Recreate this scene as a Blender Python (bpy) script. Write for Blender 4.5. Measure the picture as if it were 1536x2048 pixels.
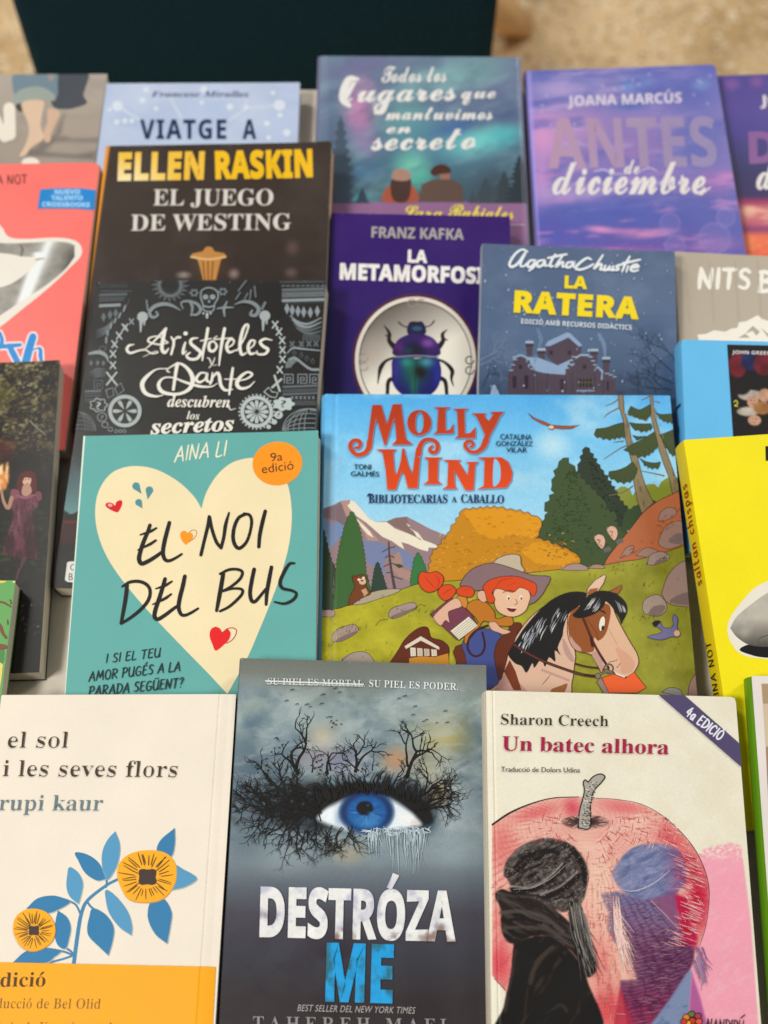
import bpy, bmesh, math, random
import numpy as np
from mathutils import Matrix, Vector

# ------------------------------------------------------------------ camera, world, lamps, exposure
scene = bpy.context.scene
for o in list(bpy.data.objects):
    bpy.data.objects.remove(o)
COL = scene.collection
FPX, PITCH, CAM = 2700.0, math.radians(61.0), np.array([0.0, 0.0, 0.72])
cd = bpy.data.cameras.new("camera")
cam = bpy.data.objects.new("camera", cd)
COL.objects.link(cam)
cam.location = CAM
cam.rotation_euler = (math.pi / 2 - PITCH, 0, 0)
cd.sensor_fit = 'VERTICAL'
cd.sensor_height = 36.0
cd.lens = FPX / 2048 * 36.0
cd.clip_start = 0.02
cd.clip_end = 60
cd.dof.use_dof = True
cd.dof.focus_distance = 0.715
cd.dof.aperture_fstop = 5.6
scene.camera = cam

world = bpy.data.worlds.new("World")
scene.world = world
world.use_nodes = True
bg = world.node_tree.nodes["Background"]
bg.inputs[0].default_value = (1.0, 0.93, 0.84, 1)
bg.inputs[1].default_value = 0.19

def area(name, loc, size, power, target, color=(1, 0.95, 0.88)):
    l = bpy.data.lights.new(name, 'AREA')
    l.shape = 'RECTANGLE'
    l.size, l.size_y = size
    l.energy = power
    l.color = color
    o = bpy.data.objects.new(name, l)
    COL.objects.link(o)
    o.location = loc
    o.rotation_euler = (Vector(target) - Vector(loc)).to_track_quat('-Z', 'Y').to_euler()
area("ceiling_lamp_front", (-1.35, -0.75, 2.5), (0.7, 0.5), 66, (0, 0.45, 0))
area("ceiling_lamp_right", (2.1, 1.6, 2.9), (0.6, 1.5), 46, (0.2, 0.9, -0.3))
area("ceiling_lamp_left", (-2.1, 1.6, 2.9), (0.6, 1.5), 44, (-0.2, 0.9, -0.3))
area("ceiling_lamp_rear", (1.5, 3.6, 2.9), (0.25, 1.4), 9, (0.2, 0.7, 0))

scene.view_settings.view_transform = 'Standard'
scene.view_settings.look = 'None'
scene.view_settings.exposure = 0.0
scene.view_settings.gamma = 1.0
scene.view_settings.use_curve_mapping = False
scene.render.engine = 'CYCLES'
scene.cycles.max_bounces = 5

# ------------------------------------------------------------------ small maths
FW = np.array([0, math.cos(PITCH), -math.sin(PITCH)])
UP = np.array([0, math.sin(PITCH), math.cos(PITCH)])

def lin(c):
    """'#rrggbb', list or array of 0..1 display values -> linear"""
    if isinstance(c, str):
        c = c.lstrip('#')
        c = [int(c[i:i + 2], 16) / 255 for i in (0, 2, 4)]
    c = np.asarray(c, float)
    return np.where(c <= 0.04045, c / 12.92, ((c + 0.055) / 1.055) ** 2.4)

def rgb(c):
    if isinstance(c, str):
        c = c.lstrip('#')
        return np.array([int(c[i:i + 2], 16) / 255 for i in (0, 2, 4)])
    return np.asarray(c, float)

GAIN = np.array([0.82, 0.88, 0.93])
VEIL = [0.02]

def albedo(c):
    return np.clip(lin(c) * GAIN - VEIL[0], 0.005, 0.9)

def smooth_pts(pts, closed=False, n=6):
    """Catmull-Rom through the points; points may carry a width as third value"""
    P = np.asarray(pts, float)
    if len(P) < 3:
        return P
    if closed:
        Q = np.vstack([P[-1], P, P[0], P[1]])
    else:
        Q = np.vstack([2 * P[0] - P[1], P, 2 * P[-1] - P[-2]])
    t = np.linspace(0, 1, n, endpoint=False)[:, None]
    out = []
    for i in range(len(Q) - 3):
        a, b, c, d = Q[i:i + 4]
        out.append(0.5 * ((2 * b) + (-a + c) * t + (2 * a - 5 * b + 4 * c - d) * t * t + (-a + 3 * b - 3 * c + d) * t ** 3))
    out = np.vstack(out)
    if not closed:
        out = np.vstack([out, P[-1:]])
    return out

def clip_rect(P, W, H):
    """Sutherland-Hodgman of a polygon (n,k) against 0..W x 0..H in its first two columns"""
    P = [np.asarray(p) for p in P]
    for ax, lim, sgn in ((0, 0, 1), (0, W, -1), (1, 0, 1), (1, H, -1)):
        if not P:
            return P
        out = []
        for i in range(len(P)):
            a, b = P[i - 1], P[i]
            da, db = (a[ax] - lim) * sgn, (b[ax] - lim) * sgn
            if (da >= 0) != (db >= 0):
                out.append(a + (b - a) * (da / (da - db)))
            if db >= 0:
                out.append(b)
        P = out
    return P

_tables = {}
def vnoise(x, y, seed=0):
    if seed not in _tables:
        _tables[seed] = np.random.RandomState(seed + 7).rand(256, 256)
    T = _tables[seed]
    xi, yi = np.floor(x).astype(int), np.floor(y).astype(int)
    fx, fy = x - xi, y - yi
    fx, fy = fx * fx * (3 - 2 * fx), fy * fy * (3 - 2 * fy)
    g = lambda i, j: T[(xi + i) & 255, (yi + j) & 255]
    return (g(0, 0) * (1 - fx) + g(1, 0) * fx) * (1 - fy) + (g(0, 1) * (1 - fx) + g(1, 1) * fx) * fy

def fbm(x, y, seed=0, oct=5):
    s, a, t = 0, 0.5, 0
    for i in range(oct):
        s = s + a * vnoise(x * 2 ** i + 17.3 * i, y * 2 ** i + 9.1 * i, seed)
        t += a
        a *= 0.55
    return s / t

# ------------------------------------------------------------------ materials
def node_mat(name):
    m = bpy.data.materials.new(name)
    m.use_nodes = True
    nt = m.node_tree
    return m, nt, nt.nodes, nt.links, nt.nodes['Principled BSDF']

_inks = {}
def ink(gloss):
    """printed cover stock: colour from the print, faint fibre and scuff variation, laminate gloss"""
    if gloss in _inks:
        return _inks[gloss]
    m, nt, N, L, b = node_mat("printed_cover_%d" % int(gloss * 100))
    a = N.new('ShaderNodeAttribute'); a.attribute_name = 'col'
    tc = N.new('ShaderNodeTexCoord')
    n1 = N.new('ShaderNodeTexNoise'); n1.inputs['Scale'].default_value = 900; n1.inputs['Detail'].default_value = 3
    n2 = N.new('ShaderNodeTexNoise'); n2.inputs['Scale'].default_value = 28; n2.inputs['Detail'].default_value = 5
    L.new(tc.outputs['Object'], n1.inputs['Vector']); L.new(tc.outputs['Object'], n2.inputs['Vector'])
    r1 = N.new('ShaderNodeMapRange'); r1.inputs[1].default_value = 0.3; r1.inputs[2].default_value = 0.7
    r1.inputs[3].default_value = 0.982; r1.inputs[4].default_value = 1.014
    L.new(n1.outputs['Fac'], r1.inputs[0])
    r2 = N.new('ShaderNodeMapRange'); r2.inputs[1].default_value = 0.3; r2.inputs[2].default_value = 0.7
    r2.inputs[3].default_value = 0.965; r2.inputs[4].default_value = 1.03
    L.new(n2.outputs['Fac'], r2.inputs[0])
    mu = N.new('ShaderNodeMath'); mu.operation = 'MULTIPLY'
    L.new(r1.outputs[0], mu.inputs[0]); L.new(r2.outputs[0], mu.inputs[1])
    vm = N.new('ShaderNodeVectorMath'); vm.operation = 'SCALE'
    L.new(a.outputs['Color'], vm.inputs[0]); L.new(mu.outputs[0], vm.inputs['Scale'])
    L.new(vm.outputs[0], b.inputs['Base Color'])
    r3 = N.new('ShaderNodeMapRange'); r3.inputs[1].default_value = 0.3; r3.inputs[2].default_value = 0.7
    rough = 0.60 - 0.42 * gloss
    r3.inputs[3].default_value = rough - 0.05; r3.inputs[4].default_value = rough + 0.07
    L.new(n2.outputs['Fac'], r3.inputs[0]); L.new(r3.outputs[0], b.inputs['Roughness'])
    bp = N.new('ShaderNodeBump'); bp.inputs['Strength'].default_value = 0.05; bp.inputs['Distance'].default_value = 0.0004
    n3 = N.new('ShaderNodeTexNoise'); n3.inputs['Scale'].default_value = 60; n3.inputs['Detail'].default_value = 2
    L.new(tc.outputs['Object'], n3.inputs['Vector']); L.new(n3.outputs['Fac'], bp.inputs['Height'])
    bp.inputs['Strength'].default_value = 0.12 * gloss; bp.inputs['Distance'].default_value = 0.001
    L.new(bp.outputs[0], b.inputs['Normal'])
    b.inputs['Specular IOR Level'].default_value = 0.10 + 0.5 * gloss
    _inks[gloss] = m
    return m

def make_pages():
    m, nt, N, L, b = node_mat("paper_pages")
    tc = N.new('ShaderNodeTexCoord')
    mp = N.new('ShaderNodeMapping'); mp.inputs['Scale'].default_value = (14, 14, 5200)
    n = N.new('ShaderNodeTexNoise'); n.inputs['Scale'].default_value = 1; n.inputs['Detail'].default_value = 3
    L.new(tc.outputs['Object'], mp.inputs[0]); L.new(mp.outputs[0], n.inputs['Vector'])
    r = N.new('ShaderNodeValToRGB')
    r.color_ramp.elements[0].position = 0.3; r.color_ramp.elements[0].color = (0.42, 0.35, 0.26, 1)
    r.color_ramp.elements[1].position = 0.62; r.color_ramp.elements[1].color = (0.80, 0.72, 0.60, 1)
    L.new(n.outputs['Fac'], r.inputs[0]); L.new(r.outputs[0], b.inputs['Base Color'])
    b.inputs['Roughness'].default_value = 0.85
    return m
PAGES = make_pages()

def noise_mat(name, c1, c2, scale, rough=0.6, detail=4, bump=0.0):
    m, nt, N, L, b = node_mat(name)
    tc = N.new('ShaderNodeTexCoord')
    n = N.new('ShaderNodeTexNoise'); n.inputs['Scale'].default_value = scale; n.inputs['Detail'].default_value = detail
    L.new(tc.outputs['Object'], n.inputs['Vector'])
    r = N.new('ShaderNodeValToRGB')
    r.color_ramp.elements[0].position = 0.35; r.color_ramp.elements[0].color = (*c1, 1)
    r.color_ramp.elements[1].position = 0.65; r.color_ramp.elements[1].color = (*c2, 1)
    L.new(n.outputs['Fac'], r.inputs[0]); L.new(r.outputs[0], b.inputs['Base Color'])
    b.inputs['Roughness'].default_value = rough
    if bump:
        bp = N.new('ShaderNodeBump'); bp.inputs['Strength'].default_value = bump; bp.inputs['Distance'].default_value = 0.002
        L.new(n.outputs['Fac'], bp.inputs['Height']); L.new(bp.outputs[0], b.inputs['Normal'])
    return m

# ------------------------------------------------------------------ mesh helpers
def link(name, me, mats, parent=None):
    o = bpy.data.objects.new(name, me)
    for m in (mats if isinstance(mats, (list, tuple)) else [mats]):
        me.materials.append(m)
    COL.objects.link(o)
    o.parent = parent
    return o

def col_mesh(name, verts, faces, cols):
    me = bpy.data.meshes.new(name)
    me.from_pydata([tuple(map(float, v)) for v in verts], [], faces)
    at = me.color_attributes.new('col', 'FLOAT_COLOR', 'POINT')
    c = np.ones((len(verts), 4)); c[:, :3] = cols
    at.data.foreach_set('color', c.astype(np.float32).ravel())
    me.update()
    return me

def box_mesh(bm, x0, x1, y0, y1, z0, z1, bevel=0):
    r = bmesh.ops.create_cube(bm, size=1)
    for v in r['verts']:
        v.co = Vector(((x0 + x1) / 2 + v.co.x * (x1 - x0), (y0 + y1) / 2 + v.co.y * (y1 - y0), (z0 + z1) / 2 + v.co.z * (z1 - z0)))
    if bevel:
        es = list({e for v in r['verts'] for e in v.link_edges})
        bmesh.ops.bevel(bm, geom=es, offset=bevel, segments=3, affect='EDGES', profile=0.5)

def bm_obj(name, bm, mats, parent=None, smooth=False):
    me = bpy.data.meshes.new(name)
    bm.to_mesh(me); bm.free()
    if smooth:
        for p in me.polygons:
            p.use_smooth = True
    return link(name, me, mats, parent)

# ------------------------------------------------------------------ lettering
_fonts = {}
def to_math(s, style):
    base = {'serif': (0x1D400, 0x1D41A, 0x1D7CE), 'sansb': (0x1D5D4, 0x1D5EE, 0x1D7EC), 'script': (0x1D4D0, 0x1D4EA, None),
            'italic': (0x1D434, 0x1D44E, None), 'bitalic': (0x1D468, 0x1D482, None)}.get(style)
    if not base:
        return s
    o = ''
    for ch in s:
        if 'A' <= ch <= 'Z': o += chr(base[0] + ord(ch) - 65)
        elif 'a' <= ch <= 'z': o += chr(base[1] + ord(ch) - 97) if not (style == 'italic' and ch == 'h') else '\u210e'
        elif ch.isdigit() and base[2]: o += chr(base[2] + ord(ch) - 48)
        else: o += ch
    return o

ACC = {'ó': ('o', 'a'), 'Ó': ('O', 'a'), 'é': ('e', 'a'), 'É': ('E', 'a'), 'à': ('a', 'g'), 'À': ('A', 'g'), 'ü': ('u', 'd'), 'Ü': ('U', 'd'),
       'Ú': ('U', 'a'), 'á': ('a', 'a'), 'Á': ('A', 'a'), 'í': ('i', 'a')}
def glyphs(s, style, spacing=1.0, offset=0.0, thin=0.0):
    """flat triangulated text: verts (n,2), faces, width, cap height"""
    key = (s, style, spacing, offset, thin)
    if key in _fonts:
        return _fonts[key]
    plain = ''.join(ACC[c][0] if (c in ACC and style != 'sans') else c for c in s)
    def raw(txt):
        cu = bpy.data.curves.new("lettering", 'FONT')
        cu.body = to_math(txt, style); cu.space_character = spacing; cu.resolution_u = 4
        ob = bpy.data.objects.new("lettering", cu); COL.objects.link(ob)
        dg = bpy.context.evaluated_depsgraph_get()
        ev = ob.evaluated_get(dg)
        me = ev.to_mesh()
        V = np.array([v.co[:2] for v in me.vertices]).reshape(-1, 2)
        Fc = [tuple(p.vertices) for p in me.polygons]
        ev.to_mesh_clear()
        bpy.data.objects.remove(ob); bpy.data.curves.remove(cu)
        return V, Fc
    V, Fc = raw(plain)
    cap = raw('H')[0][:, 1].max()
    xh = raw('x')[0][:, 1].max()
    if style != 'sans' and any(c in ACC for c in s):
        V = list(map(tuple, V)); Fc = list(Fc)
        for i, c in enumerate(s):
            if c in ACC:
                w1 = raw(plain[:i + 1])[0][:, 0].max()
                w0 = raw(plain[:i] + '.')[0][:, 0].max() if i else 0
                w0 = raw(plain[:i])[0][:, 0].max() + 0.03 if i and plain[i - 1] != ' ' else (w1 - 0.6 if i else 0)
                x = (max(w0, w1 - 0.75) + w1) / 2; top = cap if c.isupper() else xh
                kind = ACC[c][1]
                if kind == 'd':
                    for dx in (-0.13, 0.13):
                        k = len(V)
                        V += [(x + dx + 0.06 * math.cos(a), top + 0.14 + 0.06 * math.sin(a)) for a in np.linspace(0, 2 * math.pi, 9)[:-1]]
                        Fc.append(tuple(range(k, k + 8)))
                else:
                    sg = 1 if kind == 'a' else -1
                    k = len(V)
                    q = [(x - 0.07 * sg, top + 0.07), (x + 0.0 * sg, top + 0.05), (x + 0.17 * sg, top + 0.23), (x + 0.05 * sg, top + 0.25)]
                    V += q if sg > 0 else q[::-1]
                    Fc.append((k, k + 1, k + 2, k + 3))
        V = np.array(V)
    if thin or offset:
        V = np.array(V, float); cnt = {}
        for f in Fc:
            for i in range(len(f)):
                a, c = f[i], f[(i + 1) % len(f)]
                cnt.setdefault((min(a, c), max(a, c)), []).append((a, c))
        nx = np.zeros(len(V)); ny = np.zeros(len(V)); wt = np.zeros(len(V))
        for es in cnt.values():
            if len(es) == 1:
                a, c = es[0]; d = V[c] - V[a]; L = np.hypot(*d) + 1e-9
                for i in (a, c):
                    nx[i] += d[1] / L; ny[i] -= d[0] / L; wt[i] += 1
        wt = np.maximum(wt, 1); nx /= wt; ny /= wt
        m2 = np.maximum(nx * nx + ny * ny, .35)
        V[:, 0] += (offset / m2 - thin) * nx; V[:, 1] += offset / m2 * ny
    r = (V, Fc, V[:, 0].min(), V[:, 0].max(), cap)
    _fonts[key] = r
    return r

# single-stroke brush alphabet on a unit box, y up; each letter: width, strokes
HAND = {
 'A': (.72, [[(0, 0), (.2, .5), (.42, 1)], [(.4, 1), (.55, .5), (.68, 0)], [(.12, .36), (.6, .38)]]),
 'B': (.62, [[(.06, 0), (.08, .5), (.12, 1)], [(0, .98), (.3, 1), (.55, .85), (.45, .62), (.14, .52)], [(.14, .52), (.45, .5), (.62, .3), (.45, .06), (.02, 0)]]),
 'C': (.62, [[(.6, .82), (.45, .97), (.22, .9), (.05, .55), (.1, .15), (.32, 0), (.6, .14)]]),
 'D': (.68, [[(.08, 0), (.1, .5), (.12, 1)], [(0, .98), (.32, .98), (.62, .78), (.66, .42), (.45, .12), (.04, 0)]]),
 'E': (.55, [[(.1, 1), (.08, .5), (.05, .04)], [(.08, .98), (.52, 1)], [(.08, .54), (.42, .56)], [(.05, .03), (.3, 0), (.52, .06)]]),
 'G': (.68, [[(.6, .84), (.42, .97), (.2, .88), (.05, .5), (.14, .12), (.36, 0), (.6, .14), (.62, .42), (.36, .42)]]),
 'I': (.16, [[(.1, 1), (.08, .5), (.06, 0)]]),
 'L': (.5, [[(.12, 1), (.08, .5), (.05, .03), (.28, 0), (.5, .06)]]),
 'M': (.86, [[(.02, 0), (.1, .5), (.16, 1)], [(.16, 1), (.28, .6), (.42, .26)], [(.42, .26), (.58, .65), (.72, 1)], [(.72, 1), (.77, .5), (.82, 0)]]),
 'N': (.7, [[(.04, 0), (.06, .5), (.1, 1)], [(.1, 1), (.3, .5), (.54, .02)], [(.54, .02), (.6, .5), (.64, 1)]]),
 'O': (.68, [[(.38, 1), (.14, .88), (.04, .5), (.14, .1), (.36, 0), (.58, .16), (.64, .52), (.56, .86), (.38, 1)]]),
 'P': (.58, [[(.05, 0), (.08, .5), (.12, 1)], [(0, .96), (.34, 1), (.56, .82), (.46, .56), (.1, .46)]]),
 'R': (.64, [[(.05, 0), (.08, .5), (.12, 1)], [(0, .96), (.34, 1), (.56, .82), (.46, .58), (.1, .5)], [(.2, .5), (.4, .24), (.62, 0)]]),
 'S': (.55, [[(.52, .88), (.34, 1), (.12, .88), (.14, .64), (.4, .46), (.48, .22), (.32, .02), (.04, .1)]]),
 'T': (.6, [[(0, .98), (.3, .98), (.6, 1)], [(.32, .98), (.3, .5), (.26, 0)]]),
 'U': (.66, [[(.06, 1), (.04, .4), (.14, .06), (.36, 0), (.54, .2), (.6, .6), (.62, 1)], [(.6, .4), (.62, 0)]]),
 'V': (.66, [[(.02, 1), (.18, .5), (.32, 0)], [(.32, 0), (.5, .5), (.66, 1)]]),
 'a': (.5, [[(.42, .55), (.2, .6), (.05, .35), (.12, .05), (.3, .05), (.42, .5)], [(.42, .58), (.42, .2), (.48, 0)]]),
 'd': (.5, [[(.42, .5), (.2, .58), (.05, .32), (.12, .04), (.3, .05), (.42, .4)], [(.44, 1), (.42, .4), (.46, 0)]]),
 'c': (.42, [[(.4, .5), (.22, .6), (.05, .34), (.15, .03), (.4, .1)]]),
 'e': (.45, [[(.06, .3), (.4, .34), (.3, .58), (.1, .5), (.06, .2), (.22, .0), (.42, .1)]]),
 'h': (.5, [[(.1, 1), (.06, 0)], [(.07, .35), (.25, .6), (.38, .45), (.4, 0)]]),
 'i': (.16, [[(.1, .6), (.08, 0)], [(.1, .85), (.11, .9)]]),
 'l': (.16, [[(.1, 1), (.06, 0)]]),
 'n': (.5, [[(.08, .6), (.06, 0)], [(.07, .35), (.24, .6), (.38, .45), (.4, 0)]]),
 'p': (.5, [[(.1, .6), (.04, -.4)], [(.09, .5), (.3, .62), (.42, .35), (.28, .04), (.08, .1)]]),
 's': (.42, [[(.38, .5), (.2, .6), (.08, .46), (.3, .26), (.3, .06), (.04, .04)]]),
 't': (.4, [[(.2, .95), (.14, .3), (.22, .0), (.36, .08)], [(0, .6), (.36, .62)]]),
 '9': (.5, [[(.42, .8), (.2, .98), (.06, .75), (.2, .52), (.42, .75)], [(.42, .85), (.4, .4), (.3, 0)]]),
 '4': (.55, [[(.3, 1), (.04, .36), (.54, .38)], [(.4, .7), (.36, 0)]]),
 '?': (.5, [[(.05, .8), (.25, 1), (.45, .82), (.3, .55), (.22, .3)], [(.2, .04), (.2, 0)]]),
 '-': (.3, [[(0, .5), (.3, .5)]]),
}
ACCH = {'É': 'E', 'Ü': 'U', 'Ó': 'O', 'ó': 'o', 'à': 'a'}

# ------------------------------------------------------------------ a book
class Painter:
    """one colour per grid point of a printed cover"""
    def __init__(s, X, Y):
        s.X0, s.Y0 = X, Y
        s.X, s.Y = X, Y
        s.C = np.zeros(X.shape + (3,))
    def zoom(s, x0, y0, sc):
        s.X, s.Y = (s.X0 - x0) * sc, (s.Y0 - y0) * sc
        return s
    def fill(s, c): s.C[:] = rgb(c)
    def mix(s, c, a):
        a = np.clip(a, 0, 1)[..., None]
        c = rgb(c) if not (isinstance(c, np.ndarray) and c.ndim == 3) else c
        s.C = s.C * (1 - a) + c * a
    def grad(s, stops, ax='y'):
        v = s.Y if ax == 'y' else s.X
        xs = [k for k, _ in stops]; cs = np.array([rgb(c) for _, c in stops])
        for i in range(3): s.C[..., i] = np.interp(v, xs, cs[:, i])
    def blob(s, cx, cy, rx, ry, c, a=1, rot=0, soft=1.0):
        t = math.radians(rot); dx, dy = s.X - cx, s.Y - cy
        u, v = (dx * math.cos(t) + dy * math.sin(t)) / rx, (-dx * math.sin(t) + dy * math.cos(t)) / ry
        d = np.sqrt(u * u + v * v)
        k = np.clip((1 - d) / max(soft, 1e-3), 0, 1); s.mix(c, a * k * k * (3 - 2 * k))
    def cloud(s, c, sx, sy, seed, lo=.45, hi=.7, a=1, mask=None, rot=0, warp=0):
        t = math.radians(rot)
        x, y = s.X * math.cos(t) + s.Y * math.sin(t), -s.X * math.sin(t) + s.Y * math.cos(t)
        if warp:
            x = x + warp * (fbm(s.X / sx, s.Y / sy, seed + 31, 3) - .5); y = y + warp * (fbm(s.X / sx, s.Y / sy, seed + 47, 3) - .5)
        f = fbm(x / sx, y / sy, seed)
        k = np.clip((f - lo) / (hi - lo), 0, 1)
        if mask is not None: k = k * mask
        s.mix(c, a * k)
    def poly(s, pts, c, a=1, soft=1.5, smooth=False):
        P = smooth_pts(pts, True) if smooth else np.asarray(pts, float)
        inside = np.zeros(s.X.shape, bool); dist = np.full(s.X.shape, 1e9)
        for i in range(len(P)):
            (x0, y0), (x1, y1) = P[i - 1][:2], P[i][:2]
            cond = (y0 > s.Y) != (y1 > s.Y)
            with np.errstate(divide='ignore', invalid='ignore'):
                xi = (x1 - x0) * (s.Y - y0) / (y1 - y0 if y1 != y0 else 1e-9) + x0
            inside ^= cond & (s.X < xi)
            L2 = (x1 - x0) ** 2 + (y1 - y0) ** 2 + 1e-9
            t = np.clip(((s.X - x0) * (x1 - x0) + (s.Y - y0) * (y1 - y0)) / L2, 0, 1)
            dist = np.minimum(dist, np.hypot(s.X - x0 - t * (x1 - x0), s.Y - y0 - t * (y1 - y0)))
        sd = np.where(inside, dist, -dist)
        m = np.clip(sd / soft * .5 + .5, 0, 1)
        s.mix(c, a * m)
        return m
    def line(s, pts, w, c, a=1, soft=.6):
        """soft brush line"""
        P = smooth_pts(pts, False, 4); dist = np.full(s.X.shape, 1e9)
        for (x0, y0), (x1, y1) in zip(P[:-1], P[1:]):
            L2 = (x1 - x0) ** 2 + (y1 - y0) ** 2 + 1e-9
            t = np.clip(((s.X - x0) * (x1 - x0) + (s.Y - y0) * (y1 - y0)) / L2, 0, 1)
            dist = np.minimum(dist, np.hypot(s.X - x0 - t * (x1 - x0), s.Y - y0 - t * (y1 - y0)))
        k = np.clip((w - dist) / (w * soft), 0, 1); s.mix(c, a * k * k * (3 - 2 * k))
    def grain(s, amt, sx=3, seed=5):
        s.C = s.C * (1 + amt * (vnoise(s.X / sx, s.Y / sx, seed) - .5)[..., None])

def clusters(V, F):
    """faces of one print in groups that stand well apart"""
    par = list(range(len(V)))
    def find(i):
        while par[i] != i:
            par[i] = par[par[i]]; i = par[i]
        return i
    for f in F:
        r = find(f[0])
        for i in f[1:]: par[find(i)] = r
    roots = {}
    fr = [roots.setdefault(find(f[0]), len(roots)) for f in F]
    k = len(roots); P = np.array(V)
    lo = np.full((k, 3), 9.); hi = np.full((k, 3), -9.)
    for f, r in zip(F, fr):
        q = P[list(f)]; lo[r] = np.minimum(lo[r], q.min(0)); hi[r] = np.maximum(hi[r], q.max(0))
    size = (hi - lo).max(1); g = list(range(k))
    def gf(i):
        while g[i] != i: i = g[i]
        return i
    for i in range(k):
        gap = np.maximum(0, np.maximum(lo[i] - hi, lo - hi[i])); near = np.sqrt((gap ** 2).sum(1)) <= np.maximum(.019, .48 * np.maximum(size[i], size))
        for j in np.nonzero(near)[0]:
            a, c = gf(i), gf(int(j))
            if a != c: g[max(a, c)] = min(a, c)
    out = {}
    for f, r in zip(F, fr): out.setdefault(gf(r), []).append(f)
    return list(out.values())

BOOKS = []
class Book:
    def __init__(s, name, label, TL, TR, H, t, al, be=0, cover='#888888', spine=None, back=None, gloss=0.5, hard=False, zb=0.0,
                 round_tr=0.0006, round_tl=0.0006, groove=None, curl=(), wear=0.5):
        s.name, s.label, s.H, s.t, s.gloss, s.hard = name, label, H, t, gloss, hard
        s.cover, s.spine, s.back = cover, spine or cover, back or spine or cover
        s.rtr, s.rtl, s.groove, s.curl = round_tr, round_tl, groove, curl
        s.veil = 0.012 + 0.022 * gloss
        s.wear = wear
        n = np.array([math.tan(math.radians(be)), -math.tan(math.radians(al)), 1.0]); n /= np.linalg.norm(n)
        c = 0.02
        for i in range(80):
            a, b = s.hit(TL, n, c), s.hit(TR, n, c)
            W = np.linalg.norm(b - a); eu = (b - a) / W; ev = np.cross(n, eu)
            BL, BR = a - H * ev - t * n, b - H * ev - t * n
            c -= (min(BL[2], BR[2]) - zb) * n[2]
        s.n, s.eu, s.ev, s.o, s.W, s.c = n, eu, ev, BL, W, c
        s.parts, s.order, s.cur, s.layer = {}, [], None, 0
        s.tx, s.ty, s.tsc = 0, 0, 1
        s.paintgrid = None
        BOOKS.append(s)
    @staticmethod
    def hit(q, n, c):
        a, b = (q[0] - 768) / FPX, -(q[1] - 1024) / FPX
        d = np.array([a, b * UP[1] + FW[1], b * UP[2] + FW[2]])
        return CAM + d * ((c - n @ CAM) / (n @ d))
    # photo measurement -> position on the cover (u right, v up), in metres
    def at(s, P):
        P = np.asarray(P, float).reshape(-1, 2)
        a, b = (P[:, 0] - 768) / FPX, -(P[:, 1] - 1024) / FPX
        D = np.stack([a, b * UP[1] + FW[1], b * UP[2] + FW[2]], 1)
        k = (s.c - s.n @ CAM) / (D @ s.n)
        Q = CAM + D * k[:, None] - s.o
        return np.stack([Q @ s.eu, Q @ s.ev], 1)
    def px(s, U, V):
        Q = s.o + s.eu * U[..., None] + s.ev * V[..., None] + s.n * s.t - CAM
        d = Q @ FW
        return 768 + FPX * Q[..., 0] / d, 1024 - FPX * (Q @ UP) / d
    def z(s, x0=0, y0=0, sc=1):
        s.tx, s.ty, s.tsc = x0, y0, sc
        return s
    def T(s, pts):
        P = np.array(pts, float)
        P[:, 0] = s.tx + P[:, 0] / s.tsc; P[:, 1] = s.ty + P[:, 1] / s.tsc
        if P.shape[1] > 2: P[:, 2] /= s.tsc
        return P
    def part(s, name):
        s.layer += 1
        key = name
        if key not in s.parts:
            s.parts[key] = ([], [], []); s.order.append(key)
        s.cur = s.parts[key]
        return s
    def _add(s, px, faces, col, clip=True, zs=None):
        s.layer += 1
        UV = s.at(px)
        col_ = np.array(col(px[:, 0], px[:, 1])) if callable(col) else np.repeat(rgb(col)[None], len(px), 0)
        VEIL[0] = s.veil
        A = albedo(col_)
        zz = np.full(len(UV), float(s.layer)) + (zs if zs is not None else 0)
        V, Fc, C = s.cur
        rows = np.hstack([UV, zz[:, None], A])
        out = (UV[:, 0] < 0) | (UV[:, 0] > s.W) | (UV[:, 1] < 0) | (UV[:, 1] > s.H)
        base = len(V)
        V += list(rows[:, :3]); C += list(rows[:, 3:])
        for f in faces:
            if clip and any(out[i] for i in f):
                r = clip_rect([rows[i] for i in f], s.W, s.H)
                if len(r) < 3: continue
                b2 = len(V)
                V += [q[:3] for q in r]; C += [q[3:] for q in r]
                Fc.append(tuple(range(b2, b2 + len(r))))
            else:
                Fc.append(tuple(base + i for i in f))
    def poly(s, pts, col, smooth=False, n=5):
        P = s.T(pts)
        if smooth: P = smooth_pts(P, True, n)
        s._add(P[:, :2], [tuple(range(len(P)))], col)
        return s
    def outl(s, pts, col, w, ocol, smooth=False, n=5):
        s.poly(pts, col, smooth, n)
        s.stroke(list(pts) + [pts[0]], w, ocol, smooth, n)
    def ell(s, cx, cy, rx, ry, col, rot=0, n=28):
        t = np.linspace(0, 2 * math.pi, n, endpoint=False); r = math.radians(rot)
        x, y = rx * np.cos(t), ry * np.sin(t)
        return s.poly(np.stack([cx + x * math.cos(r) - y * math.sin(r), cy + x * math.sin(r) + y * math.cos(r)], 1), col)
    def arc(s, cx, cy, rx, ry, a0, a1, w, col, rot=0, n=24):
        t = np.radians(np.linspace(a0, a1, n)); r = math.radians(rot)
        x, y = rx * np.cos(t), ry * np.sin(t)
        return s.stroke(np.stack([cx + x * math.cos(r) - y * math.sin(r), cy + x * math.sin(r) + y * math.cos(r)], 1), w, col, smooth=False)
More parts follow.
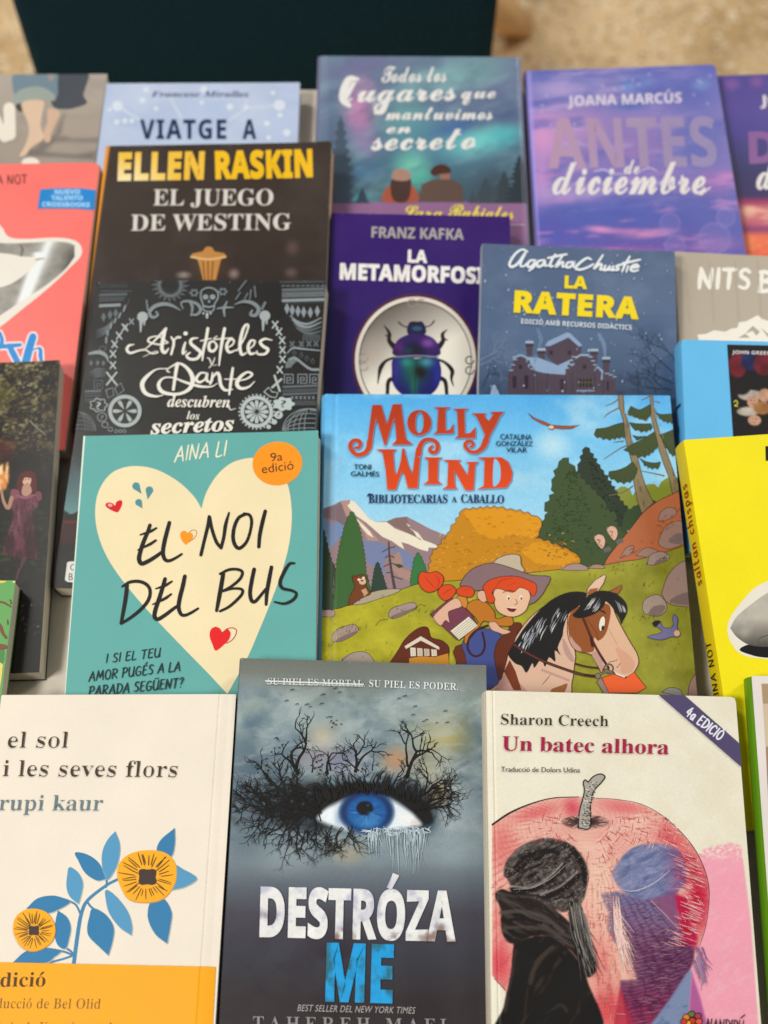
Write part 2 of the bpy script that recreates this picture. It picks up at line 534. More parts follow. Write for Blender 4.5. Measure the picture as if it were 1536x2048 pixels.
    def stroke(s, pts, w, col, smooth=True, n=5, caps=True):
        """brush line; w = width, list of widths, or points carry (x, y, w)"""
        P = np.array(pts, float)
        if P.shape[1] == 2:
            ws = np.full(len(P), w, float) if np.isscalar(w) else np.interp(np.linspace(0, 1, len(P)), np.linspace(0, 1, len(w)), w)
            P = np.hstack([P, ws[:, None]])
        P = s.T(P)
        if smooth: P = smooth_pts(P, False, n)
        keep = [0]
        for i in range(1, len(P)):
            if np.hypot(*(P[i, :2] - P[keep[-1], :2])) > 0.05: keep.append(i)
        P = P[keep]
        if len(P) < 2: return s
        d = np.gradient(P[:, :2], axis=0); d /= np.linalg.norm(d, axis=1)[:, None] + 1e-9
        nn = np.stack([-d[:, 1], d[:, 0]], 1); h = np.maximum(P[:, 2:3], .3) / 2
        A, B = P[:, :2] + nn * h, P[:, :2] - nn * h
        m = len(P); V = [*A, *B]; Fc = [(i, i + 1, m + i + 1, m + i) for i in range(m - 1)]
        zs = list(np.linspace(0, .6, m)) * 2
        if caps:
            for i, sg in ((0, -1), (m - 1, 1)):
                a0 = math.atan2(nn[i, 1], nn[i, 0])
                k = len(V)
                V += [P[i, :2] + h[i, 0] * np.array([math.cos(a0 - sg * t), math.sin(a0 - sg * t)]) for t in np.linspace(0, math.pi, 7)[1:-1]]
                zs += [zs[i]] * 5
                Fc.append((i, *range(k, k + 5), m + i))
        s._add(np.array(V), Fc, col, zs=np.array(zs))
        return s
    def text(s, txt, p0, p1, h, col, style='sansb', lean=0.0, spacing=1.0, offset=0.0, thin=0.0):
        """baseline from p0 to p1, cap height h, lean = sideways shift of the cap line"""
        V, Fc, x0, x1, cap = glyphs(txt, style, spacing, offset, thin)
        p0, p1 = s.T([p0, p1]); h = h / s.tsc; lean = lean / s.tsc
        ex = (p1 - p0); up = np.array([ex[1], -ex[0]]) / np.hypot(*ex) * h + ex / np.hypot(*ex) * lean
        g = (V[:, :1] - x0) / (x1 - x0)
        s._add(p0 + g * ex + V[:, 1:2] / cap * up, Fc, col)
        return s
    def hand(s, txt, p0, p1, h, col, w, lean=0.0, gap=0.17, jitter=0.02, seed=1):
        """brush capitals along a baseline"""
        rnd = random.Random(seed); x = 0; items = []
        for ch in txt:
            if ch == ' ': x += .42; continue
            g = HAND[ACCH.get(ch, ch)]
            items.append((x, g, ch)); x += g[0] + gap
        tot = x - gap
        p0, p1 = np.array(p0, float), np.array(p1, float)
        ex = p1 - p0; e = ex / np.hypot(*ex); up = np.array([e[1], -e[0]]) * h + e * lean
        for x, g, ch in items:
            dy = rnd.uniform(-jitter, jitter)
            for st in g[1]:
                pts = [tuple(p0 + ex * ((x + a) / tot) + up * (b + dy)) for a, b in st]
                s.stroke(pts, [w * rnd.uniform(.8, 1.0), w * 1.08, w * rnd.uniform(.7, .95)], col)
            if ch in 'ÉÓó':
                a = p0 + ex * ((x + .28) / tot) + up * 1.12; b = p0 + ex * ((x + .46) / tot) + up * 1.32
                s.stroke([tuple(a), tuple(b)], w * .9, col)
            if ch == 'Ü':
                for q in (.2, .48):
                    a = p0 + ex * ((x + q) / tot) + up * 1.15
                    s.stroke([tuple(a), tuple(a + np.array([.5, -.5]) * w)], w * .9, col)
        return s
    def paint(s, res=0.00055):
        nu, nv = max(8, int(s.W / res)), max(8, int(s.H / res))
        u, v = np.meshgrid(np.linspace(0, s.W, nu), np.linspace(0, s.H, nv))
        X, Y = s.px(u, v)
        s.paintgrid = (u, v, Painter(X, Y))
        return s.paintgrid[2]
    # ---- solid parts
    def slab_outline(s, ov=0.0):
        W, H = s.W, s.H; pts = []
        for cx, cy, r, a0 in ((W, H, s.rtr, 0), (0, H, s.rtl, 90), (0, 0, .0006, 180), (W, 0, .0006, 270)):
            sx, sy = (1 if cx else -1), (1 if cy else -1)
            for t in np.linspace(0, 90, 7):
                a = math.radians(a0 + t)
                pts.append((cx - sx * r + r * math.cos(a), cy - sy * r + r * math.sin(a)))
        return pts
    def slab(s, w0, w1, col):
        o = s.slab_outline(); n = len(o)
        V = [(x, y, w0) for x, y in o] + [(x, y, w1) for x, y in o]
        F = [tuple(range(n))[::-1], tuple(range(n, 2 * n))] + [(i, (i + 1) % n, n + (i + 1) % n, n + i) for i in range(n)]
        return V, F, np.repeat(albedo(rgb(col))[None], 2 * n, 0)
    def finish(s):
        VEIL[0] = s.veil
        e = bpy.data.objects.new(s.name, None)
        COL.objects.link(e)
        M = Matrix(((s.eu[0], s.ev[0], s.n[0], s.o[0]), (s.eu[1], s.ev[1], s.n[1], s.o[1]), (s.eu[2], s.ev[2], s.n[2], s.o[2]), (0, 0, 0, 1)))
        e.matrix_world = M
        e.empty_display_size = 0.02
        e['label'] = s.label; e['category'] = 'book'; e['group'] = 'books laid out in overlapping rows on the table'
        th = 0.0024 if s.hard else 0.0004
        m = ink(s.gloss)
        V, F, C = s.slab(s.t - th, s.t, s.cover)
        V, F, C = list(V), list(F), list(C)
        if s.paintgrid:
            u, v, pn = s.paintgrid
            nv, nu = u.shape
            uu, vv = u.copy(), v.copy()
            for r, left in ((s.rtr, False), (s.rtl, True)):
                cx, cy = (r if left else s.W - r), s.H - r
                sel = ((uu < cx) if left else (uu > cx)) & (vv > cy)
                d = np.hypot(uu - cx, vv - cy); far = sel & (d > r)
                uu = np.where(far, cx + (uu - cx) * r / np.maximum(d, 1e-9), uu); vv = np.where(far, cy + (vv - cy) * r / np.maximum(d, 1e-9), vv)
            b = len(V)
            V += list(np.stack([uu.ravel(), vv.ravel(), np.full(uu.size, s.t + 2.5e-5)], 1))
            C += list(albedo(np.clip(pn.C, 0, 1)).reshape(-1, 3))
            idx = np.arange(uu.size).reshape(nv, nu) + b
            F += [tuple(q) for q in np.stack([idx[:-1, :-1], idx[:-1, 1:], idx[1:, 1:], idx[1:, :-1]], -1).reshape(-1, 4).tolist()]
        rnd = random.Random(len(s.label)); rim = []
        for k in range(int(20 * s.wear)):
            side = rnd.choice('lrtt'); q = rnd.random()
            if rnd.random() < .3: q = rnd.choice([.004, .996])
            cx, cy = {'l': (0, q * s.H), 'r': (s.W, q * s.H), 't': (q * s.W, s.H)}[side]
            ru, rv = rnd.uniform(.0001, .0004), rnd.uniform(.0002, .001)
            if side == 't': ru, rv = rv, ru
            rim.append((np.clip(cx, .0008, s.W - .0008), np.clip(cy, .0008, s.H - .0008), ru, rv))
        for k, (cx, cy, ru, rv) in enumerate(rim):
            m_ = 7; b = len(V); ph = rnd.random() * 6
            for i in range(m_):
                t = ph + 2 * math.pi * i / m_; r_ = rnd.uniform(.5, 1.1)
                V.append((np.clip(cx + ru * r_ * math.cos(t), .00005, s.W - .00005), np.clip(cy + rv * r_ * math.sin(t), .00005, s.H - .00005), s.t + 4e-5 + k * 4e-7))
                C.append(albedo(rgb(s.cover) * .55 + rgb('#e9e2d8') * .45))
            F.append(tuple(range(b, b + m_)))
        fc = link('front_cover', s.grooved(col_mesh('front_cover', V, F, np.array(C))), m, e)
        V, F, C = s.slab(0, th, s.back)
        link('back_cover', col_mesh('back_cover', V, F, C), m, e)
        # spine: rounded sheet wrapping the left side
        k = 8; pts = []
        bulge = 0.0022 if s.hard else 0.0007
        for i in range(k + 1):
            a = i / k
            pts.append((-bulge * math.sin(math.pi * a) ** .6 - 0.00005, a * s.t))
        V = []; F = []
        for (x, w) in pts:
            V += [(x, 0.0003, w), (x, s.H - 0.0003, w)]
        for (x, w) in pts:
            V += [(0.0004, 0.0003, min(max(w, th), s.t - th)), (0.0004, s.H - 0.0003, min(max(w, th), s.t - th))]
        q = 2 * (k + 1)
        for i in range(k):
            F.append((2 * i, 2 * i + 2, 2 * i + 3, 2 * i + 1))
            F.append((2 * i + 1, 2 * i + 3, q + 2 * i + 3, q + 2 * i + 1)); F.append((2 * i, q + 2 * i, q + 2 * i + 2, 2 * i + 2))
        sp = link('spine', col_mesh('spine', V, F, np.repeat(albedo(rgb(s.spine))[None], len(V), 0)), m, e)
        s.spine_obj = sp
        if getattr(s, 'spine_prints', None):
            for v, f, c in s.spine_prints:
                for Fp in clusters(v, f):
                    used = sorted({i for q in Fp for i in q}); mp = {j: i for i, j in enumerate(used)}
                    link('spine_lettering', col_mesh('spine_lettering', [v[i] for i in used], [tuple(mp[i] for i in q) for q in Fp], np.array([albedo(rgb(c))] * len(used))), m, sp)
        bm = bmesh.new()
        ov = 0.003 if s.hard else 0.0005
        box_mesh(bm, 0.0005, s.W - ov, ov, s.H - ov, th + 2e-5, s.t - th - 2e-5, 0.0003)
        bm_obj('page_block', bm, PAGES, e)
        step = min(9e-6, 0.0008 / max(1, s.layer))
        for nm in s.order:
            V, F, C = s.parts[nm]
            if F:
                V = [(q[0], q[1], s.t + 6e-5 + step * q[2]) for q in V]
                for Fp in clusters(V, F):
                    used = sorted({i for f in Fp for i in f}); mp = {j: i for i, j in enumerate(used)}
                    me = col_mesh(nm, [V[i] for i in used], [tuple(mp[i] for i in f) for f in Fp], np.array([C[i] for i in used]))
                    link(nm, s.grooved(me), m, fc)
        s.root = e
        return e
    def grooved(s, me):
        """hinge crease: bends cover and print together; groove = (u, half width, depth)"""
        if not s.groove and not s.curl:
            return me
        bm = bmesh.new(); bm.from_mesh(me)
        gs = [] if not s.groove else (s.groove if isinstance(s.groove[0], (tuple, list)) else [s.groove])
        for u, hw, d in gs:
            if u is None: u = s.W - .0085
            for k in np.linspace(-1, 1, 9):
                bmesh.ops.bisect_plane(bm, geom=bm.verts[:] + bm.edges[:] + bm.faces[:], dist=1e-6, plane_co=(u + hw * k, 0, 0), plane_no=(1, 0, 0))
            for v in bm.verts:
                if v.co.z > s.t - 5e-5:
                    a = (v.co.x - u) / hw
                    if abs(a) < 1: v.co.z -= d * (0.5 + 0.5 * math.cos(math.pi * a))
        for side, r, d in s.curl:                     # cover edge that bends down towards the table
            for k in np.linspace(0, 1, 8)[:-1] if side == 'r' else np.linspace(0, 1, 8)[1:]:
                u = s.W - r * (1 - k) if side == 'r' else r * k
                bmesh.ops.bisect_plane(bm, geom=bm.verts[:] + bm.edges[:] + bm.faces[:], dist=1e-6, plane_co=(u, 0, 0), plane_no=(1, 0, 0))
            for v in bm.verts:
                a = (v.co.x - (s.W - r)) / r if side == 'r' else (r - v.co.x) / r
                if a > 0 and v.co.z > s.t - (5e-5 if d > 0 else 5e-4): v.co.z -= d * min(a, 1.05) ** 1.6
        bm.to_mesh(me); bm.free()
        return me
# ------------------------------------------------------------------ the place: floor, table, chair behind the table
def ray_at(px, py, axis, val):
    a, b = (px - 768) / FPX, -(py - 1024) / FPX
    d = np.array([a, b * UP[1] + FW[1], b * UP[2] + FW[2]])
    return CAM + d * ((val - CAM[axis]) / d[axis])
FLOOR_Z = -0.74

def make_floor():
    m, nt, N, L, b = node_mat("terrazzo_floor")
    tc = N.new('ShaderNodeTexCoord')
    big = N.new('ShaderNodeTexNoise'); big.inputs['Scale'].default_value = 7; big.inputs['Detail'].default_value = 4
    L.new(tc.outputs['Object'], big.inputs['Vector'])
    r = N.new('ShaderNodeValToRGB')
    r.color_ramp.elements[0].position = 0.34; r.color_ramp.elements[0].color = (0.54, 0.37, 0.18, 1)
    r.color_ramp.elements[1].position = 0.66; r.color_ramp.elements[1].color = (0.83, 0.62, 0.36, 1)
    L.new(big.outputs['Fac'], r.inputs[0])
    prev = r.outputs[0]
    for sc, col, th in ((55, (0.33, 0.21, 0.10, 1), 0.24), (38, (0.80, 0.66, 0.45, 1), 0.27), (90, (0.26, 0.17, 0.08, 1), 0.2), (70, (0.85, 0.74, 0.55, 1), 0.22)):
        v = N.new('ShaderNodeTexVoronoi'); v.inputs['Scale'].default_value = sc; v.inputs['Randomness'].default_value = 1
        L.new(tc.outputs['Object'], v.inputs['Vector'])
        c = N.new('ShaderNodeMath'); c.operation = 'LESS_THAN'; c.inputs[1].default_value = th
        L.new(v.outputs['Distance'], c.inputs[0])
        mx = N.new('ShaderNodeMix'); mx.data_type = 'RGBA'; mx.inputs[7].default_value = col
        L.new(c.outputs[0], mx.inputs[0]); L.new(prev, mx.inputs[6]); prev = mx.outputs[2]
    L.new(prev, b.inputs['Base Color'])
    b.inputs['Roughness'].default_value = 0.45
    me = bpy.data.meshes.new('floor')
    me.from_pydata([(-9, -6, FLOOR_Z), (9, -6, FLOOR_Z), (9, 14, FLOOR_Z), (-9, 14, FLOOR_Z)], [], [(0, 1, 2, 3)])
    o = link('floor', me, m)
    o['kind'] = 'structure'
make_floor()

TABLE_REAR = float(ray_at(615, 175, 2, 0.0)[1])
def make_table():
    white = noise_mat("white_table_laminate", (0.70, 0.65, 0.56), (0.78, 0.72, 0.63), 40, 0.5)
    metal = noise_mat("grey_table_metal", (0.30, 0.30, 0.30), (0.38, 0.38, 0.37), 60, 0.4)
    e = bpy.data.objects.new('table', None); COL.objects.link(e)
    e.location = (0, TABLE_REAR / 2, FLOOR_Z)
    e['label'] = 'white topped table the rows of books are laid out on'; e['category'] = 'table'
    D = TABLE_REAR + 0.03
    bm = bmesh.new(); box_mesh(bm, -0.8, 0.8, -D / 2 - 0.015, TABLE_REAR / 2, -FLOOR_Z - 0.03, -FLOOR_Z - 0.0006, 0.003)
    bm_obj('table_top', bm, white, e)
    for x in (-0.74, 0.74):
        for y in (-D / 2 + 0.04, TABLE_REAR / 2 - 0.06):
            bm = bmesh.new(); box_mesh(bm, x - .02, x + .02, y - .02, y + .02, 0, -FLOOR_Z - 0.0305, 0.003)
            bm_obj('leg', bm, metal, e)
make_table()

def make_chair():
    navy = noise_mat("dark_teal_upholstery", (0.005, 0.023, 0.034), (0.008, 0.033, 0.046), 300, 0.9, bump=0.2)
    navy.node_tree.nodes["Principled BSDF"].inputs["Specular IOR Level"].default_value = 0.12
    wood = noise_mat("pale_wood", (0.80, 0.50, 0.22), (0.88, 0.58, 0.28), 24, 0.5)
    YB = TABLE_REAR + 0.17                       # plane of the backrest, facing the table
    xl = float(ray_at(34, 60, 1, YB)[0]); xr = float(ray_at(990, 60, 1, YB)[0])
    xc, w = (xl + xr) / 2, xr - xl
    e = bpy.data.objects.new('chair', None); COL.objects.link(e)
    e.location = (xc, YB + 0.25, FLOOR_Z)
    e['label'] = 'dark teal upholstered chair with pale wooden legs behind the table'; e['category'] = 'chair'
    seat_z, top = 0.44, 0.86
    # backrest: rounded slab, a touch wider at the top
    bm = bmesh.new(); box_mesh(bm, -w / 2, w / 2, -0.25, -0.20, 0.36, top, 0.018)
    for v in bm.verts:
        k = (v.co.z - 0.36) / (top - 0.36)
        v.co.x *= 0.985 + 0.04 * k
    bm_obj('backrest', bm, navy, e, True)
    bm = bmesh.new(); box_mesh(bm, -w / 2 + .004, w / 2 - .004, -0.1995, 0.26, seat_z - 0.09, seat_z, 0.03)
    bm_obj('seat', bm, navy, e, True)
    foot = ray_at(1034, 52, 2, FLOOR_Z) - np.array([xc, YB + 0.25, FLOOR_Z])
    for sx, fx, fy, tx, ty in ((1, foot[0], foot[1], w / 2 - 0.03, 0.2), (-1, -foot[0], foot[1], -w / 2 + 0.03, 0.2),
                               (1, w / 2 - .02, -0.2, w / 2 - .05, -0.15), (-1, -w / 2 + .02, -0.2, -w / 2 + .05, -0.15)):
        bm = bmesh.new(); box_mesh(bm, -1, 1, -1, 1, 0, 1, 0)
        for v in bm.verts:
            z = v.co.z; r = 0.026 + 0.008 * z
            v.co = Vector((fx + (tx - fx) * z + v.co.x * r, fy + (ty - fy) * z + v.co.y * r, z * (seat_z - 0.092)))
        bmesh.ops.bevel(bm, geom=bm.edges[:], offset=0.006, segments=3, affect='EDGES')
        bm_obj('leg', bm, wood, e, True)
make_chair()

# ------------------------------------------------------------------ the books, from the rear row to the front row
legs = Book('book', 'grey cover showing bare feet under rolled-up jeans, at the rear corner of the table', (-215, 150), (215, 148), .205, .012, .5, -.5, '#b3a698', gloss=.45)
viatge = Book('book', 'pale blue cover with constellation lines and dark navy narrow capitals', (213, 167), (600, 165), .20, .012, 1.5, -.5, '#bcc6e0', gloss=.5)
lugares = Book('book', 'teal and violet aurora sky cover with white brush lettering and two seated figures', (637, 112), (1041, 114), .215, .014, 3.5, 0, '#7f7f9c', spine='#d5d3dc', gloss=.85, round_tr=.003, curl=(('r', .004, .0007), ('l', .005, .0009)), wear=1.6)
antes = Book('book', 'blue and pink sunset sky cover with big translucent capitals above a white script', (1049, 142), (1430, 129), .215, .016, .5, -2.5, '#7a78bd', spine='#a79fe0', gloss=.8, round_tr=.003, curl=(('l', .004, .0007),))
despues = Book('book', 'violet sky cover turning orange at the bottom, partly under its blue and pink neighbour', (1431, 152), (1830, 137), .215, .010, .5, -2.5, '#5f5596', gloss=.7)
red = Book('book', 'coral red cover with a blue sticker and a black and white arm cut-out', (-260, 332), (200, 325), .215, .013, 5.5, -2.5, '#fd7d74', gloss=.65, round_tr=.006)
westing = Book('book', 'charcoal cover with large golden yellow capitals and an orange spine edge', (212, 292), (664, 284), .215, .014, 7, -3, '#4a403b', spine='#f09a3c', gloss=.55, wear=1.6, curl=(('r', .03, -.0012),))
nits = Book('book', 'grey beige cover with hand-drawn white capitals and white ridged shapes', (1350, 503), (1790, 525), .15, .012, 8.5, 2.5, '#b9ab98', spine='#f1ece2', gloss=.6)
meta = Book('book', 'deep purple cover with a shiny beetle inside an oval frame', (663, 426), (1020, 433), .195, .010, 7.5, 0, '#432f6d', gloss=.5)
arist = Book('book', 'black cover crowded with silver doodles around white calligraphic lettering', (195, 563), (652, 561), .205, .016, 7, -5, '#2b2526', gloss=.55, round_tl=.004, wear=1.6)
ratera = Book('book', 'slate blue cover with yellow capitals over a snowy mansion', (965, 487), (1349, 504), .195, .012, 12, .5, '#5a6884', spine='#b8bcc0', gloss=.6, wear=1.6, curl=(('r', .025, -.001),))
blue = Book('book', 'sky blue cover with a dark square group photo', (1362, 679), (1830, 690), .132, .018, 15, 1.5, '#70c1f0', gloss=.3, round_tl=.003)
girl = Book('book', 'dark forest cover with a young woman in a long plum dress holding a flame', (-400, 735), (121, 722), .198, .016, 6.5, .5, '#2c2623', gloss=.5, curl=(('r', .03, -.0014),))
noi = Book('book', 'teal paperback with a big cream heart and black brush lettering', (167, 872), (637, 862), .215, .013, 10, -2.5, '#6aada6', spine='#dfeede', gloss=.3, curl=(('r', .03, -.0012),))
molly = Book('book', 'wide hardback with a rider on a brown and white horse under red serif lettering', (650, 788), (1340, 791), .235, .012, 7.5, 1, '#6cbcec', gloss=.4, hard=True, groove=(.0062, .0022, .0006))
yellow = Book('book', 'bright yellow cover with red and black handwriting down its spine', (1367, 880), (1860, 846), .215, .017, 14, 4, '#ffea08', spine='#f3d40c', gloss=.25)
leaf = Book('book', 'thin leaf green hardback with drawn brown branches, lying on the dark forest cover', (-460, 1155), (31, 1161), .21, .012, 6.5, .5, '#74ab67', gloss=.35, spine='#557f3a', back='#4c7a35')
sol = Book('book', 'cream white cover with blue leaves and orange flowers above an orange paper band', (3, 1390), (472, 1388), .225, .012, 6, -5, '#f1e2cf', spine='#e6d8c5', gloss=.25, groove=((None, .0012, .0004),), curl=(('r', .0085, .0011),))
destroza = Book('book', 'stormy grey cover with a huge blue eye fringed by bare branches', (481, 1316), (972, 1331), .225, .014, 8, 3, '#5b6468', gloss=.4, curl=(('r', .025, -.0008),))
batec = Book('book', 'cream cover with a hatched red apple and a person in a grey knit cap', (971, 1381), (1471, 1394), .23, .014, 9.5, 4.5, '#f0e6d0', spine='#e2d2ba', gloss=.3, round_tr=.003, groove=((.0040, .0009, .0004),), curl=(('l', .0036, .0007),))
green = Book('book', 'white cover with a glossy green spine, lying beside the apple cover', (1503, 1352), (1990, 1352), .21, .015, 11.5, -2.5, '#ece0d8', spine='#6d9a2c', gloss=.55, hard=True)
# ------------------------------------------------------------------ prints: teal paperback with the heart
def join(*paths):
    return np.vstack(paths)
def heart(b, cx, cy, w, h, rot, col):
    t = np.linspace(0, 2 * math.pi, 40, endpoint=False)
    x = 16 * np.sin(t) ** 3 / 32 * w; y = -(13 * np.cos(t) - 5 * np.cos(2 * t) - 2 * np.cos(3 * t) - np.cos(4 * t)) / 29 * h
    r = math.radians(rot)
    return b.poly(np.stack([cx + x * math.cos(r) - y * math.sin(r), cy + x * math.sin(r) + y * math.cos(r)], 1), col)
def drop(b, tip, c, r, col, asp=1.0):
    tip, c = np.array(tip, float), np.array(c, float); d = tip - c; L = np.hypot(*d); e = d / L; n = np.array([-e[1], e[0]])
    pts = [tip] + [c + e * r * math.cos(a) * asp + n * r * math.sin(a) for a in np.linspace(math.radians(50), math.radians(310), 13)]
    return b.poly(pts, col)

b = noi; b.z(0, 0, 1); b.part('edge_print'); b.poly([(150, 860), (171, 866), (131, 1387), (109, 1700), (80, 1700)], '#e3f0dc'); b.z(0, 850, 2.4); b.part('heart_print')
hl = smooth_pts([(968, 402), (930, 342), (860, 275), (770, 222), (690, 200), (610, 201), (540, 228), (490, 285), (462, 360), (458, 450), (475, 540), (512, 630), (570, 722), (660, 835), (760, 945), (880, 1070), (1000, 1193), (1092, 1292)])
hr = smooth_pts([(1092, 1292), (1140, 1205), (1190, 1112), (1245, 985), (1300, 850), (1350, 715), (1385, 590), (1401, 460), (1395, 350), (1375, 270), (1335, 205), (1285, 170), (1210, 158), (1120, 178), (1050, 232), (1000, 305), (978, 360), (968, 402)])
b.poly(join(hl[:-1], hr[:-1]), '#f5e0b4')
b.z(170, 880, 5.12); b.part('drop_print')
drop(b, (580, 554), (524, 473), 40, '#5b9499'); drop(b, (642, 612), (660, 515), 40, '#5b9499'); drop(b, (590, 702), (550, 640), 36, '#5b9499')
b.part('small_heart_print')
def tracedheart(P, fill, line, w):
    b.poly(P, fill, True); b.stroke(list(P) + [P[0]], w, line)
b.poly([(330, 742), (255, 712), (214, 680), (214, 652), (245, 640), (285, 650), (308, 672), (318, 640), (350, 618), (378, 622), (382, 655), (362, 705)], '#dc2233', True)
b.ell(258, 668, 24, 16, '#f5a9a0', 10)
b.z(160, 1240, 4.518)
b.poly([(1230, 278), (1195, 215), (1172, 150), (1180, 90), (1220, 62), (1262, 75), (1292, 112), (1330, 85), (1350, 95), (1362, 125), (1350, 170), (1322, 205)], '#ec2f31', True)
b.stroke([(1292, 112), (1330, 80), (1385, 72), (1414, 95), (1405, 140), (1370, 185), (1322, 212)], 9, '#c2452c')
b.stroke([(1370, 92), (1394, 105), (1380, 145), (1345, 185)], [6, 16, 4], '#f7ead2')
b.part('orange_heart_print'); b.z(230, 1000, 4.042)
b.poly([(572, 362), (540, 325), (527, 285), (540, 255), (568, 250), (592, 270), (615, 265), (632, 285), (625, 318), (600, 340)], '#fe9a0c', True)
b.stroke([(592, 270), (625, 245), (655, 248), (660, 275), (640, 310), (600, 338)], 6, '#cc7a3c')
b.part('edition_badge'); b.z(0, 850, 2.4)
b.ell(1332, 186, 120, 105, '#fe9a05', -5, 40)
b.part('edition_lettering')
b.text('9a', (1299, 176), (1357, 171), 40, '#4a1d05', 'sans', 2); b.text('edició', (1258, 233), (1411, 214), 42, '#4a1d05', 'sans', 2)
b.part('author_lettering'); b.z(170, 880, 5.12)
b.hand('AINA LI', (918, 224), (1440, 160), 150, '#f1edcd', 16, lean=38, gap=.14)
b.part('title_lettering'); b.z(230, 1000, 4.042)
K = '#24221c'
for st, w in (
    ([(283, 205), (265, 260), (235, 330), (205, 420), (195, 480), (215, 515), (260, 500), (320, 465), (375, 425)], [32, 36, 38, 40, 38, 36, 30]),
    ([(335, 228), (280, 258), (205, 282)], [18, 26, 14]), ([(330, 328), (280, 360), (185, 405)], [22, 26, 12]),
    ([(440, 185), (420, 260), (398, 350), (388, 430), (405, 482), (440, 492), (490, 470), (540, 438)], [34, 38, 38, 36, 30, 26, 20]),
    ([(762, 135), (750, 215), (722, 330), (695, 445)], [28, 32, 30, 30]), ([(765, 140), (785, 240), (820, 340), (858, 388)], [30, 30, 30, 30]),
    ([(858, 388), (880, 300), (895, 200), (922, 105)], [30, 30, 32, 18]),
    ([(1055, 115), (1000, 145), (965, 220), (955, 310), (975, 372), (1010, 390), (1060, 345), (1090, 270), (1105, 180), (1090, 125), (1045, 112)], [28, 32, 34, 32, 26, 28, 26]),
    ([(1215, 92), (1190, 190), (1170, 290), (1163, 380)], [32, 36, 34, 30]),
    # second line
    ([(60, 700), (120, 665), (200, 660), (262, 690), (285, 740), (270, 810), (215, 880), (130, 950), (50, 1000)], [20, 30, 30, 30, 32, 30, 24]),
    ([(98, 690), (90, 770), (72, 880), (50, 995)], [34, 36, 34, 28]),
    ([(405, 640), (388, 700), (360, 790), (330, 880), (320, 940), (345, 965), (400, 935), (460, 890), (500, 860)], [34, 36, 38, 38, 34, 32, 26]),
    ([(460, 660), (400, 695), (330, 718)], [18, 26, 12]), ([(455, 762), (400, 800), (305, 845)], [18, 26, 12]),
    ([(565, 618), (548, 700), (525, 790), (515, 870), (535, 925), (570, 932), (620, 910), (672, 878)], [34, 38, 38, 34, 28, 26, 20]),
    ([(850, 598), (920, 565), (990, 562), (1030, 585), (1010, 640), (940, 700), (870, 738)], [22, 26, 26, 28, 26, 22]),
    ([(870, 740), (950, 718), (1022, 722), (1030, 755), (990, 805), (920, 865), (850, 900)], [18, 22, 26, 28, 26, 22]),
    ([(875, 600), (860, 690), (840, 800), (822, 895)], [36, 38, 36, 28]),
    ([(1125, 562), (1105, 660), (1092, 750), (1105, 815), (1135, 820), (1180, 770), (1220, 720)], [34, 36, 34, 32, 28, 24]),
    ([(1265, 545), (1245, 650), (1228, 750), (1222, 845)], [32, 36, 34, 26]),
    ([(1452, 515), (1410, 520), (1365, 590), (1335, 665), (1355, 715), (1430, 735), (1468, 762), (1440, 810), (1370, 840), (1290, 825)], [18, 28, 32, 32, 26, 24, 30, 26, 16])):
    b.stroke(st, [v * .92 for v in w], K)
b.part('blurb_lettering'); b.z(160, 1240, 4.518)
D = '#15393b'
b.hand('I SI EL TEU', (236, 390), (722, 332), 78, D, 11, lean=18, seed=2)
b.hand('AMOR PUGÉS A LA', (80, 556), (905, 462), 84, D, 11, lean=18, seed=3)
b.hand('PARADA SEGÜENT?', (80, 690), (930, 610), 86, D, 11, lean=18, seed=4)
b.poly([(-60, -60), (-59, -60), (-59, -59)], D)
# ------------------------------------------------------------------ prints: wide hardback with the rider
b = molly
pn = b.paint(0.0006)
pn.grad([(788, '#5fb2ea'), (870, '#79c4f0'), (960, '#93d0f0'), (1060, '#a9daf0'), (1400, '#a9daf0')])
pn.cloud('#c3e5f2', 90, 60, 3, .5, .75, .55); pn.cloud('#4da4e2', 120, 70, 4, .52, .8, .5, mask=np.clip((900 - pn.Y) / 120, 0, 1))
pn.blob(1105, 890, 60, 50, '#cfeaf2', .8); pn.grain(.05)
LN = '#4a2c1c'
def wob(pts, amp, step, seed):
    """bumpy cartoon outline"""
    rnd = random.Random(seed); out = []
    P = np.array(pts, float)
    for i in range(len(P) - 1):
        a, c = P[i], P[i + 1]; L = np.hypot(*(c - a)); n = max(1, int(L / step)); e = (c - a) / max(L, 1e-6); nn = np.array([e[1], -e[0]])
        for k in range(n):
            out.append(tuple(a + (c - a) * k / n + nn * rnd.uniform(-.15, .2) * amp)); out.append(tuple(a + (c - a) * (k + .5) / n + nn * amp * rnd.uniform(.6, 1.2)))
    out.append(tuple(P[-1]))
    return out
b.part('landscape_print'); b.z(640, 980, 4.8)
b.poly([(0, 188), (130, 140), (195, 108), (290, 95), (330, 112), (400, 190), (470, 270), (530, 305), (640, 300), (720, 268), (830, 255), (930, 305), (1060, 375), (1250, 450), (1250, 1000), (0, 1000)], '#9c8183')
b.poly([(0, 270), (60, 290), (120, 320), (180, 300), (230, 350), (250, 420), (180, 470), (90, 570), (60, 500), (20, 380)], '#7c90b4')
b.poly([(0, 200), (130, 150), (200, 120), (235, 190), (265, 270), (240, 350), (150, 290), (60, 270), (0, 260)], '#867076')
b.poly([(200, 112), (285, 98), (275, 150), (290, 210), (350, 260), (420, 320), (510, 420), (560, 480), (520, 530), (530, 700), (500, 650), (470, 520), (430, 420), (380, 340), (270, 300)], '#bb9282')
b.poly([(410, 480), (540, 490), (640, 540), (760, 560), (900, 620), (900, 780), (760, 700), (690, 560), (600, 720), (660, 820), (560, 760), (450, 700)], '#7f86a8')
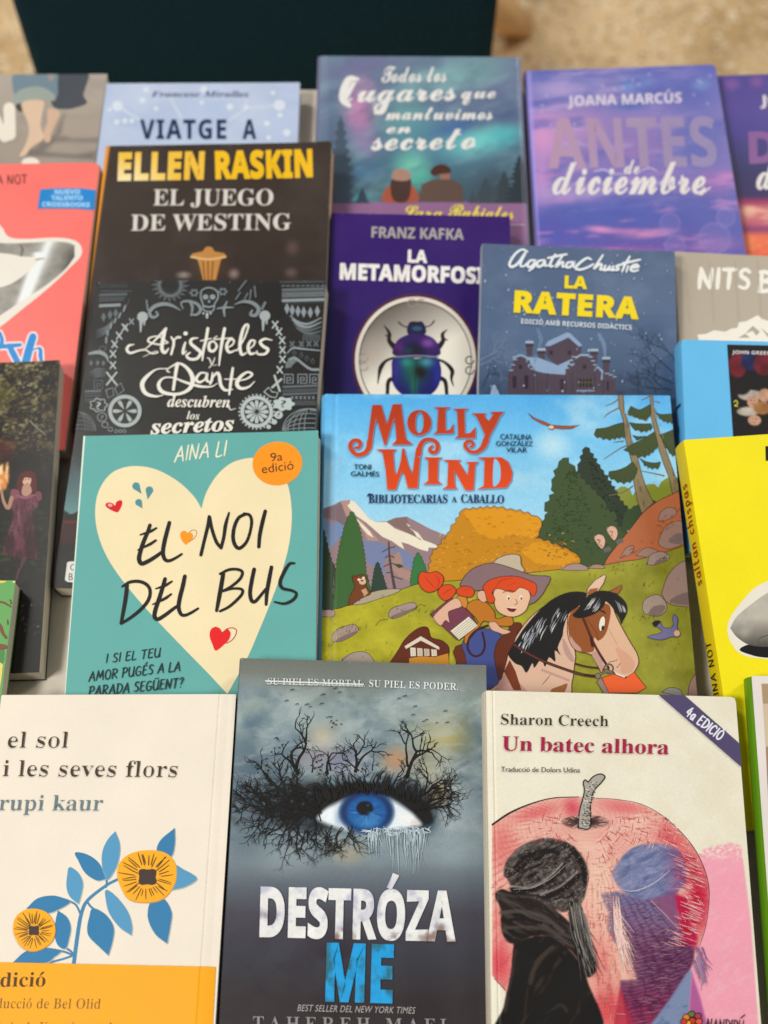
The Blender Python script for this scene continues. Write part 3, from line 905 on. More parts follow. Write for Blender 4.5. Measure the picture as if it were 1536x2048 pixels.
b.poly([(700, 640), (760, 590), (790, 680), (780, 750), (880, 790), (880, 880), (760, 830), (690, 760)], '#b08a7c')
b.poly([(290, 97), (330, 112), (400, 190), (470, 272), (530, 307), (640, 308), (720, 370), (850, 420), (960, 470), (1060, 505), (1150, 545), (1140, 556), (1045, 552), (1035, 590), (960, 570), (850, 520), (780, 500), (810, 570), (760, 540), (690, 490), (600, 450), (520, 380), (440, 310), (350, 250), (300, 200), (262, 148), (285, 130)], '#f0e3cc')
b.poly([(345, 270), (420, 340), (480, 400), (515, 460), (460, 430), (400, 360)], '#efe1cb')
b.poly([(640, 302), (720, 270), (830, 257), (850, 320), (860, 370), (930, 420), (980, 490), (900, 440), (780, 380), (700, 345)], '#8d716c')
b.poly([(825, 318), (868, 345), (850, 350)], '#f0e3cc'); b.poly([(855, 365), (940, 410), (1000, 490), (930, 450), (900, 400)], '#f0e3cc')
b.part('landscape_print')
T1, T2, T3 = '#3c5f3c', '#44704a', '#38523c'
b.outl(wob([(120, 1150), (140, 900), (165, 690), (205, 480), (240, 350), (285, 240), (305, 205), (330, 250), (370, 350), (400, 480), (425, 640), (440, 800), (480, 950), (500, 1150)], 14, 40, 1), '#4b6c41', 5, '#2c3a26')
b.outl(wob([(-10, 1150), (-10, 330), (30, 380), (70, 550), (110, 680), (145, 760), (120, 1150)], 12, 45, 2), '#3e4a38', 5, '#28301f')
b.outl(wob([(490, 990), (510, 850), (530, 740), (552, 690), (575, 740), (610, 850), (650, 990)], 10, 30, 3), '#3d4d41', 5, '#28301f')
b.outl(wob([(865, 980), (880, 800), (905, 680), (938, 600), (975, 660), (1010, 740), (1035, 980)], 12, 34, 4), '#437a48', 5, '#28401f')
b.stroke([(660, 500), (668, 650), (690, 800), (720, 960)], [14, 22, 30], '#5a4b4a')
for q in ([(600, 595), (660, 560), (720, 545)], [(625, 650), (665, 630), (715, 650)], [(610, 735), (670, 710)], [(690, 705), (800, 735)], [(690, 825), (790, 858)], [(640, 795), (685, 790)]):
    b.stroke(q, 9, '#4b4140')
b.poly([(700, 710), (770, 712), (805, 735), (760, 752)], '#4a5240')
# right-hand side
b.z(1040, 790, 4.267)
b.part('landscape_print')
b.poly(wob([(760, 830), (900, 780), (960, 860), (1100, 760), (1180, 790), (1250, 710), (1420, 700), (1420, 1100), (760, 1100)], 16, 60, 6), '#8d9440')
b.part('landscape_print')
b.outl(wob([(540, 1500), (480, 900), (495, 640), (520, 560), (555, 445), (600, 490), (650, 580), (720, 680), (780, 770), (850, 900), (920, 980), (900, 1200), (850, 1500)], 22, 44, 7), '#3d4539', 4, '#262b22')
b.poly(wob([(860, 1200), (900, 1000), (1000, 940), (1150, 900), (1200, 960), (1000, 1100)], 14, 50, 17), '#44553c')
b.outl(wob([(110, 1240), (190, 1120), (240, 1000), (210, 960), (290, 840), (270, 770), (300, 690), (320, 620), (372, 535), (420, 580), (480, 660), (560, 760), (660, 850), (730, 920), (720, 980), (820, 1020), (800, 1080), (900, 1200), (820, 1450), (560, 1500), (470, 1400), (300, 1280)], 24, 52, 8), '#4b5a3c', 4, '#2c3324')
for i in range(70):
    rnd = random.Random(i); x, y = rnd.uniform(250, 760), rnd.uniform(760, 1300)
    if abs(x - 480) < (y - 560) * .42:
        b.stroke([(x, y), (x + 12, y + 10), (x + 22, y)], 4, '#37442e', True, 2)
b.part('landscape_print')
b.outl([(838, 0), (880, 0), (890, 150), (930, 260), (950, 380), (1000, 520), (1040, 680), (1080, 800), (1140, 920), (1040, 1010), (1000, 900), (970, 740), (950, 560), (900, 380), (880, 220), (845, 100)], '#93805f', 6, LN)
b.outl([(1110, 0), (1132, 0), (1140, 120), (1170, 250), (1220, 400), (1270, 540), (1320, 680), (1380, 830), (1300, 840), (1270, 700), (1230, 600), (1180, 450), (1150, 320), (1118, 180)], '#93805f', 6, LN)
for q in ([(730, 95), (800, 65), (845, 30)], [(720, 190), (760, 155), (845, 110)], [(720, 545), (850, 460), (920, 430)], [(1040, 650), (1140, 670), (1230, 690)], [(760, 860), (880, 830), (960, 780)], [(1035, 45), (1110, 10)], [(1145, 55), (1190, 65)], [(890, 160), (960, 180), (1080, 220)], [(800, 405), (880, 395)]):
    b.stroke(q, [7, 13], '#7b6a55')
def frond(pts, seed, col='#4e5836'):
    rnd = random.Random(seed); P = np.array(pts, float); low = []
    for i in range(len(P) - 1):
        for k in range(4):
            q = P[i] + (P[i + 1] - P[i]) * k / 4; low += [q + (rnd.uniform(-6, 6), 14), q + (8, rnd.uniform(-12, -4))]
    return b.outl(list(map(tuple, P)) + [tuple(q) for q in low[::-1]] if False else list(map(tuple, P)), col, 5, '#333b24')
def fan(top, low, col='#4c5637', seed=0):
    rnd = random.Random(seed); L = smooth_pts(low, False, 4); pts = list(map(tuple, smooth_pts(top, False, 5)))
    for i, q in enumerate(L):
        pts.append((q[0] + rnd.uniform(-3, 3), q[1] + (10 if i % 2 else -12)))
    b.outl(pts, col, 5, '#2f3722')
    T_ = smooth_pts(top, False, 5)
    for i in range(2, len(L) - 2, 2):
        c = L[len(L) - 1 - i]; t0 = T_[min(len(T_) - 1, int(i / len(L) * len(T_)))]
        b.stroke([tuple(t0 * .4 + c * .6), tuple(c)], 4, '#39412a', False)
fan([(650, 290), (740, 278), (820, 250), (880, 235)], [(900, 360), (830, 370), (740, 380), (630, 350)], seed=1)
fan([(945, 95), (1010, 125), (1060, 110), (1110, 80)], [(1110, 170), (1080, 210), (1000, 195), (920, 160)], seed=2)
fan([(930, 235), (1010, 245), (1120, 245)], [(1130, 290), (1060, 315), (960, 290)], seed=3)
fan([(885, 470), (960, 420), (1060, 370), (1150, 310)], [(1180, 440), (1120, 500), (1040, 530), (930, 500)], seed=4)
fan([(1145, 140), (1200, 165), (1300, 160)], [(1310, 240), (1240, 230), (1180, 190)], seed=5)
fan([(1190, 340), (1250, 320), (1320, 290)], [(1350, 520), (1290, 510), (1230, 420)], seed=6)
fan([(760, 655), (840, 640), (910, 610), (960, 570)], [(1005, 640), (960, 730), (860, 750), (755, 700)], seed=7)
fan([(1020, 540), (1080, 570), (1150, 580), (1200, 570)], [(1190, 625), (1110, 625), (1050, 590)], seed=8)
fan([(960, 345), (1010, 355), (1080, 352)], [(1060, 375), (1000, 378)], seed=9)
b.part('landscape_print')
b.outl([(70, 158), (130, 200), (200, 225), (265, 255), (330, 262), (420, 265), (512, 258), (440, 290), (350, 292), (290, 285), (285, 300), (240, 290), (250, 272), (180, 245), (110, 205)], '#a8583c', 4, LN)
b.ell(265, 275, 22, 14, '#e6cfae')
b.part('landscape_print'); b.z(620, 770, 1.92)
b.outl(wob([(448, 760), (470, 650), (520, 590), (560, 530), (585, 480), (640, 475), (720, 472), (790, 485), (850, 500), (890, 520), (880, 560), (865, 590), (930, 610), (1000, 640), (1040, 670), (1000, 720), (800, 730), (600, 760)], 9, 26, 11), '#cd8b28', 2.4, LN)
b.poly(wob([(590, 490), (640, 480), (720, 478), (790, 492), (850, 505), (885, 522), (865, 585), (780, 570), (700, 590), (640, 560)], 7, 24, 12), '#e39a2b')
b.poly(wob([(810, 640), (870, 605), (940, 620), (1030, 668), (960, 690), (860, 680)], 7, 24, 13), '#e09a2c')
for i in range(60):
    rnd = random.Random(500 + i); x, y = rnd.uniform(490, 980), rnd.uniform(560, 720)
    b.ell(x, y, rnd.uniform(2, 4), rnd.uniform(1.5, 3), rnd.choice(['#e7b25c', '#b8792a', '#dca446']))
b.part('landscape_print')
for i in range(150):
    rnd = random.Random(6000 + i); x, y = rnd.uniform(470, 1010), rnd.uniform(500, 725)
    if y < 560 - (x - 590) * .1 and x < 590 or y < 600 and x > 880 or x < 470 + (700 - y) * .45: continue
    b.arc(x, y, rnd.uniform(5, 9), rnd.uniform(4, 7), 190, 350, rnd.uniform(1.2, 2), rnd.choice(['#a8691c', '#b97a22', '#eeb04a', '#9a5c18']), rnd.uniform(-20, 20), 7)
b.outl([(1130, 690), (1145, 660), (1200, 590), (1240, 540), (1290, 480), (1380, 425), (1500, 410), (1500, 720), (1130, 720)], '#c0714d', 2.4, LN, True, 3)
for c in ([(1345, 490), (1375, 470), (1405, 480), (1400, 505), (1340, 525)], [(1340, 590), (1370, 540), (1430, 525), (1440, 600), (1380, 630), (1340, 615)], [(1190, 665), (1215, 625), (1245, 620), (1230, 650)], [(1250, 655), (1290, 625), (1340, 640), (1330, 665)]):
    b.outl(c, '#a98478', 2, LN, True, 4)
b.part('landscape_print')
for cx, cy in ((1112, 602), (1160, 570)):
    b.outl([(cx - 22, cy - 12), (cx - 8, cy - 28), (cx + 14, cy - 22), (cx + 22, cy + 2), (cx + 12, cy + 26), (cx, cy + 22)], '#e2b39c', 2, LN, True, 4)
    b.stroke([(cx - 10, cy - 8), (cx + 2, cy - 6)], 3, '#5a3a30'); b.stroke([(cx + 2, cy - 4), (cx - 3, cy + 8), (cx + 4, cy + 12)], 2, '#7a4a3c')
    b.poly([(cx + 12, cy + 28), (cx + 40, cy + 18), (cx + 44, cy + 34), (cx + 20, cy + 44)], '#6d6a64')
b.part('landscape_print')
mead = [(20, 860), (90, 862), (150, 845), (260, 800), (350, 785), (430, 762), (600, 748), (850, 720), (1100, 695), (1190, 680), (1270, 668), (1400, 630), (1500, 600), (1560, 640), (1560, 1300), (0, 1300)]
gn = lambda X, Y: np.clip(rgb('#a6a03a')[None] * (0.86 + .3 * fbm(X / 40, Y / 40, 9)[:, None]), 0, 1)
# the meadow is a fine sheet so its colour can vary
pts = smooth_pts(mead[:14], False, 6)
gx = np.interp(np.linspace(0, 1, 140), np.linspace(0, 1, len(pts)), pts[:, 0]); gy = np.interp(np.linspace(0, 1, 140), np.linspace(0, 1, len(pts)), pts[:, 1])
V = []; F = []
for j in range(40):
    k = j / 39
    for i in range(140): V.append((gx[i] * (1 - k) + (i / 139 * 1560) * k, gy[i] * (1 - k) + 1250 * k))
for j in range(39):
    for i in range(139): F.append((j * 140 + i, j * 140 + i + 1, (j + 1) * 140 + i + 1, (j + 1) * 140 + i))
Pm = b.T(V)
def meadow_col(X, Y):
    f = fbm(X / 45, Y / 30, 21); g = fbm(X / 9, Y / 7, 22)
    t = np.clip((X - 640) / 760, 0, 1)[:, None]
    c = rgb('#b6ac36')[None] * (1 - t) + rgb('#93913c')[None] * t
    return np.clip(c * (0.78 + .3 * f + .14 * g)[:, None], 0, 1)
b._add(Pm[:, :2], F, meadow_col)
b.stroke(mead[:14], 2.6, LN)
b.part('landscape_print')
R1 = '#ab9188'
for c, col in (([(150, 845), (190, 815), (260, 790), (335, 783), (340, 795), (270, 820), (200, 842)], '#b3a48c'), ([(300, 890), (310, 862), (350, 845), (395, 835), (408, 852), (370, 880), (320, 898)], R1), ([(84, 985), (84, 960), (110, 935), (165, 920), (185, 935), (175, 955), (120, 985)], R1),
               ([(120, 1060), (160, 1030), (210, 1025), (240, 1050), (240, 1080)], '#a8978a'), ([(30, 890), (40, 868), (90, 865), (88, 890)], R1), ([(965, 712), (990, 692), (1030, 686), (1065, 700), (1060, 712)], R1), ([(1065, 705), (1090, 690), (1120, 692), (1130, 705)], '#b08a78'),
               ([(1350, 800), (1370, 740), (1410, 690), (1460, 675), (1490, 720), (1500, 840), (1420, 850), (1370, 835)], '#a88a80'), ([(1275, 860), (1285, 825), (1330, 805), (1360, 825), (1370, 860), (1340, 888), (1290, 880)], '#ab9588'), ([(1295, 690), (1305, 655), (1345, 640), (1380, 655), (1370, 675), (1320, 692)], R1),
               ([(1350, 1180), (1380, 1162), (1420, 1170), (1425, 1195)], '#8f8a84'), ([(1450, 1200), (1460, 1140), (1500, 1090), (1540, 1080), (1540, 1210)], '#a08078')):
    b.outl(c, col, 2.2, LN, True, 4)
for c in ([(310, 890), (350, 872), (400, 858), (370, 880), (325, 897)], [(95, 985), (130, 962), (178, 945), (170, 958), (122, 984)], [(1300, 880), (1320, 850), (1365, 850), (1342, 886)], [(1375, 600), (1410, 570), (1438, 580), (1420, 612)], [(1320, 690), (1345, 665), (1372, 662), (1360, 680)], [(1380, 835), (1430, 800), (1495, 800), (1480, 845)]):
    b.poly(c, '#86706c', True, 3)
b.part('landscape_print')
for i in range(46):
    rnd = random.Random(900 + i)
    x, y = rnd.choice([(1300, 770), (1400, 660), (1430, 1000), (1440, 860), (1080, 740), (1250, 700), (200, 940), (150, 940), (440, 870), (60, 1000), (1280, 900)]); x += rnd.uniform(-45, 45); y += rnd.uniform(-8, 8)
    b.stroke([(x, y), (x + rnd.uniform(2, 8), y - rnd.uniform(6, 14))], [2.4, 1.2], '#4c4a1e', False)
b.stroke([(252, 925), (270, 905), (300, 900)], 2, LN); b.stroke([(395, 870), (420, 845), (445, 850)], 2, LN)
b.part('landscape_print'); b.z(640, 980, 4.8)
b.outl([(270, 1105), (290, 1010), (335, 930), (310, 860), (315, 825), (345, 830), (390, 812), (440, 830), (450, 870), (440, 920), (470, 960), (485, 1000), (400, 1040), (300, 1105)], '#7d4a30', 6, '#47281a', True, 4)
b.ell(408, 880, 34, 30, '#dcb896'); b.ell(404, 872, 12, 8, '#2a1a14'); b.ell(372, 862, 12, 12, '#efe0cc'); b.ell(418, 846, 12, 12, '#efe0cc')
b.poly([(395, 965), (440, 945), (460, 990), (430, 1020)], '#c9a07e')

b.z(1040, 790, 4.267)
for i in range(260):
    rnd = random.Random(6400 + i); y = rnd.uniform(620, 1380); half = (y - 520) * .38; x = 430 + rnd.uniform(-half, half) * .9
    if x > 800 or x < 190: continue
    b.stroke([(x, y), (x + 8, y + 9), (x + 16, y + 2)], rnd.uniform(3, 5), rnd.choice(['#39462e', '#5d6d48', '#3f4c33']), True, 2, False)
for i in range(90):
    rnd = random.Random(6700 + i); y = rnd.uniform(520, 1050); half = (y - 440) * .3; x = 570 + (y - 500) * .35 + rnd.uniform(-half * .3, half)
    b.stroke([(x, y), (x + 8, y + 9), (x + 16, y + 2)], 4, rnd.choice(['#2c3329', '#4c5545']), True, 2, False)
for i in range(26):
    rnd = random.Random(6800 + i); t = rnd.random(); x, y = 870 + 190 * t + rnd.uniform(-14, 26), 120 + 820 * t; b.stroke([(x, y), (x + 10, y + 46)], 3, rnd.choice(['#6f5e45', '#b3a07a']), False, 2, False)
    x, y = 1122 + 200 * t + rnd.uniform(-4, 20), 60 + 740 * t; b.stroke([(x, y), (x + 10, y + 40)], 3, rnd.choice(['#6f5e45', '#b3a07a']), False, 2, False)
b.z(620, 770, 1.92)
for i in range(240):
    rnd = random.Random(7000 + i); x = rnd.uniform(30, 1480); y = 1110 - rnd.random() ** 1.3 * (1110 - np.interp(x, [20, 430, 850, 1190, 1500], [870, 775, 730, 690, 610]))
    if 430 < x < 1270 and y > 760: continue
    b.stroke([(x, y), (x + rnd.uniform(-1, 5), y - rnd.uniform(4, 9))], [1.8, 1], rnd.choice(['#6f6a24', '#83802e', '#c9c255', '#5a5a20']), False, 2, False)
for i in range(130):
    rnd = random.Random(7300 + i); cx, cy, rx, ry = rnd.choice([(1430, 770, 55, 70), (1320, 850, 35, 30), (360, 862, 45, 18), (135, 950, 40, 20), (1400, 575, 40, 40), (1340, 665, 30, 16), (260, 815, 70, 12), (1500, 1150, 30, 50)])
    b.ell(cx + rnd.gauss(0, .5) * rx, cy + rnd.gauss(0, .5) * ry, rnd.uniform(1, 2.4), rnd.uniform(.8, 1.8), rnd.choice(['#7d6660', '#c9b2a8', '#8d746c']), 0, 7)
for i in range(60):
    rnd = random.Random(7500 + i); t = rnd.random(); x, y = 1160 + 260 * t + rnd.uniform(-10, 20), 680 - 230 * t + rnd.uniform(0, 60)
    b.stroke([(x, y), (x + 9, y - 7)], 1.6, rnd.choice(['#8f4a30', '#d08a68', '#a65a3c']), False, 2, False)

# rider and horse (generic figures of the cover's size and colours)
b.z(820, 1090, 5.12)
b.part('horse_print')
b.outl([(-200, 1200), (-120, 1080), (-60, 980), (20, 900), (100, 850), (180, 850), (215, 950), (320, 980), (390, 1040), (395, 1120), (330, 1220), (-200, 1240)], '#6b3a2a', 7, LN, True, 4)
b.outl([(-60, 1040), (110, 935), (300, 1045), (300, 1080), (110, 985), (-40, 1070)], '#e2d3bd', 5, LN)
for i, x in enumerate((0, 70, 140, 215)):
    b.outl([(x, 1050 + i * 6), (x + 58, 1055 + i * 6), (x + 62, 1140), (x + 5, 1145)], ['#e6dac4', '#d8c7ae', '#cdbba3', '#e2d4bd'][i], 4, LN)
    b.stroke([(x + 22, 1070), (x + 25, 1130)], 3, '#6b5a4a', False); b.stroke([(x + 40, 1070), (x + 43, 1130)], 3, '#8b7a6a', False)
b.outl([(-10, 1160), (110, 1140), (250, 1150), (390, 1110), (400, 1230), (-10, 1230)], '#c98a3a', 5, LN)
b.part('horse_print'); b.z(1000, 1120, 5.12)
b.outl([(-120, 1420), (-60, 1200), (20, 950), (120, 850), (300, 600), (560, 420), (700, 520), (720, 760), (770, 960), (760, 1080), (735, 1250), (640, 1420)], '#e0b69c', 8, LN, True, 4)
b.outl([(880, 360), (900, 290), (970, 210), (1060, 155), (1085, 165), (1060, 240), (1000, 330), (960, 390)], '#e7c0a6', 7, LN)
b.poly([(885, 350), (920, 300), (1005, 290), (985, 340), (950, 380)], '#a3643c')
b.outl([(1100, 330), (1180, 295), (1245, 255), (1245, 290), (1210, 350)], '#a3643c', 6, LN)
b.outl([(690, 600), (720, 480), (850, 380), (1040, 350), (1130, 420), (1180, 560), (1260, 720), (1340, 860), (1400, 960), (1418, 1050), (1390, 1120), (1340, 1190), (1260, 1205), (1160, 1150), (1060, 1110), (1040, 1160), (1000, 1090), (960, 1000), (900, 960), (800, 940), (730, 880), (690, 760)], '#e5b798', 8, LN, True, 4)
b.poly([(700, 600), (760, 500), (900, 460), (1080, 450), (1130, 500), (1120, 620), (1080, 760), (1010, 830), (960, 800), (960, 930), (880, 950), (800, 930), (730, 860), (700, 740)], '#9a5a36', True, 4)
b.poly([(720, 780), (760, 840), (820, 900), (830, 935), (770, 915), (725, 860)], '#c89a90', True, 3)
b.poly([(930, 960), (980, 930), (1040, 1010), (1060, 1090), (1030, 1140)], '#c79a8e')
b.ell(1042, 655, 30, 76, '#f3e6d2', 10); b.arc(1042, 655, 31, 77, 0, 360, 5, LN, 10); b.ell(1050, 700, 14, 26, '#2a1a14', 10)
b.stroke([(1020, 520), (1050, 530), (1080, 550)], [10, 18, 10], '#2a1c18')
b.stroke([(880, 600), (940, 680), (990, 760), (1000, 830)], 6, '#6b3c24')
b.ell(1290, 1080, 32, 40, '#3c2622', -20); b.stroke([(1190, 1110), (1225, 1070), (1250, 1035)], 6, LN); b.stroke([(1170, 1150), (1240, 1195), (1340, 1195), (1370, 1150)], 8, LN)
b.poly([(1165, 1140), (1200, 1165), (1280, 1195), (1270, 1215), (1200, 1195)], '#f3e8d6')
for i in range(5): b.stroke([(1110 + i * 18, 700 + i * 34), (1140 + i * 18, 770 + i * 34)], [3, 6, 2], '#b98a7e', False)
b.poly([(-60, 1380), (20, 1200), (120, 1160), (200, 1260), (300, 1400), (100, 1420)], '#c7958c', True); b.poly([(640, 800), (700, 900), (760, 1030), (720, 1040), (650, 930)], '#c3998f', True, 3); b.poly([(520, 1330), (620, 1290), (690, 1270), (640, 1380), (540, 1380)], '#a0663f', True, 3)
b.stroke([(430, 1130), (560, 1180), (700, 1235)], 26, '#c79b90'); b.poly([(1180, 900), (1300, 960), (1380, 1060), (1340, 1150), (1240, 1160), (1230, 1050)], '#dda68a', True, 3); b.stroke([(430, 1280), (470, 1235), (520, 1170)], [3, 7, 2], '#4a2c1c'); b.stroke([(1110, 1050), (1180, 1035), (1200, 1020)], 6, '#5a3424')
b.part('horse_print')
MN = '#221a18'
b.poly([(80, 960), (160, 830), (260, 680), (420, 500), (560, 390), (720, 330), (880, 340), (860, 420), (800, 480), (700, 560), (650, 700), (640, 780), (590, 900), (620, 980), (560, 930), (565, 1045), (500, 1000), (460, 1100), (420, 1020), (350, 1110), (330, 1060), (270, 1160), (220, 1090), (150, 1060)], MN, True, 3)
b.poly([(740, 570), (800, 500), (840, 420), (900, 370), (1000, 320), (1120, 325), (1220, 370), (1290, 450), (1300, 540), (1260, 620), (1240, 660), (1220, 600), (1180, 540), (1130, 470), (1080, 430), (1060, 480), (980, 550), (880, 590), (800, 600)], MN, True, 3)
for i in range(40):
    rnd = random.Random(70 + i); t = rnd.random()
    x, y = 180 + 470 * t + rnd.uniform(-40, 40), 830 - 330 * t + rnd.uniform(-30, 120); L = rnd.uniform(50, 160)
    b.stroke([(x + L * .35, y - L * .5), (x, y + L * .1), (x - L * .12, y + L * .5)], [1, rnd.uniform(5, 13), 1], rnd.choice(['#8b8a90', '#d9d6d2', '#6b6a70', '#bcc2ce']), True, 3)
for i in range(16):
    rnd = random.Random(170 + i); x, y = 880 + rnd.uniform(-30, 90), 500 + rnd.uniform(-40, 40)
    b.stroke([(x, y), (x + 30, y - 30), (x + 60, y - 80)], [1, 8, 1], rnd.choice(['#8b8a90', '#d9d6d2']), True, 3)
    b.stroke([(1180 + i * 6, 420 + i * 4), (1210 + i * 5, 480 + i * 3), (1225 + i * 4, 540)], [1, 6, 1], rnd.choice(['#77767c', '#b9b6b2', '#3c3636']), True, 3)
b.part('horse_print')
ST = '#4a2a22'
b.stroke([(850, 600), (900, 720), (960, 860), (1040, 1000), (1110, 1110)], 26, ST); b.stroke([(855, 600), (905, 720), (965, 860), (1045, 1000)], 12, '#6b3f30')
b.stroke([(30, 790), (200, 910), (420, 1030), (700, 1135), (860, 1180), (980, 1195)], 30, ST); b.stroke([(30, 790), (200, 910), (420, 1030), (700, 1135), (860, 1180)], 10, '#70483a')
b.stroke([(770, 1065), (880, 1095), (1000, 1110)], 18, ST); b.stroke([(930, 800), (945, 880)], 30, ST)
b.arc(1110, 1115, 46, 46, 0, 360, 16, '#57443f'); b.arc(1110, 1115, 38, 38, 0, 360, 8, '#9a8580'); b.ell(1000, 1190, 26, 28, '#8d7c70'); b.arc(1000, 1190, 27, 29, 0, 360, 6, ST)
b.stroke([(1020, 1180), (1080, 1150), (1150, 1160)], 16, '#7d6a68')
b.part('horse_print')
b.outl([(1040, 1210), (1160, 1170), (1280, 1215), (1370, 1150), (1495, 1310), (1400, 1365), (1110, 1365)], '#f2693c', 7, LN); b.outl([(985, 1245), (1040, 1215), (1115, 1370), (1060, 1370)], '#9a8578', 6, LN)
b.part('rider_print'); b.z(820, 1090, 5.12)
b.outl([(470, 1230), (520, 1060), (560, 960), (650, 900), (760, 860), (900, 900), (960, 1000), (920, 1130), (900, 1300), (900, 1420), (760, 1480), (600, 1300)], '#4e5890', 7, LN, True, 4)
b.outl([(870, 1060), (900, 980), (1000, 880), (1030, 810), (1120, 800), (1140, 840), (1100, 900), (1060, 1010), (1010, 1100), (980, 1220), (920, 1390), (880, 1260), (860, 1140)], '#6e3c2c', 7, LN, True, 4)
b.poly([(960, 1300), (1020, 1180), (1080, 1300), (1140, 1490), (1060, 1490)], '#7c432f')
b.outl([(440, 1100), (470, 1040), (520, 1020), (560, 1120), (580, 1220), (480, 1220)], '#6e3c2c', 6, LN)
b.outl([(560, 640), (640, 570), (760, 580), (860, 680), (880, 760), (1000, 730), (1050, 760), (1040, 830), (900, 830), (760, 780), (700, 860), (600, 980), (560, 1020), (570, 900), (700, 800)], '#c47a34', 7, LN, True, 3)
b.outl([(470, 540), (540, 520), (585, 560), (580, 640), (520, 650), (480, 590)], '#d08a3c', 6, LN, True, 3)
b.outl([(205, 715), (420, 540), (620, 700), (695, 830), (500, 980), (470, 965)], '#7c4654', 7, LN)
b.outl([(410, 885), (600, 735), (695, 830), (500, 975)], '#eadfca', 5, LN)
for k in np.linspace(.2, .85, 5): b.stroke([(410 + 90 * k, 885 + 90 * k), (600 + 95 * k, 735 + 95 * k)], 5, '#8d8068' if k != .525 else '#4a4038', False)
b.outl([(235, 740), (330, 640), (470, 545), (530, 630), (430, 670), (390, 700), (405, 800), (360, 775), (320, 830), (270, 800)], '#e2b096', 6, LN, True, 3)
b.outl([(800, 800), (870, 790), (930, 850), (1030, 890), (960, 920), (900, 900), (830, 870)], '#e2b096', 6, LN, True, 3)
b.stroke([(790, 830), (690, 870), (610, 950), (590, 1060), (650, 1140), (730, 1120), (765, 1030), (740, 900)], 22, ST)
b.part('rider_print')
b.outl([(840, 200), (900, 140), (1010, 102), (1120, 112), (1135, 200), (1160, 280), (900, 260)], '#c9b69c', 7, LN, True, 4)
b.outl([(510, 420), (540, 350), (620, 260), (740, 205), (850, 190), (980, 220), (1120, 270), (1260, 315), (1432, 330), (1400, 430), (1330, 540), (1230, 610), (1100, 560), (800, 470), (640, 470)], '#8e7274', 7, LN, True, 3)
b.part('rider_print')
b.outl([(850, 500), (900, 420), (1050, 390), (1180, 430), (1230, 520), (1215, 600), (1180, 680), (1090, 735), (980, 730), (880, 660)], '#ecbd9c', 7, LN, True, 4)
b.outl([(690, 545), (690, 490), (740, 470), (785, 500), (790, 570), (740, 590)], '#e2ae90', 6, LN, True, 4)
for c in ([(85, 340), (110, 280), (200, 290), (270, 275), (340, 330), (330, 410), (280, 460), (200, 490), (130, 460), (90, 400)], [(280, 480), (330, 420), (410, 410), (470, 460), (440, 530), (360, 575), (300, 530)], [(470, 470), (540, 425), (630, 440), (660, 490), (620, 540), (500, 520)],
          [(740, 440), (800, 370), (930, 330), (1080, 325), (1200, 360), (1290, 410), (1290, 490), (1250, 530), (1210, 470), (1120, 440), (1050, 490), (900, 450), (840, 490), (870, 560), (840, 600), (790, 580), (770, 500)]):
    b.outl(c, '#dd5226', 7, LN, True, 3)
for q in ([(150, 330), (210, 400), (265, 450)], [(250, 310), (300, 370), (275, 440)], [(330, 520), (390, 470), (440, 450)], [(520, 470), (600, 460)], [(870, 450), (930, 370), (1050, 345)], [(1000, 420), (1080, 390)]):
    b.stroke(q, [3, 7, 3], '#a53418')
for x in (1005, 1135):
    b.ell(x, 545, 16, 26, '#f5ead8', 8); b.ell(x + 3, 552, 9, 15, '#3a241c', 8)
b.stroke([(950, 490), (1010, 470), (1070, 480)], 9, '#8d3a1c'); b.stroke([(1080, 560), (1100, 600), (1070, 615)], 6, LN)
b.poly([(985, 640), (1040, 655), (1095, 650), (1060, 690), (1010, 680)], '#7a2c28', True, 3); b.stroke([(990, 642), (1090, 652)], 8, '#f5ead8', False)
b.part('landscape_print'); b.z(1160, 1030, 5.69)
b.outl([(820, 1240), (880, 1205), (915, 1225), (940, 1280), (1020, 1290), (1060, 1260), (1050, 1180), (1070, 1135), (1110, 1190), (1100, 1290), (1135, 1340), (1120, 1390), (1040, 1390), (980, 1410), (900, 1425), (760, 1390), (900, 1350), (930, 1320)], '#7a74a0', 6, '#3a3450', True, 3)
b.ell(1100, 1350, 34, 34, '#e8b48c'); b.poly([(818, 1235), (860, 1205), (915, 1215), (890, 1250), (850, 1280)], '#2a2830', True, 3)

# lettering
b.part('title_lettering'); b.z(690, 800, 3.938)
def tcol(X, Y):
    k = np.clip((Y - 805) / 180, 0, 1)[:, None]
    return rgb('#b5452a')[None] * (1 - k) + rgb('#e8552c')[None] * k
def T_(pts, sm=False): b.poly([(x + 4, y + 5) for x, y in pts], '#6f9dbd', sm, 4); b.poly(pts, tcol, sm, 4)
def S_(pts, w): b.stroke([(x + 4, y + 5) for x, y in pts], w, '#6f9dbd'); b.stroke(pts, w, tcol)
# M
T_([(215, 42), (285, 42), (330, 195), (375, 38), (442, 35), (455, 140), (480, 310), (535, 355), (368, 357), (405, 320), (400, 250), (388, 150), (372, 190), (322, 362), (310, 360), (262, 200), (245, 150), (230, 230), (208, 380), (172, 380), (190, 230)])
S_([(195, 330), (185, 385), (150, 425), (95, 435), (55, 405), (42, 360), (65, 325), (105, 325), (122, 350), (108, 378), (82, 380)], [46, 42, 36, 32, 32, 34, 30, 30, 28, 24, 20])
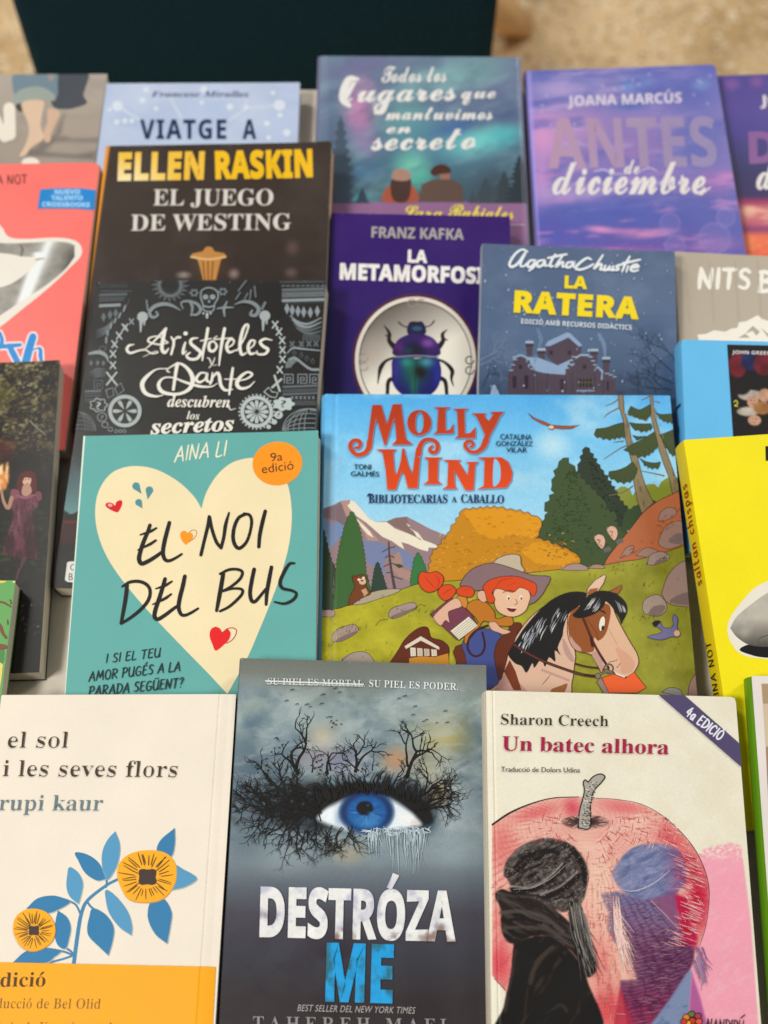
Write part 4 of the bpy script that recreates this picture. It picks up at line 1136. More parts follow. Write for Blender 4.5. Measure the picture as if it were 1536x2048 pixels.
# o
def ring(pts_o, pts_i):
    o = smooth_pts(pts_o, True, 5); i = smooth_pts(pts_i, True, 5); n = len(o)
    for dx, dy, c in ((4, 5, '#6f9dbd'), (0, 0, tcol)):
        P = b.T(np.vstack([o, i]) + (dx, dy))
        b._add(P, [(k, (k + 1) % n, n + (k + 1) % n, n + k) for k in range(n)], c)
ring([(585, 82), (650, 110), (680, 180), (655, 255), (575, 285), (515, 255), (490, 185), (515, 110)], [(590, 100), (612, 130), (618, 185), (608, 240), (580, 265), (560, 240), (555, 185), (565, 125)])
L1 = lambda x, y, s=1: [(x, y), (x + 128, y), (x + 128, y + 6), (x + 92, y + 22), (x + 95, y + 185), (x + 130, y + 175), (x + 155, y + 125), (x + 158, y + 208), (x - 5, y + 212), (x + 25, y + 190), (x + 35, y + 20)]
T_(L1(698, 60)); T_([(850, 72), (975, 72), (940, 92), (945, 270), (985, 262), (1028, 215), (1028, 305), (862, 305), (890, 285), (882, 100)])
# y
T_([(995, 108), (1112, 108), (1095, 128), (1130, 170), (1165, 120), (1140, 98), (1255, 95), (1222, 130), (1190, 200), (1150, 270), (1110, 360), (1070, 380), (1100, 280), (1060, 190), (1030, 130)])
S_([(1110, 320), (1085, 375), (1035, 412), (985, 410), (950, 380), (948, 345), (975, 328), (1005, 340), (1005, 365), (985, 372)], [50, 42, 30, 26, 28, 28, 26, 24, 22, 18])
# W
T_([(245, 392), (405, 392), (380, 420), (390, 560), (405, 600), (440, 480), (450, 385), (465, 385), (500, 520), (530, 590), (545, 480), (560, 380), (600, 400), (585, 540), (572, 700), (495, 700), (470, 600), (448, 570), (420, 650), (400, 712), (332, 710), (320, 560), (295, 420)])
S_([(580, 430), (590, 370), (620, 325), (670, 315), (715, 335), (730, 375), (715, 412), (680, 415), (665, 390), (685, 368)], [44, 40, 34, 30, 32, 34, 30, 28, 24, 20])
# i n d
T_([(620, 455), (765, 455), (735, 480), (730, 640), (765, 668), (615, 668), (655, 640), (655, 480)])
T_([(772, 475), (915, 475), (895, 490), (965, 600), (975, 510), (948, 492), (1055, 490), (1025, 515), (1012, 715), (945, 715), (860, 560), (865, 680), (885, 705), (765, 705), (805, 680), (812, 500)])
o = [(1040, 455), (1230, 455), (1285, 490), (1318, 570), (1310, 640), (1270, 695), (1040, 705), (1092, 680), (1098, 480)]
T_(o)
b.poly([(1172, 480), (1205, 490), (1222, 540), (1222, 620), (1200, 668), (1165, 672)], '#8fcdf0', True, 4)
b.part('author_lettering'); DK = '#173f52'
b.text('CATALINA', (1222, 314), (1470, 318), 42, DK, 'sans', offset=.012); b.text('GONZÁLEZ', (1188, 366), (1478, 368), 38, DK, 'sans', offset=.012); b.text('VILAR', (1268, 416), (1432, 418), 38, DK, 'sans', offset=.012)
b.text('TONI', (70, 550), (205, 552), 40, DK, 'sans', offset=.012); b.text('GALMÉS', (45, 604), (268, 608), 38, DK, 'sans', offset=.012)
b.part('subtitle_lettering')
x = 178
for w, p0, p1 in (('BiBLiOTECARiAS', (185, 816), (805, 816)), ('A', (838, 810), (880, 810)), ('CABALLO', (912, 812), (1250, 820))):
    b.text(w.upper(), p0, p1, 66 if len(w) > 1 else 46, '#2f3d63', 'serif', offset=.006)
b.stroke([(178, 760), (190, 745), (215, 750)], 12, '#2f3d63')
# ------------------------------------------------------------------ prints: cream cover with leaves and flowers
b = sol; b.z(0, 1370, 3.02)
b.part('flower_print')
SB, SD, SL = '#4a86ad', '#3e7fab', '#5b9abf'
b.stroke([(445, 1690), (470, 1500), (492, 1380), (530, 1300), (640, 1212), (715, 1172)], [24, 24, 22, 20, 18, 16], SB)
for q in ([(425, 1308), (460, 1330), (490, 1390)], [(525, 1305), (545, 1335), (565, 1352)], [(640, 1165), (645, 1190), (640, 1220)], [(400, 1590), (430, 1610), (450, 1640)], [(360, 1605), (400, 1615), (445, 1635)], [(300, 1676), (380, 1655), (440, 1635)]):
    b.stroke(q, 13, SB)
for c, p in ((SL, [(697, 883), (724, 960), (718, 1050), (690, 1125), (646, 1175), (618, 1100), (618, 1010), (650, 935)]), (SD, [(454, 1012), (530, 1025), (600, 1078), (640, 1172), (585, 1180), (515, 1135), (475, 1065)]),
             (SL, [(420, 1100), (472, 1132), (500, 1190), (495, 1250), (475, 1322), (422, 1278), (402, 1220), (406, 1150)]), (SD, [(158, 1352), (225, 1290), (310, 1272), (375, 1284), (426, 1310), (350, 1358), (285, 1378), (230, 1358)]),
             (SD, [(350, 1362), (405, 1402), (428, 1462), (418, 1530), (396, 1592), (350, 1572), (331, 1510), (335, 1430)]), (SD, [(78, 1676), (150, 1612), (235, 1588), (310, 1590), (370, 1606), (330, 1642), (270, 1678)]),
             (SD, [(562, 1348), (640, 1388), (686, 1460), (682, 1540), (655, 1634), (600, 1582), (540, 1522), (527, 1470), (540, 1400)]), (SL, [(640, 1238), (700, 1275), (770, 1365), (797, 1450), (795, 1512), (722, 1462), (662, 1382), (640, 1300)]),
             (SD, [(1056, 864), (1056, 960), (1035, 1035), (980, 1035), (947, 1000), (972, 935)]), (SL, [(1050, 1095), (1110, 1115), (1190, 1168), (1120, 1218), (1040, 1238)]), (SD, [(915, 1300), (990, 1292), (1036, 1370), (1030, 1450), (1010, 1562), (935, 1500), (893, 1400)])):
    # leaves keep one pointed end
    i = int(np.argmax([abs(x - np.mean([q[0] for q in p])) + abs(y - np.mean([q[1] for q in p])) for x, y in p]))
    q = p[i:] + p[:i] + [p[i]]
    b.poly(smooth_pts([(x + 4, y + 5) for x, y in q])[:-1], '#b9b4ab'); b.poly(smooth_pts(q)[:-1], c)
def bloom(P, cx, cy, cr, rr, seed):
    rnd = random.Random(seed)
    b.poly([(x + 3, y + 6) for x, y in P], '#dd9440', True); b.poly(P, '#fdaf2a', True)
    R = smooth_pts(P, True, 8)
    for k in range(34):
        a = 2 * math.pi * k / 34 + rnd.uniform(-.06, .06); ca, sa = math.cos(a), math.sin(a)
        d = R - (cx, cy); edge = np.hypot(*d[np.argmax(d @ np.array([ca, sa]) / np.hypot(d[:, 0], d[:, 1]))])
        r0, r1 = cr * rnd.uniform(1.0, 1.5), edge * rnd.uniform(.72, .95)
        t = rnd.uniform(-.1, .1)
        b.stroke([(cx + r0 * ca, cy + r0 * sa), (cx + (r0 + r1) / 2 * math.cos(a + t * .5), cy + (r0 + r1) / 2 * math.sin(a + t * .5)), (cx + r1 * math.cos(a + t), cy + r1 * math.sin(a + t))], [5, rr, rr * .6], '#5b4228', True, 3)
    b.poly([(cx + cr * math.cos(t) * (1 + .16 * math.cos(4 * t + math.pi)), cy + cr * .9 * math.sin(t) * (1 + .16 * math.cos(4 * t + math.pi))) for t in np.linspace(0, 2 * math.pi, 24)[:-1]], '#4d3d39')
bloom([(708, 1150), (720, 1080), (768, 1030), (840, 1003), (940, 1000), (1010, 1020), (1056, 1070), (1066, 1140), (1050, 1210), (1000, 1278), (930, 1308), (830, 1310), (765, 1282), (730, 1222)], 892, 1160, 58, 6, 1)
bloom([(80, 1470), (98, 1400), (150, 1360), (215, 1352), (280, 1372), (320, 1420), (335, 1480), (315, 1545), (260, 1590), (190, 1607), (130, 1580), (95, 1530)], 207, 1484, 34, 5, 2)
b.part('title_lettering'); BR = '#4b3d33'
b.text('el sol', (48, 380), (408, 380), 96, BR, 'serif', lean=9, thin=.034); b.text('i les seves flors', (18, 552), (1068, 558), 96, BR, 'serif', lean=8, thin=.034)
b.part('author_lettering'); b.text('rupi kaur', (-6, 758), (615, 760), 92, '#6b8086', 'serif', lean=10, thin=.034)
b.part('paper_band')
b.poly([(-700, 1660), (1303, 1703), (1296, 1850), (1240, 2900), (-800, 2900)], '#fdac08')
b.part('band_lettering')
b.text('edició', (-58, 1824), (276, 1822), 86, '#5b4212', 'serif', lean=8); b.text('Traducció de Bel Olid', (-150, 1952), (608, 1956), 60, '#8d6020', 'serif', lean=6, thin=.022)
b.text('La poesia de Kaur és una bona nova', (-190, 2086), (985, 2090), 50, '#8d6020', 'serif', lean=6, thin=.022)

# ------------------------------------------------------------------ prints: stormy cover with the eye
b = destroza
pn = b.paint(0.00045); pn.zoom(420, 1300, 2.648)
pn.grad([(40, '#77786f'), (150, '#7f837d'), (300, '#8a9794'), (520, '#76868c'), (800, '#72808a'), (1000, '#8b989c'), (1130, '#7d888e'), (1260, '#646a72'), (1400, '#534f57'), (1650, '#47464c'), (1850, '#433c3d'), (2400, '#403838')])
inner = np.clip((1150 - pn.Y) / 300, 0, 1) * np.clip((pn.Y - 120) / 150, 0, 1)
pn.cloud('#a3afae', 300, 170, 11, .45, .72, .75, mask=inner, warp=120); pn.cloud('#566d80', 260, 200, 12, .5, .75, .7, mask=inner, warp=150)
pn.cloud('#c2c4b8', 140, 80, 13, .58, .8, .5, mask=inner, rot=30)
for args in ((1240, 460, 240, 210, '#cdb66c', .75), (1180, 640, 190, 140, '#bfa772', .5), (600, 470, 140, 130, '#d4c3a8', .8), (550, 570, 180, 110, '#a99aa2', .6), (985, 580, 130, 110, '#c08f68', .85), (1210, 770, 110, 100, '#c39a5a', .75), (720, 600, 190, 140, '#8d86a0', .6),
             (730, 1080, 150, 100, '#b3a386', .6), (1330, 880, 190, 200, '#a9b4ba', .6), (240, 700, 260, 330, '#51616f', .75), (180, 1000, 240, 200, '#5d6c78', .6), (1300, 1080, 260, 110, '#a5b0b6', .5), (390, 1120, 260, 120, '#97a2a6', .5), (380, 480, 160, 140, '#61768a', .6)):
    pn.blob(*args)
pn.cloud('#3b3238', 330, 260, 15, .5, .75, .5, mask=np.clip((pn.Y - 1300) / 300, 0, 1)); pn.cloud('#595a68', 260, 200, 18, .55, .8, .5, mask=np.clip((pn.Y - 1250) / 250, 0, 1) * np.clip((1750 - pn.Y) / 250, 0, 1))
pn.cloud('#b4bcba', 220, 90, 19, .5, .74, .6, mask=inner, warp=160, rot=-12)
# dark socket and lids
for args in ((440, 810, 320, 170, '#1d1a1c', 1.0), (620, 770, 330, 130, '#1a1718', .95), (860, 740, 340, 110, '#23252a', .85), (1080, 830, 190, 150, '#1d2026', .95), (1130, 910, 110, 110, '#20303c', .8), (600, 930, 260, 60, '#2a2a2e', .75), (470, 900, 220, 90, '#242224', .8)):
    pn.blob(*args)
for s0 in (201, 202): pn.cloud('#65747e', 46, 30, s0, .5, .68, .55, mask=np.clip((600 - pn.X) / 120, 0, 1) * (np.abs(pn.Y - 820) < 190), rot=-20)
pn.cloud('#3b2f2c', 60, 30, 203, .5, .7, .6, mask=np.clip((640 - pn.X) / 120, 0, 1) * np.clip(1 - np.abs(pn.Y - 830) / 130, 0, 1))
pn.blob(640, 700, 90, 36, '#7d94a0', .9, -15); pn.blob(830, 690, 190, 30, '#8ea4b0', .85, 5); pn.blob(960, 720, 120, 24, '#7f97a6', .6, 20)
pn.poly([(568, 892), (600, 850), (660, 815), (760, 775), (860, 765), (950, 790), (1040, 840), (1118, 918), (1060, 940), (960, 955), (850, 968), (740, 958), (640, 930)], '#eaf0f4', 1, 14, True)
pn.blob(640, 870, 80, 50, '#f6f8fa', .9); pn.blob(1040, 890, 70, 50, '#fbf6f2', .9); pn.blob(1090, 915, 45, 30, '#e4c8bc', .7); pn.blob(690, 880, 50, 90, '#7f93b4', .7)
iris = pn.poly([(830 + 138 * math.cos(t), 858 + 112 * math.sin(t)) for t in np.linspace(0, 2 * math.pi, 40)[:-1]], '#2c5c98', 1, 18)
dx, dy = pn.X - 830, pn.Y - 860; rr = np.hypot(dx, dy * 1.2)
pn.mix('#1a2a46', iris * np.clip((rr - 95) / 40, 0, 1)); ang = np.arctan2(dy, dx)
pn.mix('#6ba0d0', iris * np.clip(fbm(ang * 9 + 50, rr / 60, 30) * 2.4 - 1, 0, 1) * np.clip((110 - rr) / 40, 0, 1) * (.4 + .6 * (dy > 0)))
pn.blob(840, 915, 95, 50, '#4f8cc4', .8); pn.blob(780, 890, 60, 60, '#3a70ae', .7); pn.blob(820, 838, 52, 44, '#0d1018', 1, 0, .35); pn.blob(850, 862, 42, 12, '#4f7fb4', .7); pn.blob(836, 822, 20, 12, '#6e8cae', .6)
pn.poly([(560, 880), (640, 800), (760, 755), (860, 748), (960, 770), (1060, 835), (1130, 910), (1180, 900), (1120, 800), (1000, 735), (860, 705), (720, 720), (600, 790), (520, 870)], '#14161b', .97, 16, True)
# falling water
for args in ((930, 985, 200, 60, '#9fb0ba', .5), (1040, 1080, 130, 140, '#a9b6bc', .45), (880, 1080, 90, 110, '#8fa2ae', .35)):
    pn.blob(*args)
pn.grain(.07, 1.5)
b.z(420, 1300, 2.648); b.part('branch_print')
def twig(x, y, a, L, w, d, rnd, col):
    pts = [(x, y)]; n = 4
    for i in range(n):
        a += rnd.uniform(-.38, .38); x += math.cos(a) * L / n; y -= math.sin(a) * L / n; pts.append((x, y))
    b.stroke(pts, [w, w * .55], col, True, 2, caps=False)
    if d > 0:
        for k in range(rnd.choice([2, 3])):
            i = rnd.choice([2, 3, 4]); px_, py_ = pts[i]
            twig(px_, py_, a + rnd.choice([-1, 1]) * rnd.uniform(.3, .95), L * rnd.uniform(.5, .75), w * .58, d - 1, rnd, col)
BK = '#201c1d'
for i, (x, y, a, L, w, d) in enumerate(((465, 660, 1.9, 150, 24, 4), (455, 640, 1.5, 190, 20, 4), (625, 660, 1.7, 150, 12, 4), (640, 640, 2.1, 130, 10, 3), (770, 650, 1.5, 150, 18, 4), (775, 620, 1.2, 150, 14, 4), (790, 640, 2.2, 130, 10, 3), (1040, 680, 1.4, 190, 22, 4), (1050, 620, 1.8, 150, 14, 4), (1060, 600, 1.1, 160, 12, 4),
                                       (1100, 790, .7, 170, 16, 4), (1150, 800, .4, 160, 12, 4), (1170, 840, .0, 140, 10, 3), (1130, 760, 1.0, 130, 10, 4), (960, 740, 1.0, 120, 10, 3), (330, 720, 2.3, 130, 12, 4), (320, 760, 2.7, 130, 11, 4), (300, 800, 3.0, 110, 10, 3), (330, 840, 3.3, 130, 10, 4), (340, 880, 3.6, 130, 10, 4), (380, 700, 1.9, 130, 11, 4), (540, 650, 1.4, 90, 8, 3),
                                       (470, 930, 4.3, 110, 11, 4), (430, 930, 4.0, 110, 10, 4), (520, 950, 4.6, 100, 9, 3), (560, 960, 4.9, 100, 8, 3), (640, 960, 4.7, 90, 7, 3), (690, 960, 4.4, 90, 7, 3), (730, 965, 4.8, 90, 6, 3), (390, 920, 3.9, 120, 9, 4), (860, 640, 1.3, 70, 6, 2), (900, 690, 1.5, 60, 6, 2), (700, 690, 1.7, 70, 6, 2), (640, 720, 2.0, 60, 6, 2), (820, 700, 1.4, 60, 6, 2))):
    twig(x, y, a, L * .8, w, min(d, 3), random.Random(40 + i), BK)
for i in range(46):
    rnd = random.Random(4700 + i); t = rnd.random(); x, y = 300 + 330 * t + rnd.uniform(-30, 30), 800 + rnd.uniform(-70, 110)
    twig(x, y, rnd.choice([2.2, 2.7, 3.1, 3.5, 3.9, 1.8, 4.4]) + rnd.uniform(-.3, .3), rnd.uniform(70, 150), rnd.uniform(5, 9), 3, rnd, '#231e1e')
for i in range(16):
    rnd = random.Random(4800 + i); twig(rnd.uniform(420, 760), 940 + rnd.uniform(-20, 20), 4.7 + rnd.uniform(-.7, .5), rnd.uniform(60, 120), rnd.uniform(4, 7), 3, rnd, '#292526')
for i in range(12):
    rnd = random.Random(4900 + i); twig(1110 + rnd.uniform(-30, 60), 800 + rnd.uniform(-50, 60), rnd.uniform(-.2, 1.1), rnd.uniform(90, 150), rnd.uniform(5, 9), 3, rnd, '#231e1e')
for i in range(110):
    rnd = random.Random(300 + i); t = rnd.random(); x = 560 + 560 * t; y = 745 - 60 * math.sin(math.pi * t) + rnd.uniform(0, 40)
    b.stroke([(x, y + 40), (x + rnd.uniform(-10, 20) * (1 if t > .5 else -1), y), (x + rnd.uniform(10, 40) * (1 if t > .5 else -1), y - rnd.uniform(20, 70))], [8, 5, 1.5], BK, True, 2)
for i in range(90):
    rnd = random.Random(800 + i); x, y = rnd.choice([(370, 510), (570, 610), (660, 390), (740, 540), (620, 640), (820, 640), (410, 660), (290, 620)]); x += rnd.gauss(0, 26); y += rnd.gauss(0, 24)
    b.ell(x, y, rnd.uniform(3, 7), rnd.uniform(2, 5), BK, rnd.uniform(0, 180), 7)
b.part('waterfall_print')
for i in range(110):
    rnd = random.Random(1000 + i); x = rnd.uniform(790, 1150); y = 965 - 14 * (x > 950) + rnd.uniform(-18, 14)
    if i < 40: b.stroke([(x, y), (x + rnd.uniform(10, 30), y + rnd.uniform(-8, 14)), (x + rnd.uniform(30, 60), y + rnd.uniform(-6, 20))], [1, rnd.uniform(3, 6), 1], '#d9e0e3', True, 2)
    else:
        x = rnd.choice([860, 900, 940, 990, 1030, 1060, 1090, 1120]) + rnd.gauss(0, 14); L = rnd.uniform(60, 230) * (.6 if x < 940 else 1)
        b.stroke([(x, y), (x + rnd.uniform(-8, 12), y + L * .4), (x + rnd.uniform(-12, 16), y + L)], [rnd.uniform(3, 8), 4, 1], rnd.choice(['#ccd4d8', '#a9b6bd', '#b9c4ca', '#8fa0ab']), True, 2)
b.part('bird_print')
for i, (x, y, s_) in enumerate(((435, 212, 12), (598, 238, 14), (662, 205, 12), (405, 270, 11), (460, 288, 9), (512, 290, 12), (590, 286, 13), (530, 303, 8), (686, 225, 9), (1030, 246, 14), (1000, 258, 9), (1085, 300, 12), (1075, 345, 10), (1245, 325, 11), (1145, 372, 10), (1255, 385, 11), (1200, 388, 7), (1128, 380, 7))):
    b.stroke([(x - s_, y + s_ * .5), (x - s_ * .3, y - s_ * .2), (x, y + s_ * .2), (x + s_ * .4, y - s_ * .4), (x + s_, y + s_ * .3)], [1.5, 4.5, 4, 4.5, 1.5], '#4c5254', True, 2)
b.part('tagline_lettering'); WT = '#e9e7e2'
b.text('SU PIEL ES MORTAL.', (305, 184), (820, 196), 34, '#dddbd5', 'serif', spacing=1.02, thin=.01); b.text('SU PIEL ES PODER.', (842, 196), (1312, 214), 36, WT, 'serif', spacing=1.02, thin=.01)
b.stroke([(295, 166), (812, 184)], 7, WT, False); b.stroke([(300, 178), (805, 192)], 4, '#c9c7c2', False)
b.part('title_lettering')
def worn(base, alt, dark, seed):
    def f(X, Y):
        n = fbm(X / 26, Y / 30, seed); m = fbm(X / 8, Y / 8, seed + 1); k = np.clip((n - .5) * 5, 0, 1)[:, None]
        c = rgb(base)[None] * (1 - k) + rgb(alt)[None] * k
        j = np.clip((Y - 1845) / 40 + (n - .62) * 6, 0, 1)[:, None] * np.clip((Y - 1800) / 40, 0, 1)[:, None] if dark else 0
        if dark: c = c * (1 - j) + rgb(dark)[None] * j
        return np.clip(c * (1.06 - .14 * m)[:, None], 0, 1)
    return f
def fine(bk, txt, p0, p1, h, col, **kw):
    """lettering cut into small facets so that a worn print can vary inside each letter"""
    V, F, x0, x1, cap = glyphs(txt, kw.get('style', 'sansb'), kw.get('spacing', 1), kw.get('offset', 0))
    bm = bmesh.new(); vs = [bm.verts.new((x, y, 0)) for x, y in V]
    for f in F:
        try: bm.faces.new([vs[i] for i in f])
        except ValueError: pass
    for ax, lo, hi, n in ((0, x0, x1, 110), (1, 0, cap, 26)):
        for k in range(1, n):
            co = [0, 0, 0]; no = [0, 0, 0]; co[ax] = lo + (hi - lo) * k / n; no[ax] = 1
            bmesh.ops.bisect_plane(bm, geom=bm.verts[:] + bm.edges[:] + bm.faces[:], dist=1e-6, plane_co=co, plane_no=no)
    bm.verts.index_update()
    P = np.array([v.co[:2] for v in bm.verts]); Fn = [tuple(v.index for v in f.verts) for f in bm.faces]; bm.free()
    q0, q1 = bk.T([p0, p1]); h = h / bk.tsc; ex = q1 - q0; up = np.array([ex[1], -ex[0]]) / np.hypot(*ex) * h
    bk._add(q0 + (P[:, :1] - x0) / (x1 - x0) * ex + P[:, 1:2] / cap * up, Fn, col)
fine(b, 'DESTRÓZA', (262, 1512), (1300, 1537), 250, worn('#f0ece8', '#c9c6d6', '#9c857c', 50), offset=.026)
fine(b, 'ME', (610, 1852), (966, 1862), 292, worn('#36a5e2', '#3f7487', None, 60), offset=.026)
b.part('praise_lettering')
b.text('BEST SELLER DEL NEW YORK TIMES', (462, 1912), (1082, 1926), 34, '#b3aca8', 'sans', lean=7, spacing=1.05)
b.part('author_lettering'); b.text('TAHEREH MAFI', (228, 2010), (1250, 2024), 70, '#9a9393', 'serif', spacing=1.5, thin=.015)

# ------------------------------------------------------------------ prints: cream cover with the apple
b = batec
pn = b.paint(0.00045); pn.zoom(970, 1560, 3.2)
pn.fill('#f1e7d1'); pn.cloud('#ece0c6', 140, 140, 70, .45, .7, .6)
pk = pn.poly([(1350, 480), (1400, 445), (1480, 415), (1560, 400), (1640, 420), (1700, 900), (1760, 1700), (900, 1900), (1200, 1300), (1400, 900)], '#f7a5b6', 0, 6)
pk = np.clip(pk - np.clip((fbm(pn.X / 16, pn.Y / 10, 73) - .45) * 4, 0, 1) * np.clip((540 - pn.Y) / 80, 0, 1), 0, 1)
pn.mix('#f7a5b6', pk); pn.cloud('#f4b5bd', 70, 30, 74, .55, .7, .6, mask=pk, rot=-30)
AP = [(46, 285), (160, 210), (300, 150), (440, 115), (600, 108), (700, 116), (850, 125), (1000, 155), (1130, 225), (1250, 330), (1340, 440), (1400, 560), (1432, 680), (1432, 800), (1412, 940), (1370, 1080), (1300, 1230), (1200, 1400), (1080, 1570), (700, 1800), (200, 1560), (125, 1345), (46, 1250)]
am = pn.poly(AP, '#edb5a2', 1, 4)
for a in ((110, 420, 170, 260, '#e28278', .9), (330, 210, 240, 70, '#dd6a68', .8, -15), (560, 180, 110, 90, '#d8485a', .8, 60), (900, 180, 260, 80, '#dc6a6c', .75, 10), (980, 270, 220, 90, '#f0c4ae', .7), (1200, 380, 230, 140, '#da5c60', .85, 40), (1370, 760, 140, 380, '#cc2a46', 1.0), (1300, 560, 140, 200, '#d9505c', .7), (90, 1180, 160, 280, '#dc5058', .95), (90, 900, 90, 200, '#e07a72', .7),
          (740, 1150, 160, 260, '#e58a7e', .9), (790, 1480, 190, 280, '#e05a5c', 1.0), (730, 640, 150, 260, '#f2cfb6', .8), (700, 430, 140, 70, '#f3cdb6', .7), (250, 300, 130, 50, '#f0c8b4', .5, -25)):
    t0 = pn.C.copy(); pn.blob(*a); pn.C = t0 * (1 - am[..., None]) + pn.C * am[..., None]
jit = fbm(pn.X / 60, pn.Y / 60, 80)
ring_ = np.hypot(pn.X - 650, (pn.Y - 265) * 1.25); ray_ = np.arctan2(pn.Y - 265, pn.X - 650)
h1 = np.sin(ring_ / 4.6 + 9 * jit) * .5 + .5; h2 = np.sin(ray_ * 95 + 7 * fbm(pn.X / 50, pn.Y / 50, 82)) * .5 + .5
dens = fbm(pn.X / 90, pn.Y / 90, 83)
pn.mix('#c93a4e', am * h1 ** 3 * .12 * np.clip(dens * 2 - .35, 0, 1)); pn.mix('#cf4256', am * h2 ** 3 * .5 * np.clip(1.5 - dens * 2, 0, 1)); pn.mix('#f5dccb', am * (1 - h1) ** 4 * .08)
pn.blob(640, 268, 170, 52, '#3f3231', .95, 0, .7)
f2 = pn.poly([(745, 735), (840, 715), (935, 745), (1050, 762), (1150, 860), (1250, 960), (1340, 1085), (1330, 1170), (1290, 1250), (1200, 1400), (1080, 1570), (940, 1700), (870, 1330), (870, 1285), (975, 1280), (905, 1060), (830, 1040), (785, 950), (792, 850)], '#6c4c74', .86, 10)
pn.mix('#6d74a0', f2 * .75 * np.clip((1000 - pn.Y) / 260, 0, 1)); pn.mix('#5f3050', f2 * .75 * np.clip((pn.Y - 900) / 250, 0, 1)); pn.mix('#94304e', f2 * .7 * np.clip((pn.Y - 1260) / 250, 0, 1)); pn.mix('#c3a0ac', f2 * .28 * h1 ** 3); pn.mix('#4a2440', f2 * .35 * h2 ** 3)
pn.poly([(815, 1640), (860, 1330), (870, 1330), (970, 1640)], '#b8384c', .8, 8)
pn.poly([(1050, 1580), (1180, 1405), (1290, 1235), (1325, 1215), (1312, 1400), (1300, 1640)], '#7e8fb0', .95, 8); pn.poly([(1305, 1640), (1312, 1400), (1325, 1235), (1380, 1400), (1440, 1640)], '#b4609a', .95, 8); pn.cloud('#5a6a90', 60, 24, 84, .55, .7, .6, mask=((pn.X > 1080) & (pn.Y > 1440) & (pn.X < 1300)) * 1.0, rot=-35)
pn.poly([(1205, 750), (1240, 735), (1300, 780), (1310, 900), (1360, 1010), (1330, 1080), (1260, 1010), (1240, 880)], '#c01f4c', .9, 14, True)
c2 = pn.poly([(812, 600), (860, 520), (890, 478), (960, 430), (1050, 408), (1180, 420), (1270, 490), (1290, 620), (1250, 700), (1130, 752), (1050, 762), (930, 740), (862, 690)], '#7480a8', .92, 8, True)
pn.cloud('#a9a3c0', 26, 9, 85, .5, .68, .55, mask=c2, rot=-26); pn.cloud('#525b84', 90, 30, 86, .5, .72, .6, mask=c2, rot=-26); pn.mix('#9a4a74', .6 * c2 * np.clip((pn.X - 1120) / 150, 0, 1)); pn.mix('#d9a0a4', .5 * c2 * np.clip((470 - pn.Y) / 60, 0, 1) * np.clip((pn.X - 1000) / 80, 0, 1) * h2)
cr = pn.poly([(560, 380), (700, 390), (800, 450), (850, 520), (862, 600), (850, 680), (832, 740), (850, 850), (885, 960), (940, 1090), (975, 1250), (940, 1290), (850, 1285), (800, 1180), (760, 1060), (690, 900), (640, 700), (640, 520)], '#f3d0b4', .25, 60, True)
pn.poly([(1050, 765), (1130, 745), (1240, 700), (1218, 760), (1240, 880), (1262, 1010), (1335, 1085), (1250, 965), (1150, 862)], '#7d4d78', .85, 12)
pn.poly([(180, 680), (300, 660), (420, 700), (480, 800), (440, 840), (360, 750), (255, 748), (165, 722)], '#1f1a19', .95, 8)
c1 = pn.poly([(122, 600), (140, 520), (220, 430), (330, 382), (430, 375), (540, 410), (630, 500), (662, 600), (650, 690), (620, 780), (520, 840), (460, 830), (380, 745), (260, 725), (180, 690), (150, 640)], '#413a37', .98, 7, True)
for s0, cc, sx, sy, aa in ((87, '#8d827b', 16, 10, .85), (88, '#241f1d', 90, 22, .85), (89, '#6b615c', 50, 9, .6)): pn.cloud(cc, sx, sy, s0, .48, .66, aa, mask=c1, rot=-26)
pn.poly([(160, 690), (300, 690), (420, 620), (500, 540), (510, 560), (430, 650), (310, 712), (200, 712)], '#1d1918', .85, 10, True); pn.poly([(370, 742), (480, 690), (590, 610), (600, 640), (500, 720), (400, 765)], '#231e1c', .8, 10, True); pn.poly([(200, 560), (280, 480), (400, 450), (410, 470), (300, 510), (220, 600)], '#221d1b', .6, 16, True)
hd = pn.poly([(65, 740), (100, 700), (160, 715), (260, 742), (365, 742), (450, 830), (560, 930), (660, 1050), (712, 1190), (690, 1245), (650, 1255), (600, 1150), (520, 1070), (420, 1000), (300, 1000), (200, 1045), (140, 1030), (105, 950), (100, 830)], '#332d2a', .98, 6, True)
ct = pn.poly([(180, 1080), (200, 1040), (320, 1000), (430, 1005), (520, 1070), (600, 1160), (660, 1300), (730, 1640), (95, 1640), (120, 1450), (165, 1250)], '#2a2422', .98, 6, True)
bd = np.maximum(hd, ct); pn.cloud('#574e49', 190, 26, 90, .5, .68, .8, mask=hd, rot=28); pn.cloud('#171312', 150, 22, 91, .5, .66, .85, mask=hd, rot=24); pn.cloud('#453d39', 170, 34, 92, .52, .7, .8, mask=ct, rot=-55); pn.cloud('#141110', 150, 30, 93, .5, .68, .8, mask=ct, rot=-50)
